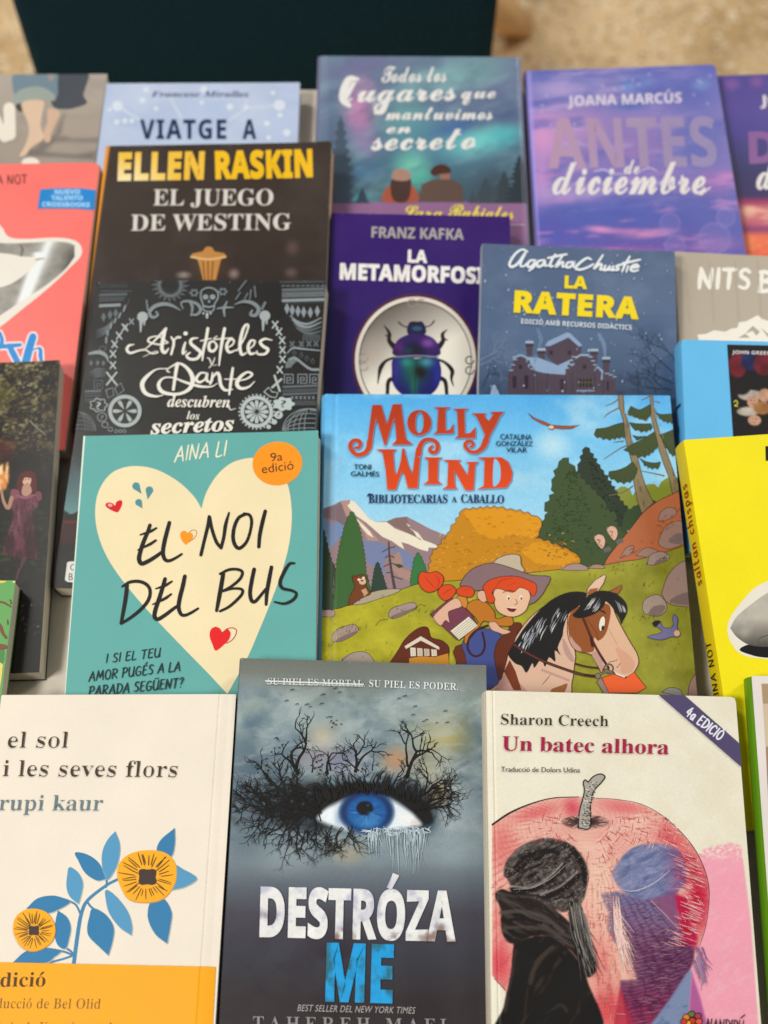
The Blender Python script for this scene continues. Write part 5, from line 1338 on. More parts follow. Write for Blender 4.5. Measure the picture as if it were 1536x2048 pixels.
for q, w, c, k in (([(170, 700), (300, 706), (420, 640), (510, 545)], 15, '#161211', .9), ([(165, 680), (300, 684), (415, 618), (495, 535)], 8, '#a39890', .8), ([(365, 752), (480, 705), (600, 612)], 15, '#171312', .9), ([(355, 735), (475, 684), (590, 590)], 9, '#998e86', .8), ([(190, 560), (260, 490), (380, 450), (470, 470)], 16, '#1c1817', .7), ([(150, 520), (240, 440), (370, 400)], 20, '#7d736c', .5), ([(560, 440), (620, 540), (640, 640)], 26, '#262120', .8),
                   ([(100, 850), (230, 840), (380, 880), (500, 970)], 18, '#5f5650', .7), ([(110, 900), (250, 890), (360, 915)], 12, '#171312', .9), ([(120, 950), (250, 940), (400, 960), (520, 1040)], 14, '#564d48', .7), ([(90, 720), (200, 745), (340, 760), (470, 870)], 14, '#5a514b', .6), ([(540, 960), (620, 1060), (680, 1180)], 16, '#574e48', .6), ([(600, 1060), (650, 1160), (660, 1240)], 14, '#100d0c', .9),
                   ([(200, 1090), (170, 1250), (130, 1480)], 14, '#4a423d', .7), ([(290, 1300), (330, 1170), (430, 1070)], 20, '#51483f', .7), ([(250, 1560), (270, 1350), (300, 1230)], 16, '#403934', .7), ([(480, 1100), (545, 1250), (540, 1500)], 16, '#0f0c0b', .9), ([(400, 1500), (480, 1440), (530, 1480)], 18, '#4c443e', .6), ([(350, 1540), (440, 1480), (520, 1500)], 12, '#120f0e', .8)):
    pn.line(q, w, c, k)
pn.poly([(280, 1250), (360, 1120), (450, 1060), (470, 1075), (380, 1160), (300, 1300)], '#4c433f', .6, 16, True); pn.poly([(530, 1100), (560, 1200), (550, 1400), (535, 1400), (540, 1220)], '#121010', .8, 10, True)
pn.grain(.05, 1.6)
b.z(970, 1560, 3.2); b.part('apple_print')
b.stroke([(48, 285), (160, 210), (300, 150), (440, 115), (600, 108)], [13, 13, 9, 7, 5], '#3a312f'); b.stroke([(690, 115), (850, 125), (1000, 155), (1130, 225), (1250, 330), (1340, 440), (1400, 560), (1432, 680), (1432, 800), (1412, 940), (1375, 1060)], [3, 4, 4, 5, 6, 6, 6, 5, 4, 3], '#6a4448'); b.stroke([(60, 1270), (130, 1345)], 5, '#4a403c')
for i in range(1100):
    rnd = random.Random(2000 + i); a = rnd.uniform(-.3, math.pi + .3); r0 = rnd.uniform(140, 900); L = rnd.uniform(20, 60)
    pos = lambda r, a: (650 + r * math.cos(a), 268 + r * (math.sin(a) * .95 if math.sin(a) > 0 else math.sin(a) * .55))
    if rnd.random() < .55: q = [pos(r0, a), pos(r0 + L * .5, a + .01), pos(r0 + L, a + .02)]
    else: q = [pos(r0, a), pos(r0 + 3, a + L * .5 / r0), pos(r0, a + L / r0)]
    x, y = q[1]
    if not (55 < x < 1420) or (x < 720 and y > 400) and not (x < 115 and 480 < y < 690) or (x < 860 and y > 1000 and x > 100) or (y > 430 and 830 < x < 1260) or ((x - 740) / 690) ** 2 + ((y - 760) / 650) ** 2 > 1 or (abs(x - 640) < 50 and y < 310) or abs(x - 640) < 150 and abs(y - 268) < 42: continue
    b.stroke(q, [1.4, rnd.uniform(2.4, 4.2), 1.4], rnd.choice(['#c2334a', '#cf4a5c', '#a82a40', '#f6e0d2', '#f3d2c4']), True, 2, False)
for i in range(230):
    rnd = random.Random(2600 + i); y = rnd.uniform(480, 1080); xr = 735 + 695 * math.sqrt(max(0, 1 - ((y - 760) / 660) ** 2)); x1 = xr - rnd.uniform(8, 150); L = rnd.uniform(30, 90)
    b.stroke([(x1 - L, y - L * .3), (x1 - L * .4, y - L * .06), (x1, y + 4)], [1.4, rnd.uniform(3, 5), 1.4], rnd.choice(['#eeb0b4', '#b81c3a', '#d2334f', '#f4ccc8']), True, 2, False)
for i in range(330):
    rnd = random.Random(2800 + i); x, y = rnd.uniform(860, 1300), rnd.uniform(780, 1560); L = rnd.uniform(24, 70)
    if x > 1330 - (y - 1100) * .75 and y > 1100 or x < 830 + (y - 780) * .17 or x > 1050 + (y - 760) * .85: continue
    b.stroke([(x, y), (x + L * .5, y + 4), (x + L, y + rnd.uniform(-4, 8))], [1.2, 3, 1.2], rnd.choice(['#a77e92', '#4a2440', '#b98a9c', '#7c3e5e']), True, 2, False)
for i in range(150):
    rnd = random.Random(2900 + i); x, y = rnd.uniform(650, 850), rnd.uniform(420, 1500); L = rnd.uniform(20, 60)
    if y > 1000 and x < 690 + (y - 1000) * .1: continue
    b.stroke([(x, y), (x + L, y + rnd.uniform(-3, 6))] if rnd.random() < .5 else [(x, y), (x + rnd.uniform(-4, 4), y + L)], 2.6, rnd.choice(['#d98a7e', '#cf6a64', '#e8b3a2']), False, 2, False)
b.part('stem_print')
b.outl([(596, 306), (604, 200), (634, 80), (628, 20), (640, 0), (660, 12), (690, -20), (735, -38), (766, -20), (740, 20), (696, 70), (672, 160), (670, 306)], '#b3aa9d', 8, '#332d2a', True, 4)
for i in range(190):
    rnd = random.Random(3950 + i); t = rnd.random(); y = 10 + 290 * t; xc = 640 + (1 - t) ** 2 * 45; x = xc + rnd.uniform(-30, 26)
    b.stroke([(x, y), (x + rnd.uniform(4, 16), y + rnd.uniform(-3, 8))], 3.4, rnd.choice(['#4b443f', '#6e665e', '#2e2926', '#e6dfd2']), False, 2, False)
for i in range(90):
    rnd = random.Random(4100 + i); a = rnd.uniform(0, 2 * math.pi); x, y = 640 + 152 * math.cos(a), 268 + 44 * math.sin(a); k = rnd.uniform(.55, .8)
    if 585 < x < 690: continue
    b.stroke([(x, y), (640 + 152 * k * math.cos(a), 268 + 44 * k * math.sin(a))], 3, rnd.choice(['#2e2726', '#8d6a66', '#d8a79c']), False, 2, False)
b.part('figure_print')
for i in range(64):
    rnd = random.Random(3000 + i); x = 600 + rnd.uniform(-70, 40); y = 790 + rnd.uniform(-30, 70); L = rnd.uniform(260, 470)
    b.stroke([(x, y), (x + 30, y + L * .4), (x + rnd.uniform(60, 150), y + L)], [5, 6, 1.5], rnd.choice(['#47423f', '#6b6560', '#9a918a', '#332f2d', '#7d756f']), True, 3)
for i in range(44):
    rnd = random.Random(3100 + i); x = 840 + rnd.uniform(-22, 16); y = 740 + rnd.uniform(0, 160); L = rnd.uniform(220, 420)
    b.stroke([(x, y), (x + 20, y + L * .45), (x + rnd.uniform(40, 120), y + L)], [2, 4, 1.5], rnd.choice(['#f2c9c0', '#eab6ae', '#f5ddd0']), True, 3)
for i in range(22):
    rnd = random.Random(3150 + i); x, y = 1370 + rnd.uniform(-35, 25), 1090 + rnd.uniform(-20, 90); L = rnd.uniform(80, 190)
    b.stroke([(x, y), (x + 20, y + L * .5), (x + rnd.uniform(10, 80), y + L)], [12, 7, 1.5], rnd.choice(['#8f6a90', '#a06a94', '#a3839f']), True, 3)
for i in range(420):
    rnd = random.Random(4300 + i); x, y = rnd.uniform(130, 650), rnd.uniform(380, 830)
    if ((x - 395) / 265) ** 2 + ((y - 600) / 222) ** 2 > 1: continue
    b.stroke([(x, y), (x + rnd.uniform(4, 14), y - rnd.uniform(0, 9))], 2.6, rnd.choice(['#7a706a', '#4f4743', '#9a8f87', '#231f1d']), False, 2, False)
b.stroke([(180, 700), (300, 690), (420, 630), (520, 540)], [3, 5, 5, 3], '#a0958d'); b.stroke([(860, 700), (960, 710), (1080, 660), (1180, 580)], [3, 6, 6, 3], '#c9bccb'); b.stroke([(1060, 770), (1150, 860), (1240, 960)], [3, 4, 2], '#d3a9b4')
b.z(960, 1370, 2.667)
b.part('ribbon_print'); b.poly([(942, 47), (1083, 52), (1386, 318), (1397, 444)], '#5b5071')
b.part('edition_lettering'); b.hand('4a EDICIÓ', (1092, 160), (1274, 297), 52, '#eeeaf0', 9, seed=8, gap=.2)
b.part('author_lettering'); b.text('Sharon Creech', (110, 212), (682, 222), 56, '#3f372f', 'serif', lean=-1, thin=.02)
b.part('title_lettering'); b.text('Un batec alhora', (115, 350), (1003, 371), 76, '#ad2f4e', 'serif')
b.part('translator_lettering'); b.text('Traducció de Dolors Udina', (110, 464), (530, 469), 27, '#584d44', 'sans')
b.part('publisher_logo')
for x, y, c in ((1130, 1790, '#d8433a'), (1098, 1772, '#e58a3a'), (1125, 1755, '#6f7a4a'), (1160, 1765, '#b04a5a'), (1105, 1805, '#e7b23c'), (1165, 1795, '#e2604a'), (1140, 1820, '#6f7a4a'), (1085, 1795, '#c94a3c')):
    b.ell(x, y, 20, 18, '#3a2f2c'); b.ell(x, y, 16, 14, c)
b.hand('NANDIBÚ'.replace('Ú', 'U'), (1205, 1850), (1400, 1860), 70, '#4a3a3c', 6, seed=9)
b.stroke([(1388, 1776), (1408, 1760)], 7, '#4a3a3c', False)
# ------------------------------------------------------------------ prints: black cover with silver doodles
b = arist
pn = b.paint(0.0007)
pn.fill('#2a2324'); pn.blob(420, 720, 230, 200, '#241c1e', .8)
pn.mix('#4a4f54', np.clip((pn.X - (205 + (pn.Y - 563) * -.1)) / -60 + .5, 0, 1) * .0)
pn.mix('#41585c', np.clip((pn.Y - 850) / 110, 0, 1) * .9); pn.mix('#7aa3a2', np.clip((pn.Y - 930) / 90, 0, 1) * .8)
pn.mix('#271b1a', (pn.Y > 1022 + 6 * np.sin(pn.X / 7)) * 1.0); pn.mix('#4c2023', ((pn.Y > 1042) & (pn.Y < 1088)) * .9); pn.mix('#7a3a34', ((pn.Y > 1041) & (pn.Y < 1045)) * .8)
pn.cloud('#4b4636', 18, 8, 91, .5, .7, .7, mask=np.clip((pn.Y - 1090) / 12, 0, 1) * np.clip((1140 - pn.Y) / 20, 0, 1)); pn.mix('#231a1a', np.clip((pn.Y - 1135) / 15, 0, 1))
b.part('ornament_print')
G1, G2, G3 = '#8f9699', '#686d70', '#b9bfbd'
def xs(pts, r, w, c):
    for x, y in pts:
        b.stroke([(x - r * .8, y - r), (x + r * .8, y + r)], w, c, False); b.stroke([(x + r * .8, y - r), (x - r * .8, y + r)], w, c, False)
def diamonds(pts, rx, ry, c, hollow=0):
    for x, y in pts:
        q = [(x, y - ry), (x + rx, y), (x, y + ry), (x - rx, y)]
        if hollow: b.stroke(q + [q[0]], hollow, c, False)
        else: b.poly(q, c)
def meander(x, y, s_, w, c):
    b.stroke([(x, y + s_), (x, y), (x + s_, y), (x + s_, y + s_), (x + s_ * .3, y + s_), (x + s_ * .3, y + s_ * .35), (x + s_ * .7, y + s_ * .35), (x + s_ * .7, y + s_ * .68), (x + s_ * .5, y + s_ * .68)], w, c, False)
# right-hand curtain of patterns
b.z(560, 540, 5.69)
for i in range(11): b.arc(20 + i * 46, 130, 16, 14, 0, 330, 7, G2)
for i in range(9): b.stroke([(20 + i * 56, 182), (52 + i * 56, 178)], 8, G1, False)
for y, w, c in ((225, 36, G2), (262, 9, G1), (282, 9, G1), (302, 9, G1), (345, 34, G1)): b.stroke([(22, y + 5), (510, y - 10)], w, c, False, caps=False)
for i in range(20): b.ell(45 + i * 24, 385 - i * .8, 5, 5, G2, n=8)
diamonds([(80, 440), (140, 460), (205, 470), (270, 480), (345, 485), (425, 470)], 30, 66, G1)
for k in range(4): b.stroke([(115 + k * 22, 520 + k * 45), (200 + k * 20, 590 + k * 38), (320 + k * 10, 615 + k * 36), (470, 545 + k * 50)], [10, 24, 24, 10], [G1, G1, G2, G2][k])
for i in range(9): b.stroke([(270 + i * 22, 735), (262 + i * 24, 800)], 10, G2, False)
xs([(140, 845), (245, 845), (330, 840), (410, 840)], 26, 18, G2)
b.stroke([(80, 950), (150, 890), (260, 900), (470, 920)], [10, 22, 20, 12], G1); b.stroke([(95, 1020), (170, 1000), (260, 1070), (350, 1130), (450, 1135)], [12, 26, 26, 30], G1)
diamonds([(165, 950), (245, 970), (305, 1010), (372, 1040)], 20, 30, G2, 7)
for k in range(4): b.arc(150, 1100, 24 + k * 18, 30 + k * 18, 170, 280 + k * 12, 11, G1)
for x in (50, 205, 340): meander(x, 1190, 100, 12, G1)
for y, w in ((1325, 26), (1362, 9), (1382, 9), (1410, 22)): b.stroke([(30, y + 8), (440, y - 8)], w, G2, False, caps=False)
xs([(140 + i * 48, 1455) for i in range(6)], 14, 8, G1)
for i in range(16): b.stroke([(175 + i * 15, 1490), (175 + i * 15, 1540)], 7, G2, False)
for st in range(5):
    b.arc(330, 1830, 300 - st * 10, 250 - st * 55, 180, 300, 8, G1); b.arc(330, 1830, 300 - st * 62, 250, 180, 300, 8, G1)
# left-hand curtain
b.z(100, 540, 5.69)
for i in range(7): b.arc(590 + i * 46, 185, 17, 16, 0, 330, 7, '#54585c')
for i in range(8): b.stroke([(590 + i * 44, 245), (620 + i * 44, 243)], 8, G2, False)
for y, w, c in ((290, 34, '#5a5f63'), (330, 10, G2), (355, 10, G2), (412, 32, G1)): b.stroke([(560, y), (880 - (y - 290) * .6, y - 12)], w, c, False, caps=False)
diamonds([(612, 540), (685, 515), (750, 495)], 28, 56, G2)
for k in range(5): b.stroke([(730 - k * 8, 560 + k * 20), (640, 650 + k * 18), (530, 690 + k * 22)], [6, 14, 6], G2)
b.stroke([(640, 900), (660, 770), (700, 640), (780, 540), (880, 400), (905, 330)], 0.1, G1, True)
for x, y, dx, dy in ((640, 800, 4, 60), (655, 720, 10, 50), (690, 640, 24, 50), (735, 580, 34, 44), (785, 520, 40, 50), (840, 440, 40, 60)): b.stroke([(x, y + dy / 2), (x + dx / 2, y - dy / 2)], 18, G1, False)
b.stroke([(560, 900), (600, 870), (640, 900), (600, 930), (560, 900)], 9, G2); b.stroke([(450, 955), (560, 940), (640, 980), (665, 1050)], [26, 44, 34, 8], G1)
diamonds([(470, 1062), (545, 1062), (610, 1065)], 22, 36, G2)
for k in range(4): b.stroke([(630, 1140 + k * 22), (540, 1130 + k * 28), (450 + k * 20, 1180 + k * 20)], [8, 18, 6], G2)
meander(505, 1262, 95, 11, G2); meander(390, 1270, 80, 10, '#45494c')
for y, w in ((1385, 26), (1415, 8), (1440, 10), (1475, 9), (1500, 8)): b.stroke([(400, y), (585, y - 4)], w, G2, False, caps=False)
def bubble(cx, cy, rx, ry, fill, line):
    P = [(cx + rx * (1 + .13 * math.cos(7 * t)) * math.cos(t), cy + ry * (1 + .13 * math.cos(7 * t)) * math.sin(t)) for t in np.linspace(0, 2 * math.pi, 57)[:-1]]
    if fill: b.poly(P, fill)
    b.stroke(P + [P[0]], 8, line, False)
bubble(555, 1540, 92, 70, None, G3); b.text('?', (528, 1590), (582, 1590), 85, G3, 'sansb')
b.arc(595, 1678, 52, 50, 0, 360, 9, G1); b.text('?', (580, 1702), (612, 1702), 46, G1, 'sansb'); b.arc(628, 1765, 34, 32, 0, 360, 9, G1); b.arc(690, 1818, 26, 22, 0, 360, 8, G1)
for x in (755, 805, 850): b.arc(x, 1838, 18, 16, 0, 360, 7, G1)
for st in range(5): b.arc(330, 1840, 195 - st * 30, 220, 250, 360, 7, G2); b.arc(330, 1840, 195, 220 - st * 48, 250, 360, 7, G2)
b.part('emblem_print'); b.z(240, 560, 4.267)
xs([(48, 405), (100, 358)], 22, 11, G1); xs([(1325, 385), (1358, 445), (1385, 518), (1388, 600), (1388, 680), (1365, 770)], 28, 12, G3)
b.stroke([(1320, 820), (1365, 950)], 18, G3, False); b.stroke([(1378, 850), (1300, 920)], 18, G3, False)
b.z(100, 540, 5.69); xs([(855, 660), (790, 752), (738, 850), (720, 960), (718, 1088)], 38, 15, G3); xs([(705, 1240)], 70, 18, G3)
b.stroke([(640, 1370), (715, 1345), (730, 1430), (665, 1460), (640, 1370)], 9, G1, False); b.stroke([(740, 1350), (810, 1290), (845, 1375), (770, 1430), (740, 1350)], 9, G1, False)
def wheel(cx, cy, r, n, c):
    b.ell(cx, cy, r, r * .98, c); b.ell(cx, cy, r * .78, r * .76, '#2a2425')
    for k in range(n):
        t = 2 * math.pi * k / n
        b.poly([(cx + r * .1 * math.cos(t), cy + r * .1 * math.sin(t)), (cx + r * .5 * math.cos(t - .22), cy + r * .5 * math.sin(t - .22)), (cx + r * .72 * math.cos(t - .13), cy + r * .7 * math.sin(t - .13)), (cx + r * .72 * math.cos(t + .13), cy + r * .7 * math.sin(t + .13)), (cx + r * .5 * math.cos(t + .22), cy + r * .5 * math.sin(t + .22))], c)
wheel(855, 1610, 190, 6, '#a9b0ae')
b.z(240, 560, 4.267); wheel(1168, 1128, 140, 12, G3)
for k in range(28):
    t = 2 * math.pi * k / 28; b.ell(1168 + 150 * math.cos(t), 1128 + 146 * math.sin(t), 8, 8, G3, n=8)
b.stroke([(1230, 960), (1270, 920), (1300, 960), (1350, 965), (1330, 1010), (1285, 1000), (1230, 960)], 8, G3, False)
bubble(1398, 1062, 82, 52, '#b9c3c0', '#b9c3c0'); b.text('?', (1375, 1090), (1420, 1090), 62, '#2a2425', 'sansb'); b.ell(1355, 1155, 36, 34, G3); b.text('?', (1344, 1172), (1368, 1172), 34, '#2a2425', 'sansb'); b.ell(1318, 1215, 24, 22, G3); b.ell(1270, 1258, 20, 18, G3)
b.arc(430, 50, 90, 88, 0, 360, 16, '#6f7477'); b.arc(430, 50, 72, 70, 0, 360, 5, '#565b5e')
for k in range(13):
    t = math.radians(-20 + k * 18); b.stroke([(430 + 98 * math.cos(t), 50 + 96 * math.sin(t)), (430 + 160 * math.cos(t + .06), 50 + 140 * math.sin(t + .06)), (430 + 98 * math.cos(t + .2), 50 + 96 * math.sin(t + .2))], 8, '#7d8285', False)
b.stroke([(690, 150), (700, 95), (760, 70), (825, 95), (840, 150), (810, 210), (800, 262), (760, 275), (715, 260), (710, 215), (690, 150)], 12, G1)
b.ell(732, 150, 24, 22, G1); b.ell(792, 150, 24, 22, G1); b.ell(762, 188, 9, 14, G1); b.stroke([(715, 225), (760, 236), (805, 225)], 14, G1)
for x, y, r in ((745, 300, 12), (715, 290, 8), (775, 290, 8), (745, 322, 10)): b.ell(x, y, r, r * 1.2, G3)
for cx, cy in ((635, 115), (880, 105)):
    for k in range(6): b.ell(cx + 28 * math.cos(k * 1.05), cy + 24 * math.sin(k * 1.05), 13, 11, '#777c7f', n=10)
for q, w in (([(520, 265), (450, 225), (380, 210), (300, 230), (255, 280), (280, 325), (325, 305), (310, 275)], [6, 26, 34, 32, 26, 20, 14]), ([(540, 250), (525, 200), (580, 185), (660, 210), (690, 260), (660, 300), (610, 300)], [8, 16, 22, 26, 22, 16]), ([(600, 190), (620, 240), (610, 310)], [20, 22, 10]),
             ([(830, 250), (890, 240), (970, 240)], [10, 18, 10]), ([(915, 190), (890, 250), (895, 315)], [12, 24, 12]), ([(980, 215), (1050, 190), (1130, 200), (1185, 250), (1160, 305), (1115, 300), (1130, 265)], [6, 24, 34, 32, 24, 16])):
    b.stroke(q, w, '#868c8e')
for q in ([(990, 170), (1030, 110), (1010, 100), (1080, 10)], [(1090, 120), (1060, 180)], [(1120, 90), (1110, 170)], [(1150, 60), (1160, 150)]): b.stroke(q, 12, '#74797c', False)
for x, y in ((195, 320), (1238, 310)):
    b.ell(x, y, 46, 44, '#a9aeac'); b.stroke([(x - 12, y + 20), (x - 16, y + 125)], [30, 14], '#a9aeac', False); b.stroke([(x + 14, y + 20), (x + 16, y + 70)], [24, 12], '#a9aeac', False)
b.stroke([(230, 180), (240, 260)], 16, '#777c7f', False); b.stroke([(1215, 250), (1240, 200)], 22, '#777c7f', False)
b.part('title_lettering'); W_ = '#ece4d7'
for q, w in (([(122, 556), (80, 565), (62, 600), (90, 628), (150, 612), (215, 600), (270, 632), (325, 625), (300, 615), (200, 662)], [8, 20, 24, 20, 16, 12, 12, 10, 6, 4]), ([(200, 610), (260, 560), (330, 490), (395, 420)], [6, 12, 18, 22]), ([(400, 545), (330, 555), (245, 530), (265, 495), (340, 490), (410, 540)], [10, 14, 16, 14, 10, 14]), ([(392, 425), (372, 500), (360, 590), (385, 625), (418, 590)], [22, 30, 30, 26, 10]),
             ([(440, 492), (462, 540), (440, 640)], [14, 22, 18]), ([(455, 530), (490, 495), (515, 495)], [10, 18, 20]), ([(560, 540), (545, 590), (540, 635), (570, 610)], [16, 24, 20, 8]), ([(668, 500), (618, 508), (606, 545), (655, 590), (690, 625), (660, 675), (600, 680), (570, 650), (600, 625)], [8, 22, 26, 28, 28, 24, 22, 20, 12]),
             ([(752, 420), (735, 520), (715, 600), (705, 690)], [24, 24, 22, 14]), ([(690, 525), (780, 505)], 10), ([(800, 525), (765, 545), (765, 600), (800, 612), (828, 570), (805, 528)], [14, 22, 26, 22, 20, 12]), ([(895, 420), (875, 520), (860, 620), (848, 735)], [24, 26, 22, 12]), ([(810, 512), (960, 500)], 11),
             ([(905, 590), (960, 560), (975, 522), (938, 515), (912, 570), (935, 622), (1000, 600)], [10, 14, 16, 20, 26, 22, 8]), ([(1000, 610), (1060, 510), (1098, 400), (1072, 392), (1045, 450), (1025, 560), (1040, 640), (1085, 625)], [8, 14, 16, 20, 26, 28, 24, 8]), ([(1095, 600), (1140, 565), (1152, 528), (1118, 525), (1095, 580), (1115, 635), (1165, 625)], [10, 14, 16, 20, 26, 24, 10]),
             ([(1302, 520), (1240, 508), (1198, 535), (1225, 572), (1265, 598), (1240, 636), (1180, 638), (1170, 612)], [6, 18, 24, 26, 26, 22, 16, 10]), ([(745, 670), (765, 678), (782, 720)], [6, 10, 10]), ([(812, 668), (792, 720), (762, 756)], [6, 10, 6]), ([(800, 735), (830, 728)], 5),
             ([(412, 762), (310, 770), (222, 840), (192, 900), (220, 970), (300, 998), (372, 988)], [8, 12, 32, 38, 32, 20, 6]), ([(425, 792), (402, 778), (440, 745), (510, 718), (580, 762), (622, 840), (606, 920), (540, 968), (450, 980), (362, 958), (332, 900), (370, 845), (450, 838), (560, 878), (680, 912), (780, 915), (832, 888)], [10, 10, 12, 18, 28, 38, 34, 24, 24, 32, 30, 16, 12, 20, 22, 12, 6]), ([(492, 722), (478, 800), (458, 940)], [32, 28, 24]),
             ([(740, 800), (690, 800), (652, 850), (682, 878), (728, 850), (746, 802), (742, 860), (775, 880)], [12, 18, 26, 22, 14, 20, 24, 12]), ([(792, 800), (788, 850), (772, 892)], [14, 24, 18]), ([(788, 845), (830, 798), (850, 825), (862, 900), (900, 945), (965, 938)], [10, 22, 28, 28, 22, 8]), ([(965, 758), (950, 860), (935, 982)], [20, 26, 16]), ([(895, 852), (1010, 850)], 9),
             ([(990, 870), (1080, 850), (1130, 812), (1090, 792), (1030, 832), (1000, 890), (1032, 930), (1100, 918), (1152, 870)], [10, 14, 20, 18, 28, 34, 26, 16, 6])):
    b.stroke(q, w, W_, True, 6)
b.ell(562, 462, 19, 17, W_); b.stroke([(800, 505), (830, 485)], 9, W_, False)
b.text('descubren', (405, 1086), (940, 1092), 92, W_, 'bitalic', offset=.006); b.stroke([(930, 1080), (945, 1112), (990, 1102)], [12, 8, 4], W_)
b.text('los', (572, 1192), (680, 1196), 66, W_, 'bitalic'); b.text('secretos', (262, 1320), (980, 1288), 125, W_, 'bitalic', offset=.012)
b.part('sticker'); b.z(0, 1120, 6.83)
b.outl([(925, 40), (960, 28), (1200, 20), (1200, 330), (930, 305), (893, 280)], '#eee6de', 4, '#d8cfc6')
b.part('sticker_lettering'); b.text('C', (962, 145), (1030, 148), 82, '#2a2424', 'sans'); b.text('B', (942, 280), (1000, 284), 92, '#2a2424', 'sans')

# ------------------------------------------------------------------ prints: purple cover with the beetle
b = meta
pn = b.paint(0.0006); pn.zoom(640, 420, 3.94)
pn.grad([(0, '#473270'), (600, '#432f6d'), (1100, '#3d2b66'), (1500, '#38285c')]); pn.mix('#33234f', np.clip((130 - pn.X) / 60, 0, 1) * .6)
d = np.hypot((pn.X - 752) / 492, (pn.Y - 1185) / 518)
pn.mix('#6a3f4c', np.clip((1.03 - d) / .04, 0, 1) * .95); pn.mix('#4a3029', np.clip((1.0 - d) / .03, 0, 1))
inn = np.clip((.93 - d) / .02, 0, 1); g = np.clip(((pn.X - 500) * .45 + (pn.Y - 800) * .8) / 420, 0, 1)
pn.mix(rgb('#6f655f')[None, None] * (1 - g[..., None]) + rgb('#efe5d6')[None, None] * g[..., None], inn)
pn.blob(420, 1120, 150, 220, '#b5a698', .5)
b.z(640, 420, 3.94); b.part('frame_print')
b.arc(752, 1185, 462, 486, 0, 360, 30, '#e6d9cb', 0, 80); b.arc(752, 1185, 440, 464, 0, 360, 7, '#54463f', 0, 80)
for x, y, c in ((725, 735, '#9a8c80'), (800, 735, '#9a8c80'), (345, 1165, '#a29486'), (345, 1235, '#a29486'), (1180, 1185, '#4a3a32'), (1180, 1265, '#4a3a32')): b.arc(x, y, 32, 30, 0, 300, 9, c)
b.part('beetle_print')
KB = '#1d1a2c'
for q, w in (([(700, 925), (655, 915), (620, 885)], [10, 9, 12]), ([(820, 925), (870, 910), (900, 875)], [10, 9, 12]), ([(585, 1080), (545, 1030), (545, 970), (505, 910)], [46, 34, 26, 6]), ([(935, 1080), (970, 1030), (965, 980), (1000, 945)], [46, 34, 26, 6]), ([(580, 1165), (520, 1190), (480, 1240), (465, 1300), (455, 1370)], [16, 22, 34, 20, 6]), ([(880, 1165), (980, 1200), (1040, 1265), (1035, 1330), (1052, 1390)], [16, 22, 34, 20, 6]),
             ([(590, 1330), (540, 1350), (530, 1460)], [36, 32, 26]), ([(930, 1320), (985, 1350), (1000, 1460)], [36, 32, 26]), ([(520, 990), (560, 985)], 12), ([(960, 1010), (1000, 1025)], 12)):
    b.stroke(q, w, KB)
b.poly([(685, 960), (695, 905), (720, 880), (800, 885), (825, 910), (835, 965), (800, 1000), (720, 1000)], '#26304e', True)
b.ell(735, 890, 22, 12, '#1c1c2e'); b.ell(790, 890, 20, 12, '#1c1c2e'); b.ell(765, 935, 40, 18, '#3c5a70')
def shell(P, base, glows):
    """filled shape cut into rings so that the iridescent print can blend"""
    R = smooth_pts(P, True, 5); c = R.mean(0); n = len(R); V = []; F = []
    for k in range(12):
        V += list(c + (R - c) * (1 - k / 12))
    V.append(c)
    for k in range(11): F += [(k * n + i, k * n + (i + 1) % n, (k + 1) * n + (i + 1) % n, (k + 1) * n + i) for i in range(n)]
    F += [(11 * n + i, 11 * n + (i + 1) % n, 12 * n) for i in range(n)]
    T0 = (b.tx, b.ty, b.tsc)
    def f(X, Y):
        x, y = (X - T0[0]) * T0[2], (Y - T0[1]) * T0[2]; col = np.repeat(rgb(base)[None], len(x), 0)
        for cx, cy, rx, ry, cc, a in glows:
            k = a * np.exp(-(((x - cx) / rx) ** 2 + ((y - cy) / ry) ** 2))[:, None]; col = col * (1 - k) + rgb(cc)[None] * k
        return np.clip(col, 0, 1)
    b._add(b.T(V), F, f)
shell([(575, 1140), (580, 1080), (620, 1020), (690, 985), (760, 980), (840, 988), (900, 1020), (940, 1080), (945, 1140), (860, 1160), (760, 1165), (650, 1158)], '#3f2460', [(760, 1100, 60, 50, '#16222c', .95), (690, 1110, 60, 40, '#23524a', .7), (850, 1050, 60, 40, '#8b5fa4', .8), (620, 1090, 40, 60, '#75407c', .6), (590, 1130, 40, 30, '#2b1a3c', .6)])
shell([(580, 1170), (700, 1160), (760, 1172), (850, 1160), (925, 1170), (955, 1260), (940, 1370), (880, 1450), (760, 1500), (640, 1450), (575, 1370), (565, 1260)], '#2e2a68', [(740, 1260, 120, 130, '#1f6a5a', .95), (790, 1270, 50, 60, '#121c1a', .9), (840, 1200, 60, 40, '#5fa0a8', .8), (680, 1200, 50, 40, '#4aa088', .7), (600, 1270, 40, 120, '#4c3c8c', .7), (930, 1300, 40, 120, '#3d3f94', .8), (740, 1400, 30, 90, '#2f7a58', .7)])
b.stroke([(760, 1175), (752, 1300), (745, 1450)], 5, '#16222c'); b.stroke([(590, 1160), (760, 1150), (930, 1160)], 10, '#8f8298')
b.part('author_lettering'); b.text('FRANZ KAFKA', (405, 218), (1132, 236), 84, '#b0a6a4', 'sansb', offset=.012)
b.part('title_lettering'); b.text('LA', (690, 412), (845, 418), 94, '#f4ede6', 'sansb', offset=.03); b.text('METAMORFOSI', (155, 545), (1290, 580), 120, '#f4ede6', 'sansb', offset=.03)

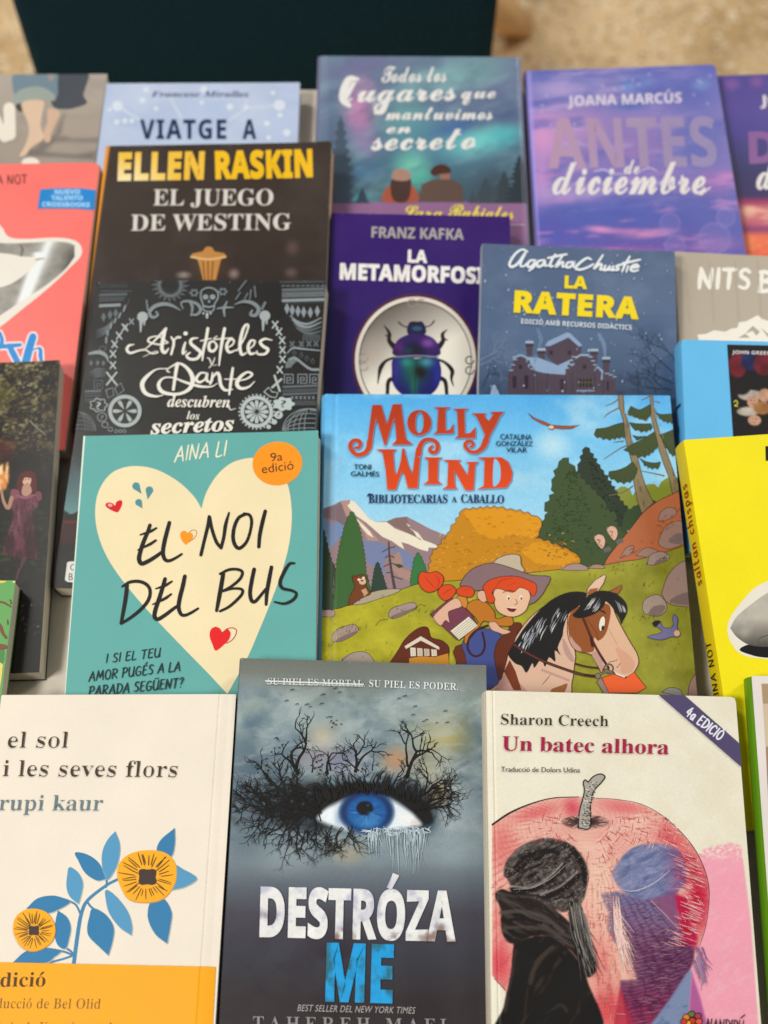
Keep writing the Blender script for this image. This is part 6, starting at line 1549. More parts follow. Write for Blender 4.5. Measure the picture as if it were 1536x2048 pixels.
# ------------------------------------------------------------------ prints: slate cover with the mansion
b = ratera
pn = b.paint(0.0006); pn.zoom(950, 480, 3.746)
pn.grad([(20, '#62708a'), (400, '#5f6f8b'), (700, '#60728e'), (1000, '#54647f'), (1160, '#465369')])
pn.cloud('#71809a', 300, 200, 101, .5, .75, .6); pn.blob(1330, 700, 200, 130, '#4f5e7a', .6); pn.cloud('#3f4a5e', 60, 50, 102, .45, .7, .8, mask=np.clip((pn.Y - 950) / 150, 0, 1))
pn.mix('#74829c', ((pn.X > 890) & (pn.Y > 240) & (pn.Y < 560)) * .22); pn.blob(330, 1040, 300, 120, '#4c5a70', .5)
b.z(950, 480, 3.746); b.part('mansion_print')
BW, SN, BD = '#594d58', '#93a8c6', '#40373f'
b.stroke([(480, 800), (495, 740), (470, 670)], [14, 30, 20], '#7183a0'); b.stroke([(975, 870), (965, 780), (930, 710)], [12, 30, 26], '#7b8ca8')
b.poly([(530, 790), (700, 700), (800, 790), (790, 880), (610, 940), (535, 870)], BW); b.poly([(525, 795), (545, 760), (690, 692), (715, 700), (805, 790), (780, 800), (700, 730), (560, 795)], SN)
for x, y, h in ((380, 760, 110), (470, 815, 150), (865, 820, 110), (955, 880, 120)):
    b.poly([(x, y + 10), (x + 55, y + 10), (x + 48, y + h), (x + 8, y + h)], BW); b.poly([(x - 4, y + 14), (x, y - 4), (x + 56, y - 4), (x + 60, y + 14)], '#a9b7c9'); b.stroke([(x, y + 30), (x + 56, y + 30)], 9, BD, False)
b.poly([(390, 880), (470, 880), (620, 940), (750, 880), (700, 1010), (560, 1010), (450, 980)], SN)
b.poly([(245, 1160), (250, 990), (275, 985), (285, 920), (290, 880), (340, 862), (390, 880), (400, 940), (425, 960), (440, 980), (540, 1000), (680, 1010), (680, 960), (720, 940), (745, 890), (790, 860), (850, 862), (880, 900), (900, 940), (925, 960), (960, 1010), (1050, 1040), (1060, 1160)], BW)
b.stroke([(290, 885), (340, 864), (390, 884)], 14, SN); b.stroke([(745, 890), (790, 862), (850, 864)], 12, '#a4b3c8', False); b.stroke([(700, 950), (740, 930)], 12, SN, False); b.stroke([(920, 955), (955, 990), (950, 1040)], 16, SN)
for x, y in ((270, 985), (285, 945), (300, 905), (398, 905), (412, 945), (428, 975), (690, 970), (706, 940), (722, 912), (740, 885), (866, 885), (884, 915), (900, 945), (918, 968), (990, 1010), (1020, 1022), (1045, 1034)):
    b.poly([(x - 12, y + 16), (x - 12, y - 8), (x + 12, y - 8), (x + 12, y + 16)], BW); b.stroke([(x - 13, y - 9), (x + 13, y - 9)], 7, '#a5b4ca', False)
for x in (440, 545, 680, 735, 900, 960): b.stroke([(x, 1000), (x, 1158)], 7, '#4b4049', False); b.stroke([(x + 9, 1000), (x + 9, 1158)], 4, '#6a5d66', False)
for x, y, w, h in ((280, 1020, 28, 90), (370, 1015, 28, 100), (330, 935, 22, 30), (560, 830, 22, 30), (695, 830, 24, 30), (808, 935, 24, 30), (640, 1040, 22, 80), (985, 1060, 20, 70)): b.poly([(x, y), (x + w, y), (x + w, y + h), (x, y + h)], BD)
b.poly([(765, 1040), (885, 1040), (880, 1100), (770, 1100)], '#2e2a30')
for i in range(5): b.stroke([(775 + i * 26, 1042), (776 + i * 25, 1098)], 4, '#7a6a58', False)
b.stroke([(767, 1068), (882, 1068)], 4, '#7a6a58', False); b.stroke([(765, 1130), (890, 1130)], 12, '#8a9ab0', False)
for i in range(26): b.stroke([(255 + i * 31, 1010 + (i % 5) * 12), (256 + i * 31, 1150)], 3, '#544850', False)
b.poly([(112, 1160), (130, 1090), (150, 1085), (185, 1160)], '#93a6c0')
for i, (x, y, a, L, w) in enumerate(((40, 900, .2, 150, 5), (30, 940, .6, 160, 5), (60, 1100, 1.3, 100, 5), (1480, 1000, 2.6, 220, 7), (1500, 940, 2.2, 180, 6), (1480, 1080, 2.9, 260, 8), (1400, 1100, 2.4, 160, 6), (1470, 1130, 2.7, 200, 7), (1350, 1150, 2.0, 130, 5), (1230, 1150, 1.8, 100, 4))):
    twig(x, y, a, L, w, 3, random.Random(600 + i), '#8fa0ba' if i < 2 else '#3a4354')
b.part('snow_print')
for i in range(150):
    rnd = random.Random(5000 + i); x, y = rnd.uniform(60, 1480), rnd.uniform(60, 1150); r = rnd.choice([3, 4, 4, 5, 7])
    b.ell(x, y, r, r * rnd.uniform(1, 1.8), rnd.choice(['#9aaac2', '#8496b2', '#b4c0d2']), 20, 8)
b.part('signature_lettering'); WS = '#eef0f2'
for q in ([(392, 92), (352, 76), (300, 110), (258, 180), (275, 206), (322, 178), (380, 96), (352, 150), (340, 196), (366, 200), (402, 168)], [(452, 156), (412, 160), (392, 196), (420, 206), (452, 166), (440, 206), (404, 234)], [(520, 154), (474, 164), (466, 200), (498, 198), (524, 160), (522, 196), (548, 194)], [(600, 112), (572, 160), (560, 200), (584, 200)], [(545, 140), (620, 124), (686, 112)], [(660, 118), (622, 170), (604, 206), (640, 176), (660, 172), (654, 206), (682, 196)], [(730, 168), (692, 176), (684, 206), (712, 206), (738, 172), (736, 208)],
          [(868, 150), (838, 140), (784, 176), (752, 214), (790, 226), (850, 206), (884, 186)], [(956, 118), (922, 170), (890, 220), (926, 188), (948, 190), (936, 226), (962, 222)], [(976, 196), (962, 228), (988, 226), (1010, 200), (1000, 228), (1020, 226)], [(1036, 200), (1026, 230), (1048, 226)], [(1082, 190), (1058, 204), (1076, 222), (1054, 232)], [(1158, 128), (1122, 190), (1100, 240)], [(1076, 196), (1130, 176), (1236, 152)], [(1146, 200), (1132, 242)], [(1170, 214), (1224, 206), (1206, 190), (1172, 204), (1166, 230), (1190, 238), (1220, 230)]):
    b.stroke(q, [14, 20, 18, 14], WS)
b.part('title_lettering'); Y_ = '#fbdc22'
b.text('LA', (668, 362), (838, 370), 88, Y_, 'sansb', offset=.03); b.text('RATERA', (288, 540), (1225, 593), 152, Y_, 'sansb', offset=.035, spacing=1.08)
b.part('subtitle_lettering'); b.text('EDICIÓ AMB RECURSOS DIDÀCTICS', (345, 630), (1172, 678), 36, '#dfe4ea', 'sansb')

# ------------------------------------------------------------------ prints: aurora cover
b = lugares
pn = b.paint(0.0008); pn.zoom(630, 100, 3.49)
pn.grad([(30, '#7d8ba0'), (300, '#76809c'), (600, '#6b7f96'), (800, '#5d7888'), (1000, '#56686f'), (1100, '#5a5f68')])
for a in ((900, 200, 520, 190, '#98c6c2', .9, -10), (1150, 120, 330, 160, '#7f9ea2', .8), (330, 110, 330, 110, '#80789e', .8, -15), (300, 420, 170, 300, '#cf8fb8', 1.0, -12), (330, 250, 170, 110, '#c78bb8', .8), (350, 650, 180, 180, '#a080ae', .7), (640, 480, 280, 330, '#76a9a6', .9), (800, 640, 500, 300, '#5f8fa6', .6), (1150, 640, 420, 170, '#7cd0cd', 1.0, -12), (1330, 600, 190, 150, '#62bcc0', .8), (990, 540, 250, 80, '#5a78ae', .8, -15),
          (1330, 440, 190, 130, '#5f6888', .8), (680, 830, 200, 200, '#7accb0', 1.0), (720, 900, 170, 120, '#63b5a5', .8), (330, 860, 280, 150, '#5c7c9a', .7), (300, 1040, 250, 80, '#56a0b0', .7), (420, 380, 50, 180, '#cfd4d6', .6, -8), (130, 640, 110, 240, '#6b7088', .6), (1300, 950, 270, 190, '#50585e', .9), (150, 950, 190, 160, '#5a6472', .7)):
    pn.blob(*a)
pn.cloud('#9fc0c2', 260, 90, 111, .5, .8, .35, rot=-20); pn.cloud('#59647c', 240, 110, 112, .52, .8, .4, rot=-15)
ban = np.clip((pn.Y - 1055) / 10, 0, 1); pn.mix('#9b7396', ban); pn.mix('#8a6690', ban * np.clip((pn.Y - 1250) / 300, 0, 1))
pn.mix('#c6b9c4', np.clip((100 - pn.X) / 20, 0, 1) * .12)  # faint edge highlight of the glossy cover, mixed into its left border colour
b.z(630, 100, 3.49); b.part('forest_print')
def fir(x, y0, y1, w, seed, c):
    rnd = random.Random(seed); L, R = [], []
    n = 11
    for k in range(n):
        t = k / (n - 1); y = y0 + (y1 - y0) * t; hw = w * (t ** .8) * rnd.uniform(.75, 1.1)
        L += [(x - hw * .45, y - 8), (x - hw, y + 10)]; R += [(x + hw * .45, y - 8), (x + hw, y + 10)]
    b.poly([(x, y0 - 30)] + R + L[::-1], c)
fir(180, 440, 1060, 150, 1, '#5b6674'); fir(330, 960, 1060, 60, 2, '#4d5660'); fir(1320, 840, 1060, 110, 3, '#4e5459'); fir(1190, 880, 1060, 90, 4, '#545a60'); fir(1430, 720, 1060, 130, 5, '#484d52'); fir(1100, 980, 1060, 40, 6, '#555c62')
b.part('seated_figure_print')
b.poly([(480, 1060), (490, 980), (540, 940), (660, 940), (705, 980), (712, 1060)], '#b0624e', True); b.poly([(540, 900), (530, 1000), (560, 1058), (640, 1058), (668, 980), (660, 890)], '#5c4a46', True); b.poly([(540, 900), (550, 845), (600, 830), (655, 850), (665, 900), (610, 915)], '#b28a7c', True)
b.poly([(728, 1060), (745, 940), (820, 905), (960, 905), (1025, 945), (1040, 1060)], '#6f5c54', False); b.poly([(870, 860), (940, 850), (940, 905), (875, 905)], '#a37868'); b.poly([(805, 850), (840, 810), (900, 800), (945, 830), (940, 860), (870, 868), (830, 880)], '#5e4640', True)
b.part('title_lettering'); WL = '#f1eae4'
b.text('Todos los', (465, 226), (918, 222), 108, WL, 'script', offset=.012); b.text('lugares', (190, 366), (985, 350), 150, WL, 'script', offset=.012); b.stroke([(300, 205), (240, 205), (200, 280), (195, 350), (240, 390)], [20, 46, 50, 46, 30], WL); b.stroke([(500, 360), (470, 430), (420, 440)], [40, 36, 20], WL); b.text('que', (1020, 340), (1262, 336), 90, WL, 'script', offset=.012)
b.text('mantuvimos', (490, 488), (1240, 486), 92, WL, 'script', offset=.012); b.text('en', (497, 582), (670, 580), 80, WL, 'script', offset=.012); b.text('secreto', (392, 700), (1125, 690), 150, WL, 'script', offset=.012);
b.part('author_lettering')
b.text('Lara', (612, 1165), (890, 1170), 75, '#f5dc62', 'script', offset=.012); b.text('Rubiales', (930, 1170), (1385, 1182), 90, '#f5dc62', 'script', offset=.012); [b.stroke([(1368 + k * 14, 1222), (1377 + k * 14, 1223)], 9, '#c9b2c6', False) for k in range(7)]

# ------------------------------------------------------------------ prints: the two sunset covers
b = antes
pn = b.paint(0.0008); pn.zoom(1040, 120, 3.097)
pn.grad([(30, '#6f72bb'), (160, '#8385c4'), (300, '#9487c2'), (420, '#9a85bf'), (620, '#8f80be'), (760, '#8f80bf'), (860, '#6f70b6'), (1000, '#6a6db6'), (1200, '#7a64ac')])
for a in ((230, 180, 260, 110, '#b9a3d4', .9), (560, 130, 330, 70, '#a39acb', .7), (150, 470, 240, 260, '#e3a2d4', 1.0), (330, 420, 330, 200, '#c39aca', .8), (700, 560, 330, 160, '#a584bc', .7), (1100, 500, 320, 330, '#7277bb', 1.0), (1080, 200, 340, 200, '#6f73ba', .9), (680, 280, 200, 60, '#6878b8', .8), (665, 160, 70, 60, '#6db7e0', 1.0), (760, 150, 110, 70, '#7fa0d4', .7), (1120, 150, 90, 60, '#86a2d4', .7),
          (300, 840, 420, 90, '#b49ad2', .9, -5), (130, 740, 100, 260, '#dca0da', .7), (1200, 760, 220, 130, '#a278b8', .9), (1280, 720, 100, 50, '#cf8ec8', .8), (620, 940, 560, 110, '#666fb8', 1.0), (240, 1080, 260, 120, '#6c69b8', .9), (500, 1050, 150, 34, '#e29ccb', 1.0, 5), (800, 1075, 260, 44, '#dc95bf', .95, -5), (680, 1060, 300, 30, '#d88fc4', .7), (1200, 1140, 240, 80, '#a27cb8', .8), (520, 1180, 700, 40, '#a870b4', .8)):
    pn.blob(*a)
pn.cloud('#c6abd8', 260, 50, 121, .52, .72, .6, mask=np.clip((950 - pn.Y) / 200, 0, 1) * np.clip((1150 - pn.X) / 300, 0, 1), rot=-6); pn.cloud('#646bb4', 240, 70, 122, .52, .75, .6, rot=-6); pn.cloud('#d093cc', 200, 40, 123, .6, .78, .6, mask=np.clip((pn.Y - 600) / 150, 0, 1), rot=-4)
for x, y, r in ((1205, 1105, 95), (1275, 975, 55), (930, 1010, 60), (960, 1150, 60)):
    dd = np.hypot(pn.X - x, pn.Y - y); pn.mix('#a592ca', np.clip(1 - np.abs(dd - r) / 10, 0, 1) * .5); pn.mix('#9585c4', np.clip((r - dd) / 8, 0, 1) * .3)
for i in range(24):
    rnd = random.Random(40 + i); pn.blob(rnd.uniform(90, 1200), rnd.uniform(80, 420), 14, 14, '#d5c3ea', .7)
pn.mix('#b4a4ee', np.clip((40 + (pn.Y - 70) * .05 + 34 - pn.X) / 14, 0, 1) * .75)  # bright sheen along the curled left edge, painted into the cover colour
b.z(1040, 120, 3.097); b.part('title_lettering')
b.text('ANTES', (175, 668), (1225, 655), 300, lambda X, Y: rgb('#c39db8')[None] * (1 - np.clip((X - 1100) / 330, 0, 1)[:, None]) + rgb('#9d91b8')[None] * np.clip((X - 1100) / 330, 0, 1)[:, None], 'sansb', offset=.01, lean=-20)
WC = '#efe4e0'
b.part('script_lettering'); b.text('diciembre', (200, 830), (1150, 826), 205, WC, 'script', offset=.012); b.stroke([(1120, 830), (1180, 790)], [20, 6], WC, False); b.text('de', (645, 705), (740, 705), 90, WC, 'script', offset=.012)
b.stroke([(460, 690), (520, 680), (580, 705), (640, 705)], [8, 10, 8, 5], '#cfbfdf'); b.stroke([(740, 690), (800, 670), (850, 690)], [6, 9, 6], '#cfbfdf')
b.part('author_lettering'); b.text('JOANA MARCÚS', (295, 286), (1002, 264), 62, '#e2d5e4', 'sansb', offset=.01)
b = despues
pn = b.paint(0.0008); pn.zoom(1040, 120, 3.097)
pn.grad([(60, '#5b4f94'), (300, '#63559a'), (440, '#5a4f96'), (560, '#4f4b80'), (700, '#46446a'), (840, '#4a4068'), (880, '#a8486a'), (930, '#e08a86'), (1010, '#c86a78'), (1050, '#96487a'), (1090, '#ee7a5a'), (1200, '#ea6a50')])
pn.cloud('#f0b09a', 120, 40, 131, .5, .7, .8, mask=np.clip((pn.Y - 880) / 40, 0, 1) * np.clip((1030 - pn.Y) / 40, 0, 1)); pn.cloud('#ff9a6a', 80, 50, 132, .5, .7, .7, mask=np.clip((pn.Y - 1070) / 40, 0, 1)); pn.blob(1310, 150, 80, 60, '#8d62a4', .9); pn.blob(1465, 135, 70, 60, '#8a60a0', .9); pn.blob(1420, 940, 70, 60, '#f2c0a6', .8)
b.z(1040, 120, 3.097); b.part('title_lettering'); b.text('DESPUÉS', (1420, 640), (2600, 600), 190, '#91659c', 'sansb', offset=.02)
b.part('script_lettering'); b.text('de diciembre', (1465, 800), (2500, 760), 200, WC, 'script', offset=.012)
b.part('author_lettering'); b.text('JOANA MARCÚS', (1490, 282), (2300, 250), 62, WC, 'sansb', offset=.01)

# ------------------------------------------------------------------ prints: charcoal cover with the golden name
b = westing
pn = b.paint(0.0008); pn.zoom(0, 0, 2); pn.grad([(570, '#4a403a'), (800, '#493f3a'), (1000, '#463c37'), (1200, '#3d3431')]); pn.cloud('#524843', 200, 160, 140, .5, .75, .6); pn.zoom(0, 0, 1)
pn.mix('#ef9a3a', np.clip((213 + (pn.Y - 292) * -.133 + 8 - (pn.Y - 292) * .006 - pn.X) / 3, 0, 1) * np.clip((690 - pn.Y) / 120, 0, 1)); pn.zoom(0, 400, 2)
pn.blob(735, 300, 45, 22, '#b6a59c', .7); pn.blob(935, 295, 34, 32, '#a08c84', .8); pn.blob(1170, 190, 40, 46, '#6a5650', .8); pn.blob(1165, 290, 40, 30, '#77625a', .7); pn.blob(835, 260, 120, 90, '#5d4a3c', .7)
b.part('author_lettering'); b.z(0, 0, 2)
b.text('ELLEN', (470, 719), (815, 714), 104, lambda X, Y: rgb('#f6c24a')[None] * (1 - np.clip((Y - 318) / 40, 0, 1)[:, None] * np.clip((340 - X) / 100 + .2, 0, 1)[:, None]) + rgb('#fbe6b4')[None] * np.clip((Y - 318) / 40, 0, 1)[:, None] * np.clip((340 - X) / 100 + .2, 0, 1)[:, None], 'sansb', offset=.035, lean=6, spacing=1.05)  # pale lower left is a glint on the gold, painted into the letter colour
b.text('RASKIN', (862, 713), (1252, 706), 104, '#f6bf1c', 'sansb', offset=.035, lean=-1, spacing=1.05)
b.part('title_lettering'); b.text('EL JUEGO', (612, 822), (1092, 821), 64, '#ddd3c9', 'serif', lean=3); b.text('DE WESTING', (523, 923), (1163, 919), 64, '#ddd3c9', 'serif', lean=3)
b.part('chess_piece_print'); b.z(0, 400, 2)
gold = lambda X, Y: np.clip(rgb('#c58a4e')[None] * (.75 + .5 * np.abs(np.sin(X / 5.5)))[:, None], 0, 1)
b.poly([(762, 226), (770, 215), (812, 206), (822, 190), (835, 186), (848, 190), (858, 206), (898, 214), (905, 226), (884, 238), (876, 270), (864, 320), (812, 320), (800, 270), (790, 238)], '#c2884c'); b.stroke([(765, 228), (835, 238), (902, 228)], 8, '#e0b27a')
for x in (812, 832, 852): b.stroke([(x, 245), (x + (835 - x) * .3, 316)], 6, '#8d5a2c', False)

# ------------------------------------------------------------------ prints: pale blue cover with constellations
b = viatge
pn = b.paint(0.001); pn.fill('#bfc9e2'); pn.cloud('#ccd3e6', 120, 60, 150, .45, .7, .6); pn.cloud('#b0bedd', 90, 60, 151, .5, .75, .6)
b.part('constellation_print'); b.z(0, 0, 2); CL = '#dde2ec'
for q in ([(470, 425), (560, 480)], [(680, 390), (725, 470)], [(985, 435), (1120, 420)], [(985, 435), (920, 480)], [(985, 400), (985, 435)]): b.stroke(q, 11, '#d0d7e8', False)
for x, y, r in ((470, 425, 22), (570, 402, 13), (585, 360, 12), (625, 435, 10), (815, 358, 15), (808, 412, 9), (920, 428, 14), (1118, 422, 24), (1092, 372, 10), (1120, 462, 11), (1068, 495, 12), (1148, 532, 16), (500, 485, 12), (468, 490, 12), (440, 440, 9), (985, 432, 12), (528, 485, 11), (1075, 552, 10)): b.ell(x, y, r, r * .95, CL, n=14)
b.part('author_lettering'); b.text('Francesc Miralles', (605, 388), (995, 388), 22, '#59628a', 'bitalic')
b.part('title_lettering'); b.text('VIATGE', (560, 556), (905, 556), 76, '#36425f', 'sansb', offset=.008, spacing=1.15); b.text('A', (970, 556), (1025, 556), 76, '#36425f', 'sansb', offset=.008)

# ------------------------------------------------------------------ prints: grey cover with the bare feet
b = legs
pn = b.paint(0.001); pn.zoom(0, 100, 5.9); pn.grad([(250, '#b8aca0'), (700, '#b2a497'), (1000, '#b0a093'), (1330, '#a89c90')]); pn.cloud('#a0948a', 500, 200, 160, .5, .75, .5)
pn.poly([(560, 1040), (760, 1020), (860, 1050), (1160, 1040), (1160, 1090), (800, 1080), (560, 1090)], '#837a72', .9, 30); pn.poly([(330, 1160), (560, 1210), (900, 1240), (1120, 1200), (1120, 1290), (700, 1260), (320, 1250)], '#7b726b', .9, 30); pn.poly([(350, 1240), (480, 1080), (640, 1000), (700, 860), (760, 760), (720, 980), (620, 1110), (520, 1200)], '#857a72', .9, 30)
b.part('figure_print'); b.z(0, 100, 5.9)
b.poly([(640, 240), (1040, 240), (985, 520), (1025, 600), (1010, 640), (900, 680), (780, 700), (640, 680), (600, 560)], '#595b60', True, 3); b.poly([(175, 240), (640, 240), (680, 400), (670, 560), (560, 470), (420, 440), (280, 460), (180, 560)], '#7f8f99', True, 3)
b.poly([(150, 600), (200, 500), (300, 450), (440, 430), (570, 470), (650, 540), (640, 600), (520, 590), (380, 590), (260, 630), (180, 670)], '#a4aaa2', True, 3)
b.poly([(560, 240), (650, 240), (630, 350), (580, 360)], '#a69a98', True, 3); b.poly([(180, 660), (250, 630), (300, 700), (230, 730)], '#5c554f', True)
b.poly([(250, 640), (380, 590), (520, 610), (500, 740), (480, 900), (520, 1020), (480, 1080), (380, 1140), (300, 1240), (230, 1250), (290, 1140), (340, 1000), (330, 860)], '#e3c2a6', True, 3); b.poly([(560, 720), (620, 690), (710, 740), (660, 860), (610, 980), (590, 1080), (530, 1080), (520, 960), (560, 860)], '#d8b49a', True, 3)
b.part('title_lettering'); b.stroke([(-100, 700), (20, 980), (60, 1030)], 120, '#f3e6d4'); b.stroke([(110, 690), (118, 1000)], 140, '#f3e6d4', False); b.ell(360, 1330, 105, 60, '#f3e6d8')

# ------------------------------------------------------------------ prints: coral cover
b = red; b.z(0, 310, 4.763); b.part('arm_print')
b.poly([(-200, 560), (0, 670), (60, 760), (130, 795), (300, 800), (500, 788), (660, 800), (750, 840), (782, 910), (760, 980), (680, 1060), (560, 1180), (400, 1320), (200, 1480), (0, 1640), (-200, 1760)], '#f1e6d8', True, 3)
def armc(X, Y): 
    y = (Y - 310) * 4.763; x = X * 4.763
    k = np.clip(np.exp(-((x - (470 - (y - 830) * .42)) / 60) ** 2) * 1.0 + .8 * np.exp(-((x - (330 - (y - 1000) * .3)) / 45) ** 2) * (y > 930), 0, 1)[:, None]
    g = (0.52 + .2 * fbm(x / 90, y / 60, 170))[:, None] * np.array([[1.0, .96, .9]])
    e = np.clip((x - 560) / 150, 0, 1)[:, None] * np.clip((y - 850) / 200, 0, 1)[:, None]
    g = g * (1 - .6 * e)
    return np.clip(g * (1 - k) + rgb('#f2f2ee')[None] * k, 0, 1)
def sheet(bk, top, bot, nx, ny, col):
    Tt, Bb = smooth_pts(top, False, 6), smooth_pts(bot, False, 6); f = lambda P, n: np.stack([np.interp(np.linspace(0, 1, n), np.linspace(0, 1, len(P)), P[:, i]) for i in (0, 1)], 1)
    A, B = f(Tt, nx), f(Bb, nx); V = []; F = []
    for j in range(ny): V += list(A * (1 - j / (ny - 1)) + B * j / (ny - 1))
    for j in range(ny - 1):
        for i in range(nx - 1): F.append((j * nx + i, j * nx + i + 1, (j + 1) * nx + i + 1, (j + 1) * nx + i))
    bk._add(bk.T(V), F, col)
sheet(b, [(-150, 830), (100, 842), (300, 835), (500, 825), (640, 835), (712, 860)], [(-150, 920), (100, 945), (200, 965), (350, 975), (560, 980), (700, 990)], 50, 12, armc)
sheet(b, [(-150, 1290), (0, 1262), (120, 1220), (260, 1120), (400, 980), (560, 930), (710, 860)], [(-150, 1620), (0, 1530), (180, 1410), (320, 1320), (480, 1210), (620, 1090), (712, 970)], 60, 20, armc)
b.stroke([(190, 850), (215, 900), (200, 965)], [8, 18, 14], '#6f665c'); b.stroke([(420, 985), (340, 1000)], 8, '#5c544c', False)
b.part('author_lettering'); b.hand('ALINA NOT', (-250, 290), (258, 272), 85, '#5a2b2a', 9, seed=21)
b.part('sticker'); b.poly([(385, 328), (560, 318), (760, 318), (915, 335), (898, 528), (700, 512), (360, 512)], '#0c8bce')
b.part('sticker_lettering'); CB = '#a5d2f2'
b.text('NUEVO', (520, 375), (765, 374), 42, CB, 'sansb', offset=.03); b.text('TALENTO', (488, 432), (790, 432), 42, CB, 'sansb', offset=.03); b.text('CROSSBOOKS', (400, 492), (858, 498), 42, CB, 'sansb', offset=.03)
b.part('title_lettering')
for w, c in ((1.7, '#f6e4e4'), (1.0, '#1f90d4')):
    for q, ww in (([(-60, 1800), (0, 1830), (20, 1770), (0, 1700)], [40, 46, 40, 34]), ([(0, 1830), (90, 1822), (195, 1812)], [40, 44, 34]), ([(90, 1822), (130, 1900), (175, 1985)], [50, 60, 56]), ([(315, 1735), (280, 1850), (245, 1985)], [70, 76, 80]), ([(300, 1870), (350, 1845), (385, 1855), (388, 1920), (400, 1985)], [10, 14, 34, 40, 28])):
        b.stroke(q, [v + (34 if w > 1 else 0) for v in ww], c)

# ------------------------------------------------------------------ prints: dark forest cover
b = girl
pn = b.paint(0.0007); pn.zoom(0, 710, 2.97)
pn.fill('#302a25'); pn.cloud('#554c38', 70, 60, 180, .45, .7, .9, mask=np.clip((800 - pn.Y) / 200, 0, 1)); pn.cloud('#9a9068', 20, 13, 181, .5, .66, .9, mask=np.clip((620 - pn.Y) / 200, 0, 1) * np.clip((330 - pn.X) / 120, 0, 1)); pn.cloud('#17120f', 60, 50, 182, .5, .7, .7); pn.cloud('#8d8468', 12, 9, 183, .64, .75, .8, mask=np.clip((700 - pn.Y) / 200, 0, 1))
pn.blob(0, 230, 160, 150, '#6a6238', .6); pn.blob(20, 560, 120, 120, '#5a2f1c', .7); pn.cloud('#3f4a28', 40, 16, 184, .45, .7, .9, mask=np.clip((pn.Y - 860) / 120, 0, 1) * np.clip((1420 - pn.Y) / 160, 0, 1)); pn.mix('#211a1a', np.clip((pn.Y - 1400) / 120, 0, 1) * .8); pn.blob(160, 1600, 90, 260, '#2c2226', .6); pn.cloud('#8a8a86', 10, 8, 185, .68, .76, .7, mask=np.clip((pn.Y - 1440) / 30, 0, 1) * np.clip((1700 - pn.Y) / 60, 0, 1)); pn.blob(60, 820, 120, 80, '#43483a', .6)
fl = pn.poly([(-30, 800), (-20, 700), (10, 650), (25, 690), (45, 640), (52, 720), (40, 770), (20, 800)], '#e2914c', 1, 10, True); pn.cloud('#fbe0b0', 12, 26, 186, .45, .65, 1, mask=fl); pn.blob(10, 750, 70, 90, '#d07a3c', .4)
dr = pn.poly([(85, 840), (150, 815), (215, 840), (225, 900), (190, 940), (205, 1050), (225, 1180), (215, 1215), (150, 1205), (90, 1200), (20, 1170), (40, 1080), (80, 960), (70, 900)], '#6a4049', .98, 6, True)
pn.cloud('#8f5c6c', 30, 120, 187, .45, .7, .8, mask=dr); pn.cloud('#3f2630', 34, 140, 188, .5, .7, .9, mask=dr); pn.blob(210, 1100, 50, 150, '#2e1e26', .7); pn.cloud('#3a2028', 7, 7, 189, .66, .72, .9, mask=dr)
b.z(0, 710, 2.97); b.part('figure_print')
b.poly([(108, 740), (130, 700), (170, 690), (210, 710), (222, 780), (215, 830), (180, 800), (120, 810), (100, 790)], '#5c2f26', True); b.poly([(132, 730), (158, 712), (184, 728), (184, 762), (162, 784), (140, 768)], '#d6ab94', True); b.poly([(140, 775), (175, 770), (190, 815), (160, 840), (130, 825)], '#b98c78', True)
b.poly([(132, 722), (150, 706), (188, 715), (190, 735), (150, 730), (138, 750), (128, 760)], '#643428', True)
b.stroke([(150, 742), (158, 742)], 4, '#4a2a24', False); b.stroke([(168, 742), (176, 743)], 4, '#4a2a24', False); b.stroke([(158, 765), (168, 765)], 4, '#8d4a44', False)
b.poly([(70, 800), (115, 810), (110, 850), (65, 860)], '#87505c', True); b.stroke([(70, 850), (50, 910), (22, 870), (8, 800)], [24, 22, 18, 14], '#b08672'); b.poly([(215, 820), (245, 820), (250, 860), (225, 870)], '#7c4a54', True)
b.stroke([(95, 835), (150, 850), (210, 835)], [10, 18, 10], '#935c68'); b.stroke([(150, 1210), (115, 1280), (98, 1340)], [26, 18, 10], '#59404a'); b.stroke([(105, 1205), (115, 1260)], [20, 14], '#3a2a30')
b.stroke([(180, 395), (225, 440), (270, 475)], 6, '#8f8878', False)

# ------------------------------------------------------------------ prints: grey beige cover
b = nits; b.z(768, 400, 2); b.part('title_lettering'); b.hand('NITS', (1258, 350), (1462, 357), 76, '#f7efe2', 17, seed=31)
b.hand('BLANQUES'.replace('Q', 'O'), (1500, 366), (2000, 385), 78, '#f7efe2', 17, seed=33)
b.part('ridge_print'); b.z(0, 0, 1)
b.poly([(1394, 670), (1412, 668), (1428, 661), (1450, 664), (1462, 658), (1474, 656), (1478, 645), (1492, 643), (1515, 631), (1528, 640), (1560, 648), (1640, 690), (1640, 720), (1400, 690)], '#f5ebdd')
for q in ([(1490, 668), (1505, 652), (1520, 664), (1512, 672), (1505, 662)], [(1476, 676), (1490, 668), (1500, 676)], [(1520, 655), (1536, 668), (1550, 660), (1540, 680)]): b.poly(q, '#b1a492')
for x in (1372, 1420, 1470, 1515): b.stroke([(x, 520), (x + 8, 640)], 1.5, '#c4b7a4', False)

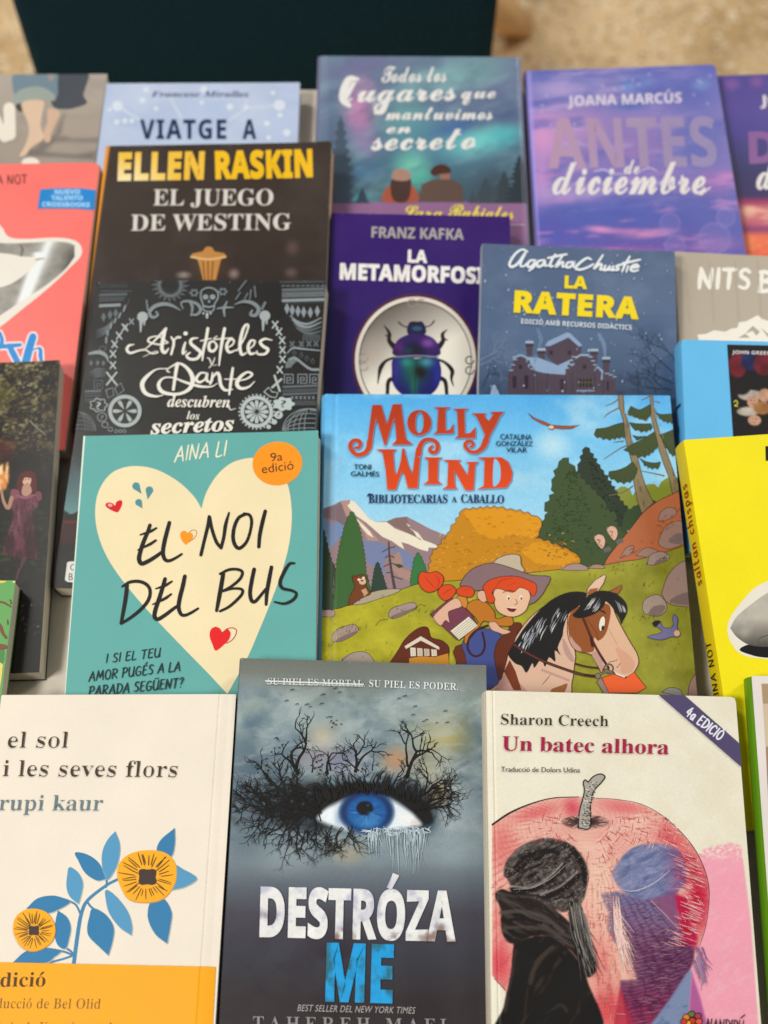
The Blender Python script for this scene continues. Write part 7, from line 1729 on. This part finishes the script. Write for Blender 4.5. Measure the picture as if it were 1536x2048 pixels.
# ------------------------------------------------------------------ prints: sky blue cover with the dark square photo
b = blue; b.part('photo_print'); b.z(1320, 640, 6.83)
def crowd(X, Y):
    x, y = (X - 1320) * 6.83, (Y - 640) * 6.83; n = fbm(x / 130, y / 130, 190)[:, None]; c = rgb('#191417')[None] * (.8 + .8 * n)
    for cx, cy, rx, ry, cc in ((1060, 620, 120, 170, '#7a2f38'), (1240, 560, 130, 130, '#2a3358'), (1420, 600, 140, 160, '#6d2c36'), (1010, 1420, 90, 160, '#23202e'), (1240, 1030, 170, 70, '#bdaea2'), (1270, 1120, 80, 80, '#c9967e'), (1200, 1250, 150, 60, '#c3b4a6'), (1290, 1370, 90, 70, '#c89a80'), (1400, 1200, 120, 90, '#a8754a'), (1120, 900, 120, 120, '#241d22'), (1430, 1030, 90, 90, '#b98f76')):
        k = np.clip((1.15 - np.hypot((x - cx) / rx, (y - cy) / ry)) * 4, 0, 1)[:, None]; c = c * (1 - k) + rgb(cc)[None] * (.75 + .5 * n) * k
    return np.clip(c, 0, 1)
sheet(b, [(915, 335), (1600, 350)], [(1010, 1800), (1700, 1800)], 70, 90, crowd)
b.stroke([(1010, 1120), (1040, 1100), (1060, 1140), (1020, 1170), (1060, 1180)], 16, '#cbbf4a')
for x, y in ((1245, 1100), (1290, 1105), (1268, 1350), (1312, 1356)): b.ell(x, y, 8, 6, '#3a2420')
b.stroke([(1250, 1150), (1290, 1150)], 6, '#8d4a40', False); b.stroke([(1272, 1398), (1310, 1400)], 6, '#8d4a40', False)
b.part('author_lettering'); b.text('JOHN GREEN LAUREN MYRACLE', (985, 462), (2300, 500), 48, '#e4dcd8', 'sansb')

# ------------------------------------------------------------------ prints: yellow, leaf green and white covers at the edges
b = yellow; b.z(1236, 650, 2.73); b.part('knee_print')
b.poly([(900, 1370), (819, 1398), (740, 1440), (660, 1530), (607, 1610), (600, 1690), (640, 1770), (700, 1808), (800, 1822), (960, 1825)], '#f4ead8', True, 4); b.poly([(662, 1772), (740, 1740), (960, 1745), (960, 1816), (800, 1816), (720, 1800)], '#1f1a18', True, 3)
def kneec(X, Y):
    x, y = (X - 1236) * 2.73, (Y - 650) * 2.73; v = .72 - .42 * np.clip((y - 1600) / 160, 0, 1) + .1 * fbm(x / 30, y / 30, 195) + .1 * np.exp(-((x - 690) / 30) ** 2 - ((y - 1680) / 30) ** 2)
    return np.clip(v[:, None] * np.array([[1.0, .95, .88]]), 0, 1)
sheet(b, [(614, 1650), (650, 1590), (740, 1515), (830, 1455), (950, 1410)], [(612, 1655), (650, 1705), (720, 1748), (830, 1758), (950, 1752)], 50, 16, kneec)
b.stroke([(760, 1740), (775, 1710), (830, 1690)], [4, 8, 6], '#6a6058')
b.part('title_lettering'); b.poly([(804, 662), (900, 655), (905, 735), (806, 742)], '#1c1810')
b = leaf; b.z(0, 1120, 6.83); b.part('branch_print')
b.poly([(-300, 270), (0, 282), (95, 290), (60, 310), (0, 318), (-40, 330), (-300, 330)], '#f0d268'); b.poly([(165, 290), (216, 288), (205, 310), (180, 312)], '#e6dca0'); b.poly([(-300, 1390), (0, 1400), (40, 1430), (20, 1620), (-10, 1800), (-300, 1800)], '#f2d678'); b.poly([(-300, 1180), (0, 1210), (62, 1240), (45, 1400), (0, 1400), (-300, 1380)], '#5f9058', True)
for q, w in (([(-100, 560), (40, 580), (110, 615), (150, 640)], [10, 16, 12, 8]), ([(150, 600), (155, 570), (135, 545)], [10, 8, 6]), ([(-60, 840), (0, 900), (40, 1000), (85, 1060)], [20, 36, 30, 26]), ([(-200, 1170), (0, 1185), (70, 1190)], [60, 64, 50]), ([(110, 880), (105, 820)], [8, 6])):
    b.stroke([(x, y) for x, y in q], [v + 9 for v in w], '#4a2f24'); b.stroke(q, w, '#94584a')
b = green; b.z(1376, 1250, 6.83); b.part('panel_print')
b.poly([(1003, 802), (2500, 790), (2600, 1070), (1022, 1075)], '#b59a7a'); b.poly([(1022, 1078), (2600, 1074), (2700, 1660), (1058, 1655)], '#d9c1a4'); b.poly([(1060, 1660), (2700, 1664), (2900, 5600), (1250, 5600)], '#a98c72')
b.part('figure_print'); b.poly([(1090, 1700), (1500, 1690), (1600, 3000), (1240, 3100)], '#8a9a84')
# lettering that runs up a spine
def spine_text(bk, txt, y0, y1, col, width, h=.55, mid=.5, x_edge=None, seed=1):
    """brush letters between two photo heights along the left edge of the cover, reading upwards"""
    e = lambda y: bk.at([((x_edge(y)), y)])[0][1]
    v0, v1 = e(y0), e(y1); rnd = random.Random(seed); x = 0; items = []
    for ch in txt:
        if ch == ' ': x += .5; continue
        g = HAND[ch]; items.append((x, g)); x += g[0] + .2
    tot = x - .2; V = []; F = []; hh = bk.t * h; w_top = bk.t * (mid - h / 2)
    for x, g in items:
        for st in g[1]:
            P = smooth_pts([(v0 + (v1 - v0) * (x + a) / tot, w_top + hh * (1 - q)) for a, q in st], False, 4)
            d = np.gradient(P, axis=0); d /= np.linalg.norm(d, axis=1)[:, None] + 1e-12; n = np.stack([-d[:, 1], d[:, 0]], 1) * width / 2
            k = len(V); lay = -0.0012 - len(V) * 2e-8 - (0.0016 if bk.hard else 0)
            V += [(lay, *p) for p in P + n] + [(lay, *p) for p in P - n]; m = len(P)
            F += [(k + i, k + i + 1, k + m + i + 1, k + m + i) for i in range(m - 1)]
    bk.spine_prints = getattr(bk, 'spine_prints', []) + [(V, F, col)]
yx = lambda y: 1367 + (y - 880) * .183
spine_text(yellow, 'saltan chispas', 1165, 962, '#a8382a', .00085, .62, .5, yx)
spine_text(yellow, 'ALINA NOT', 1418, 1278, '#2a2412', .0008, .5, .5, yx, 2)
gx_ = lambda y: 1503 + (y - 1352) * .06
spine_text(green, '- -- --- - -- --- --', 1800, 1620, '#2f4a16', .0006, .3, .45, gx_, 3)
spine_text(blue, 'I - I', 900, 800, '#16324a', .0016, .7, .45, lambda y: 1362 + (y - 680) * .055, 4)
for b in BOOKS:
    b.finish()
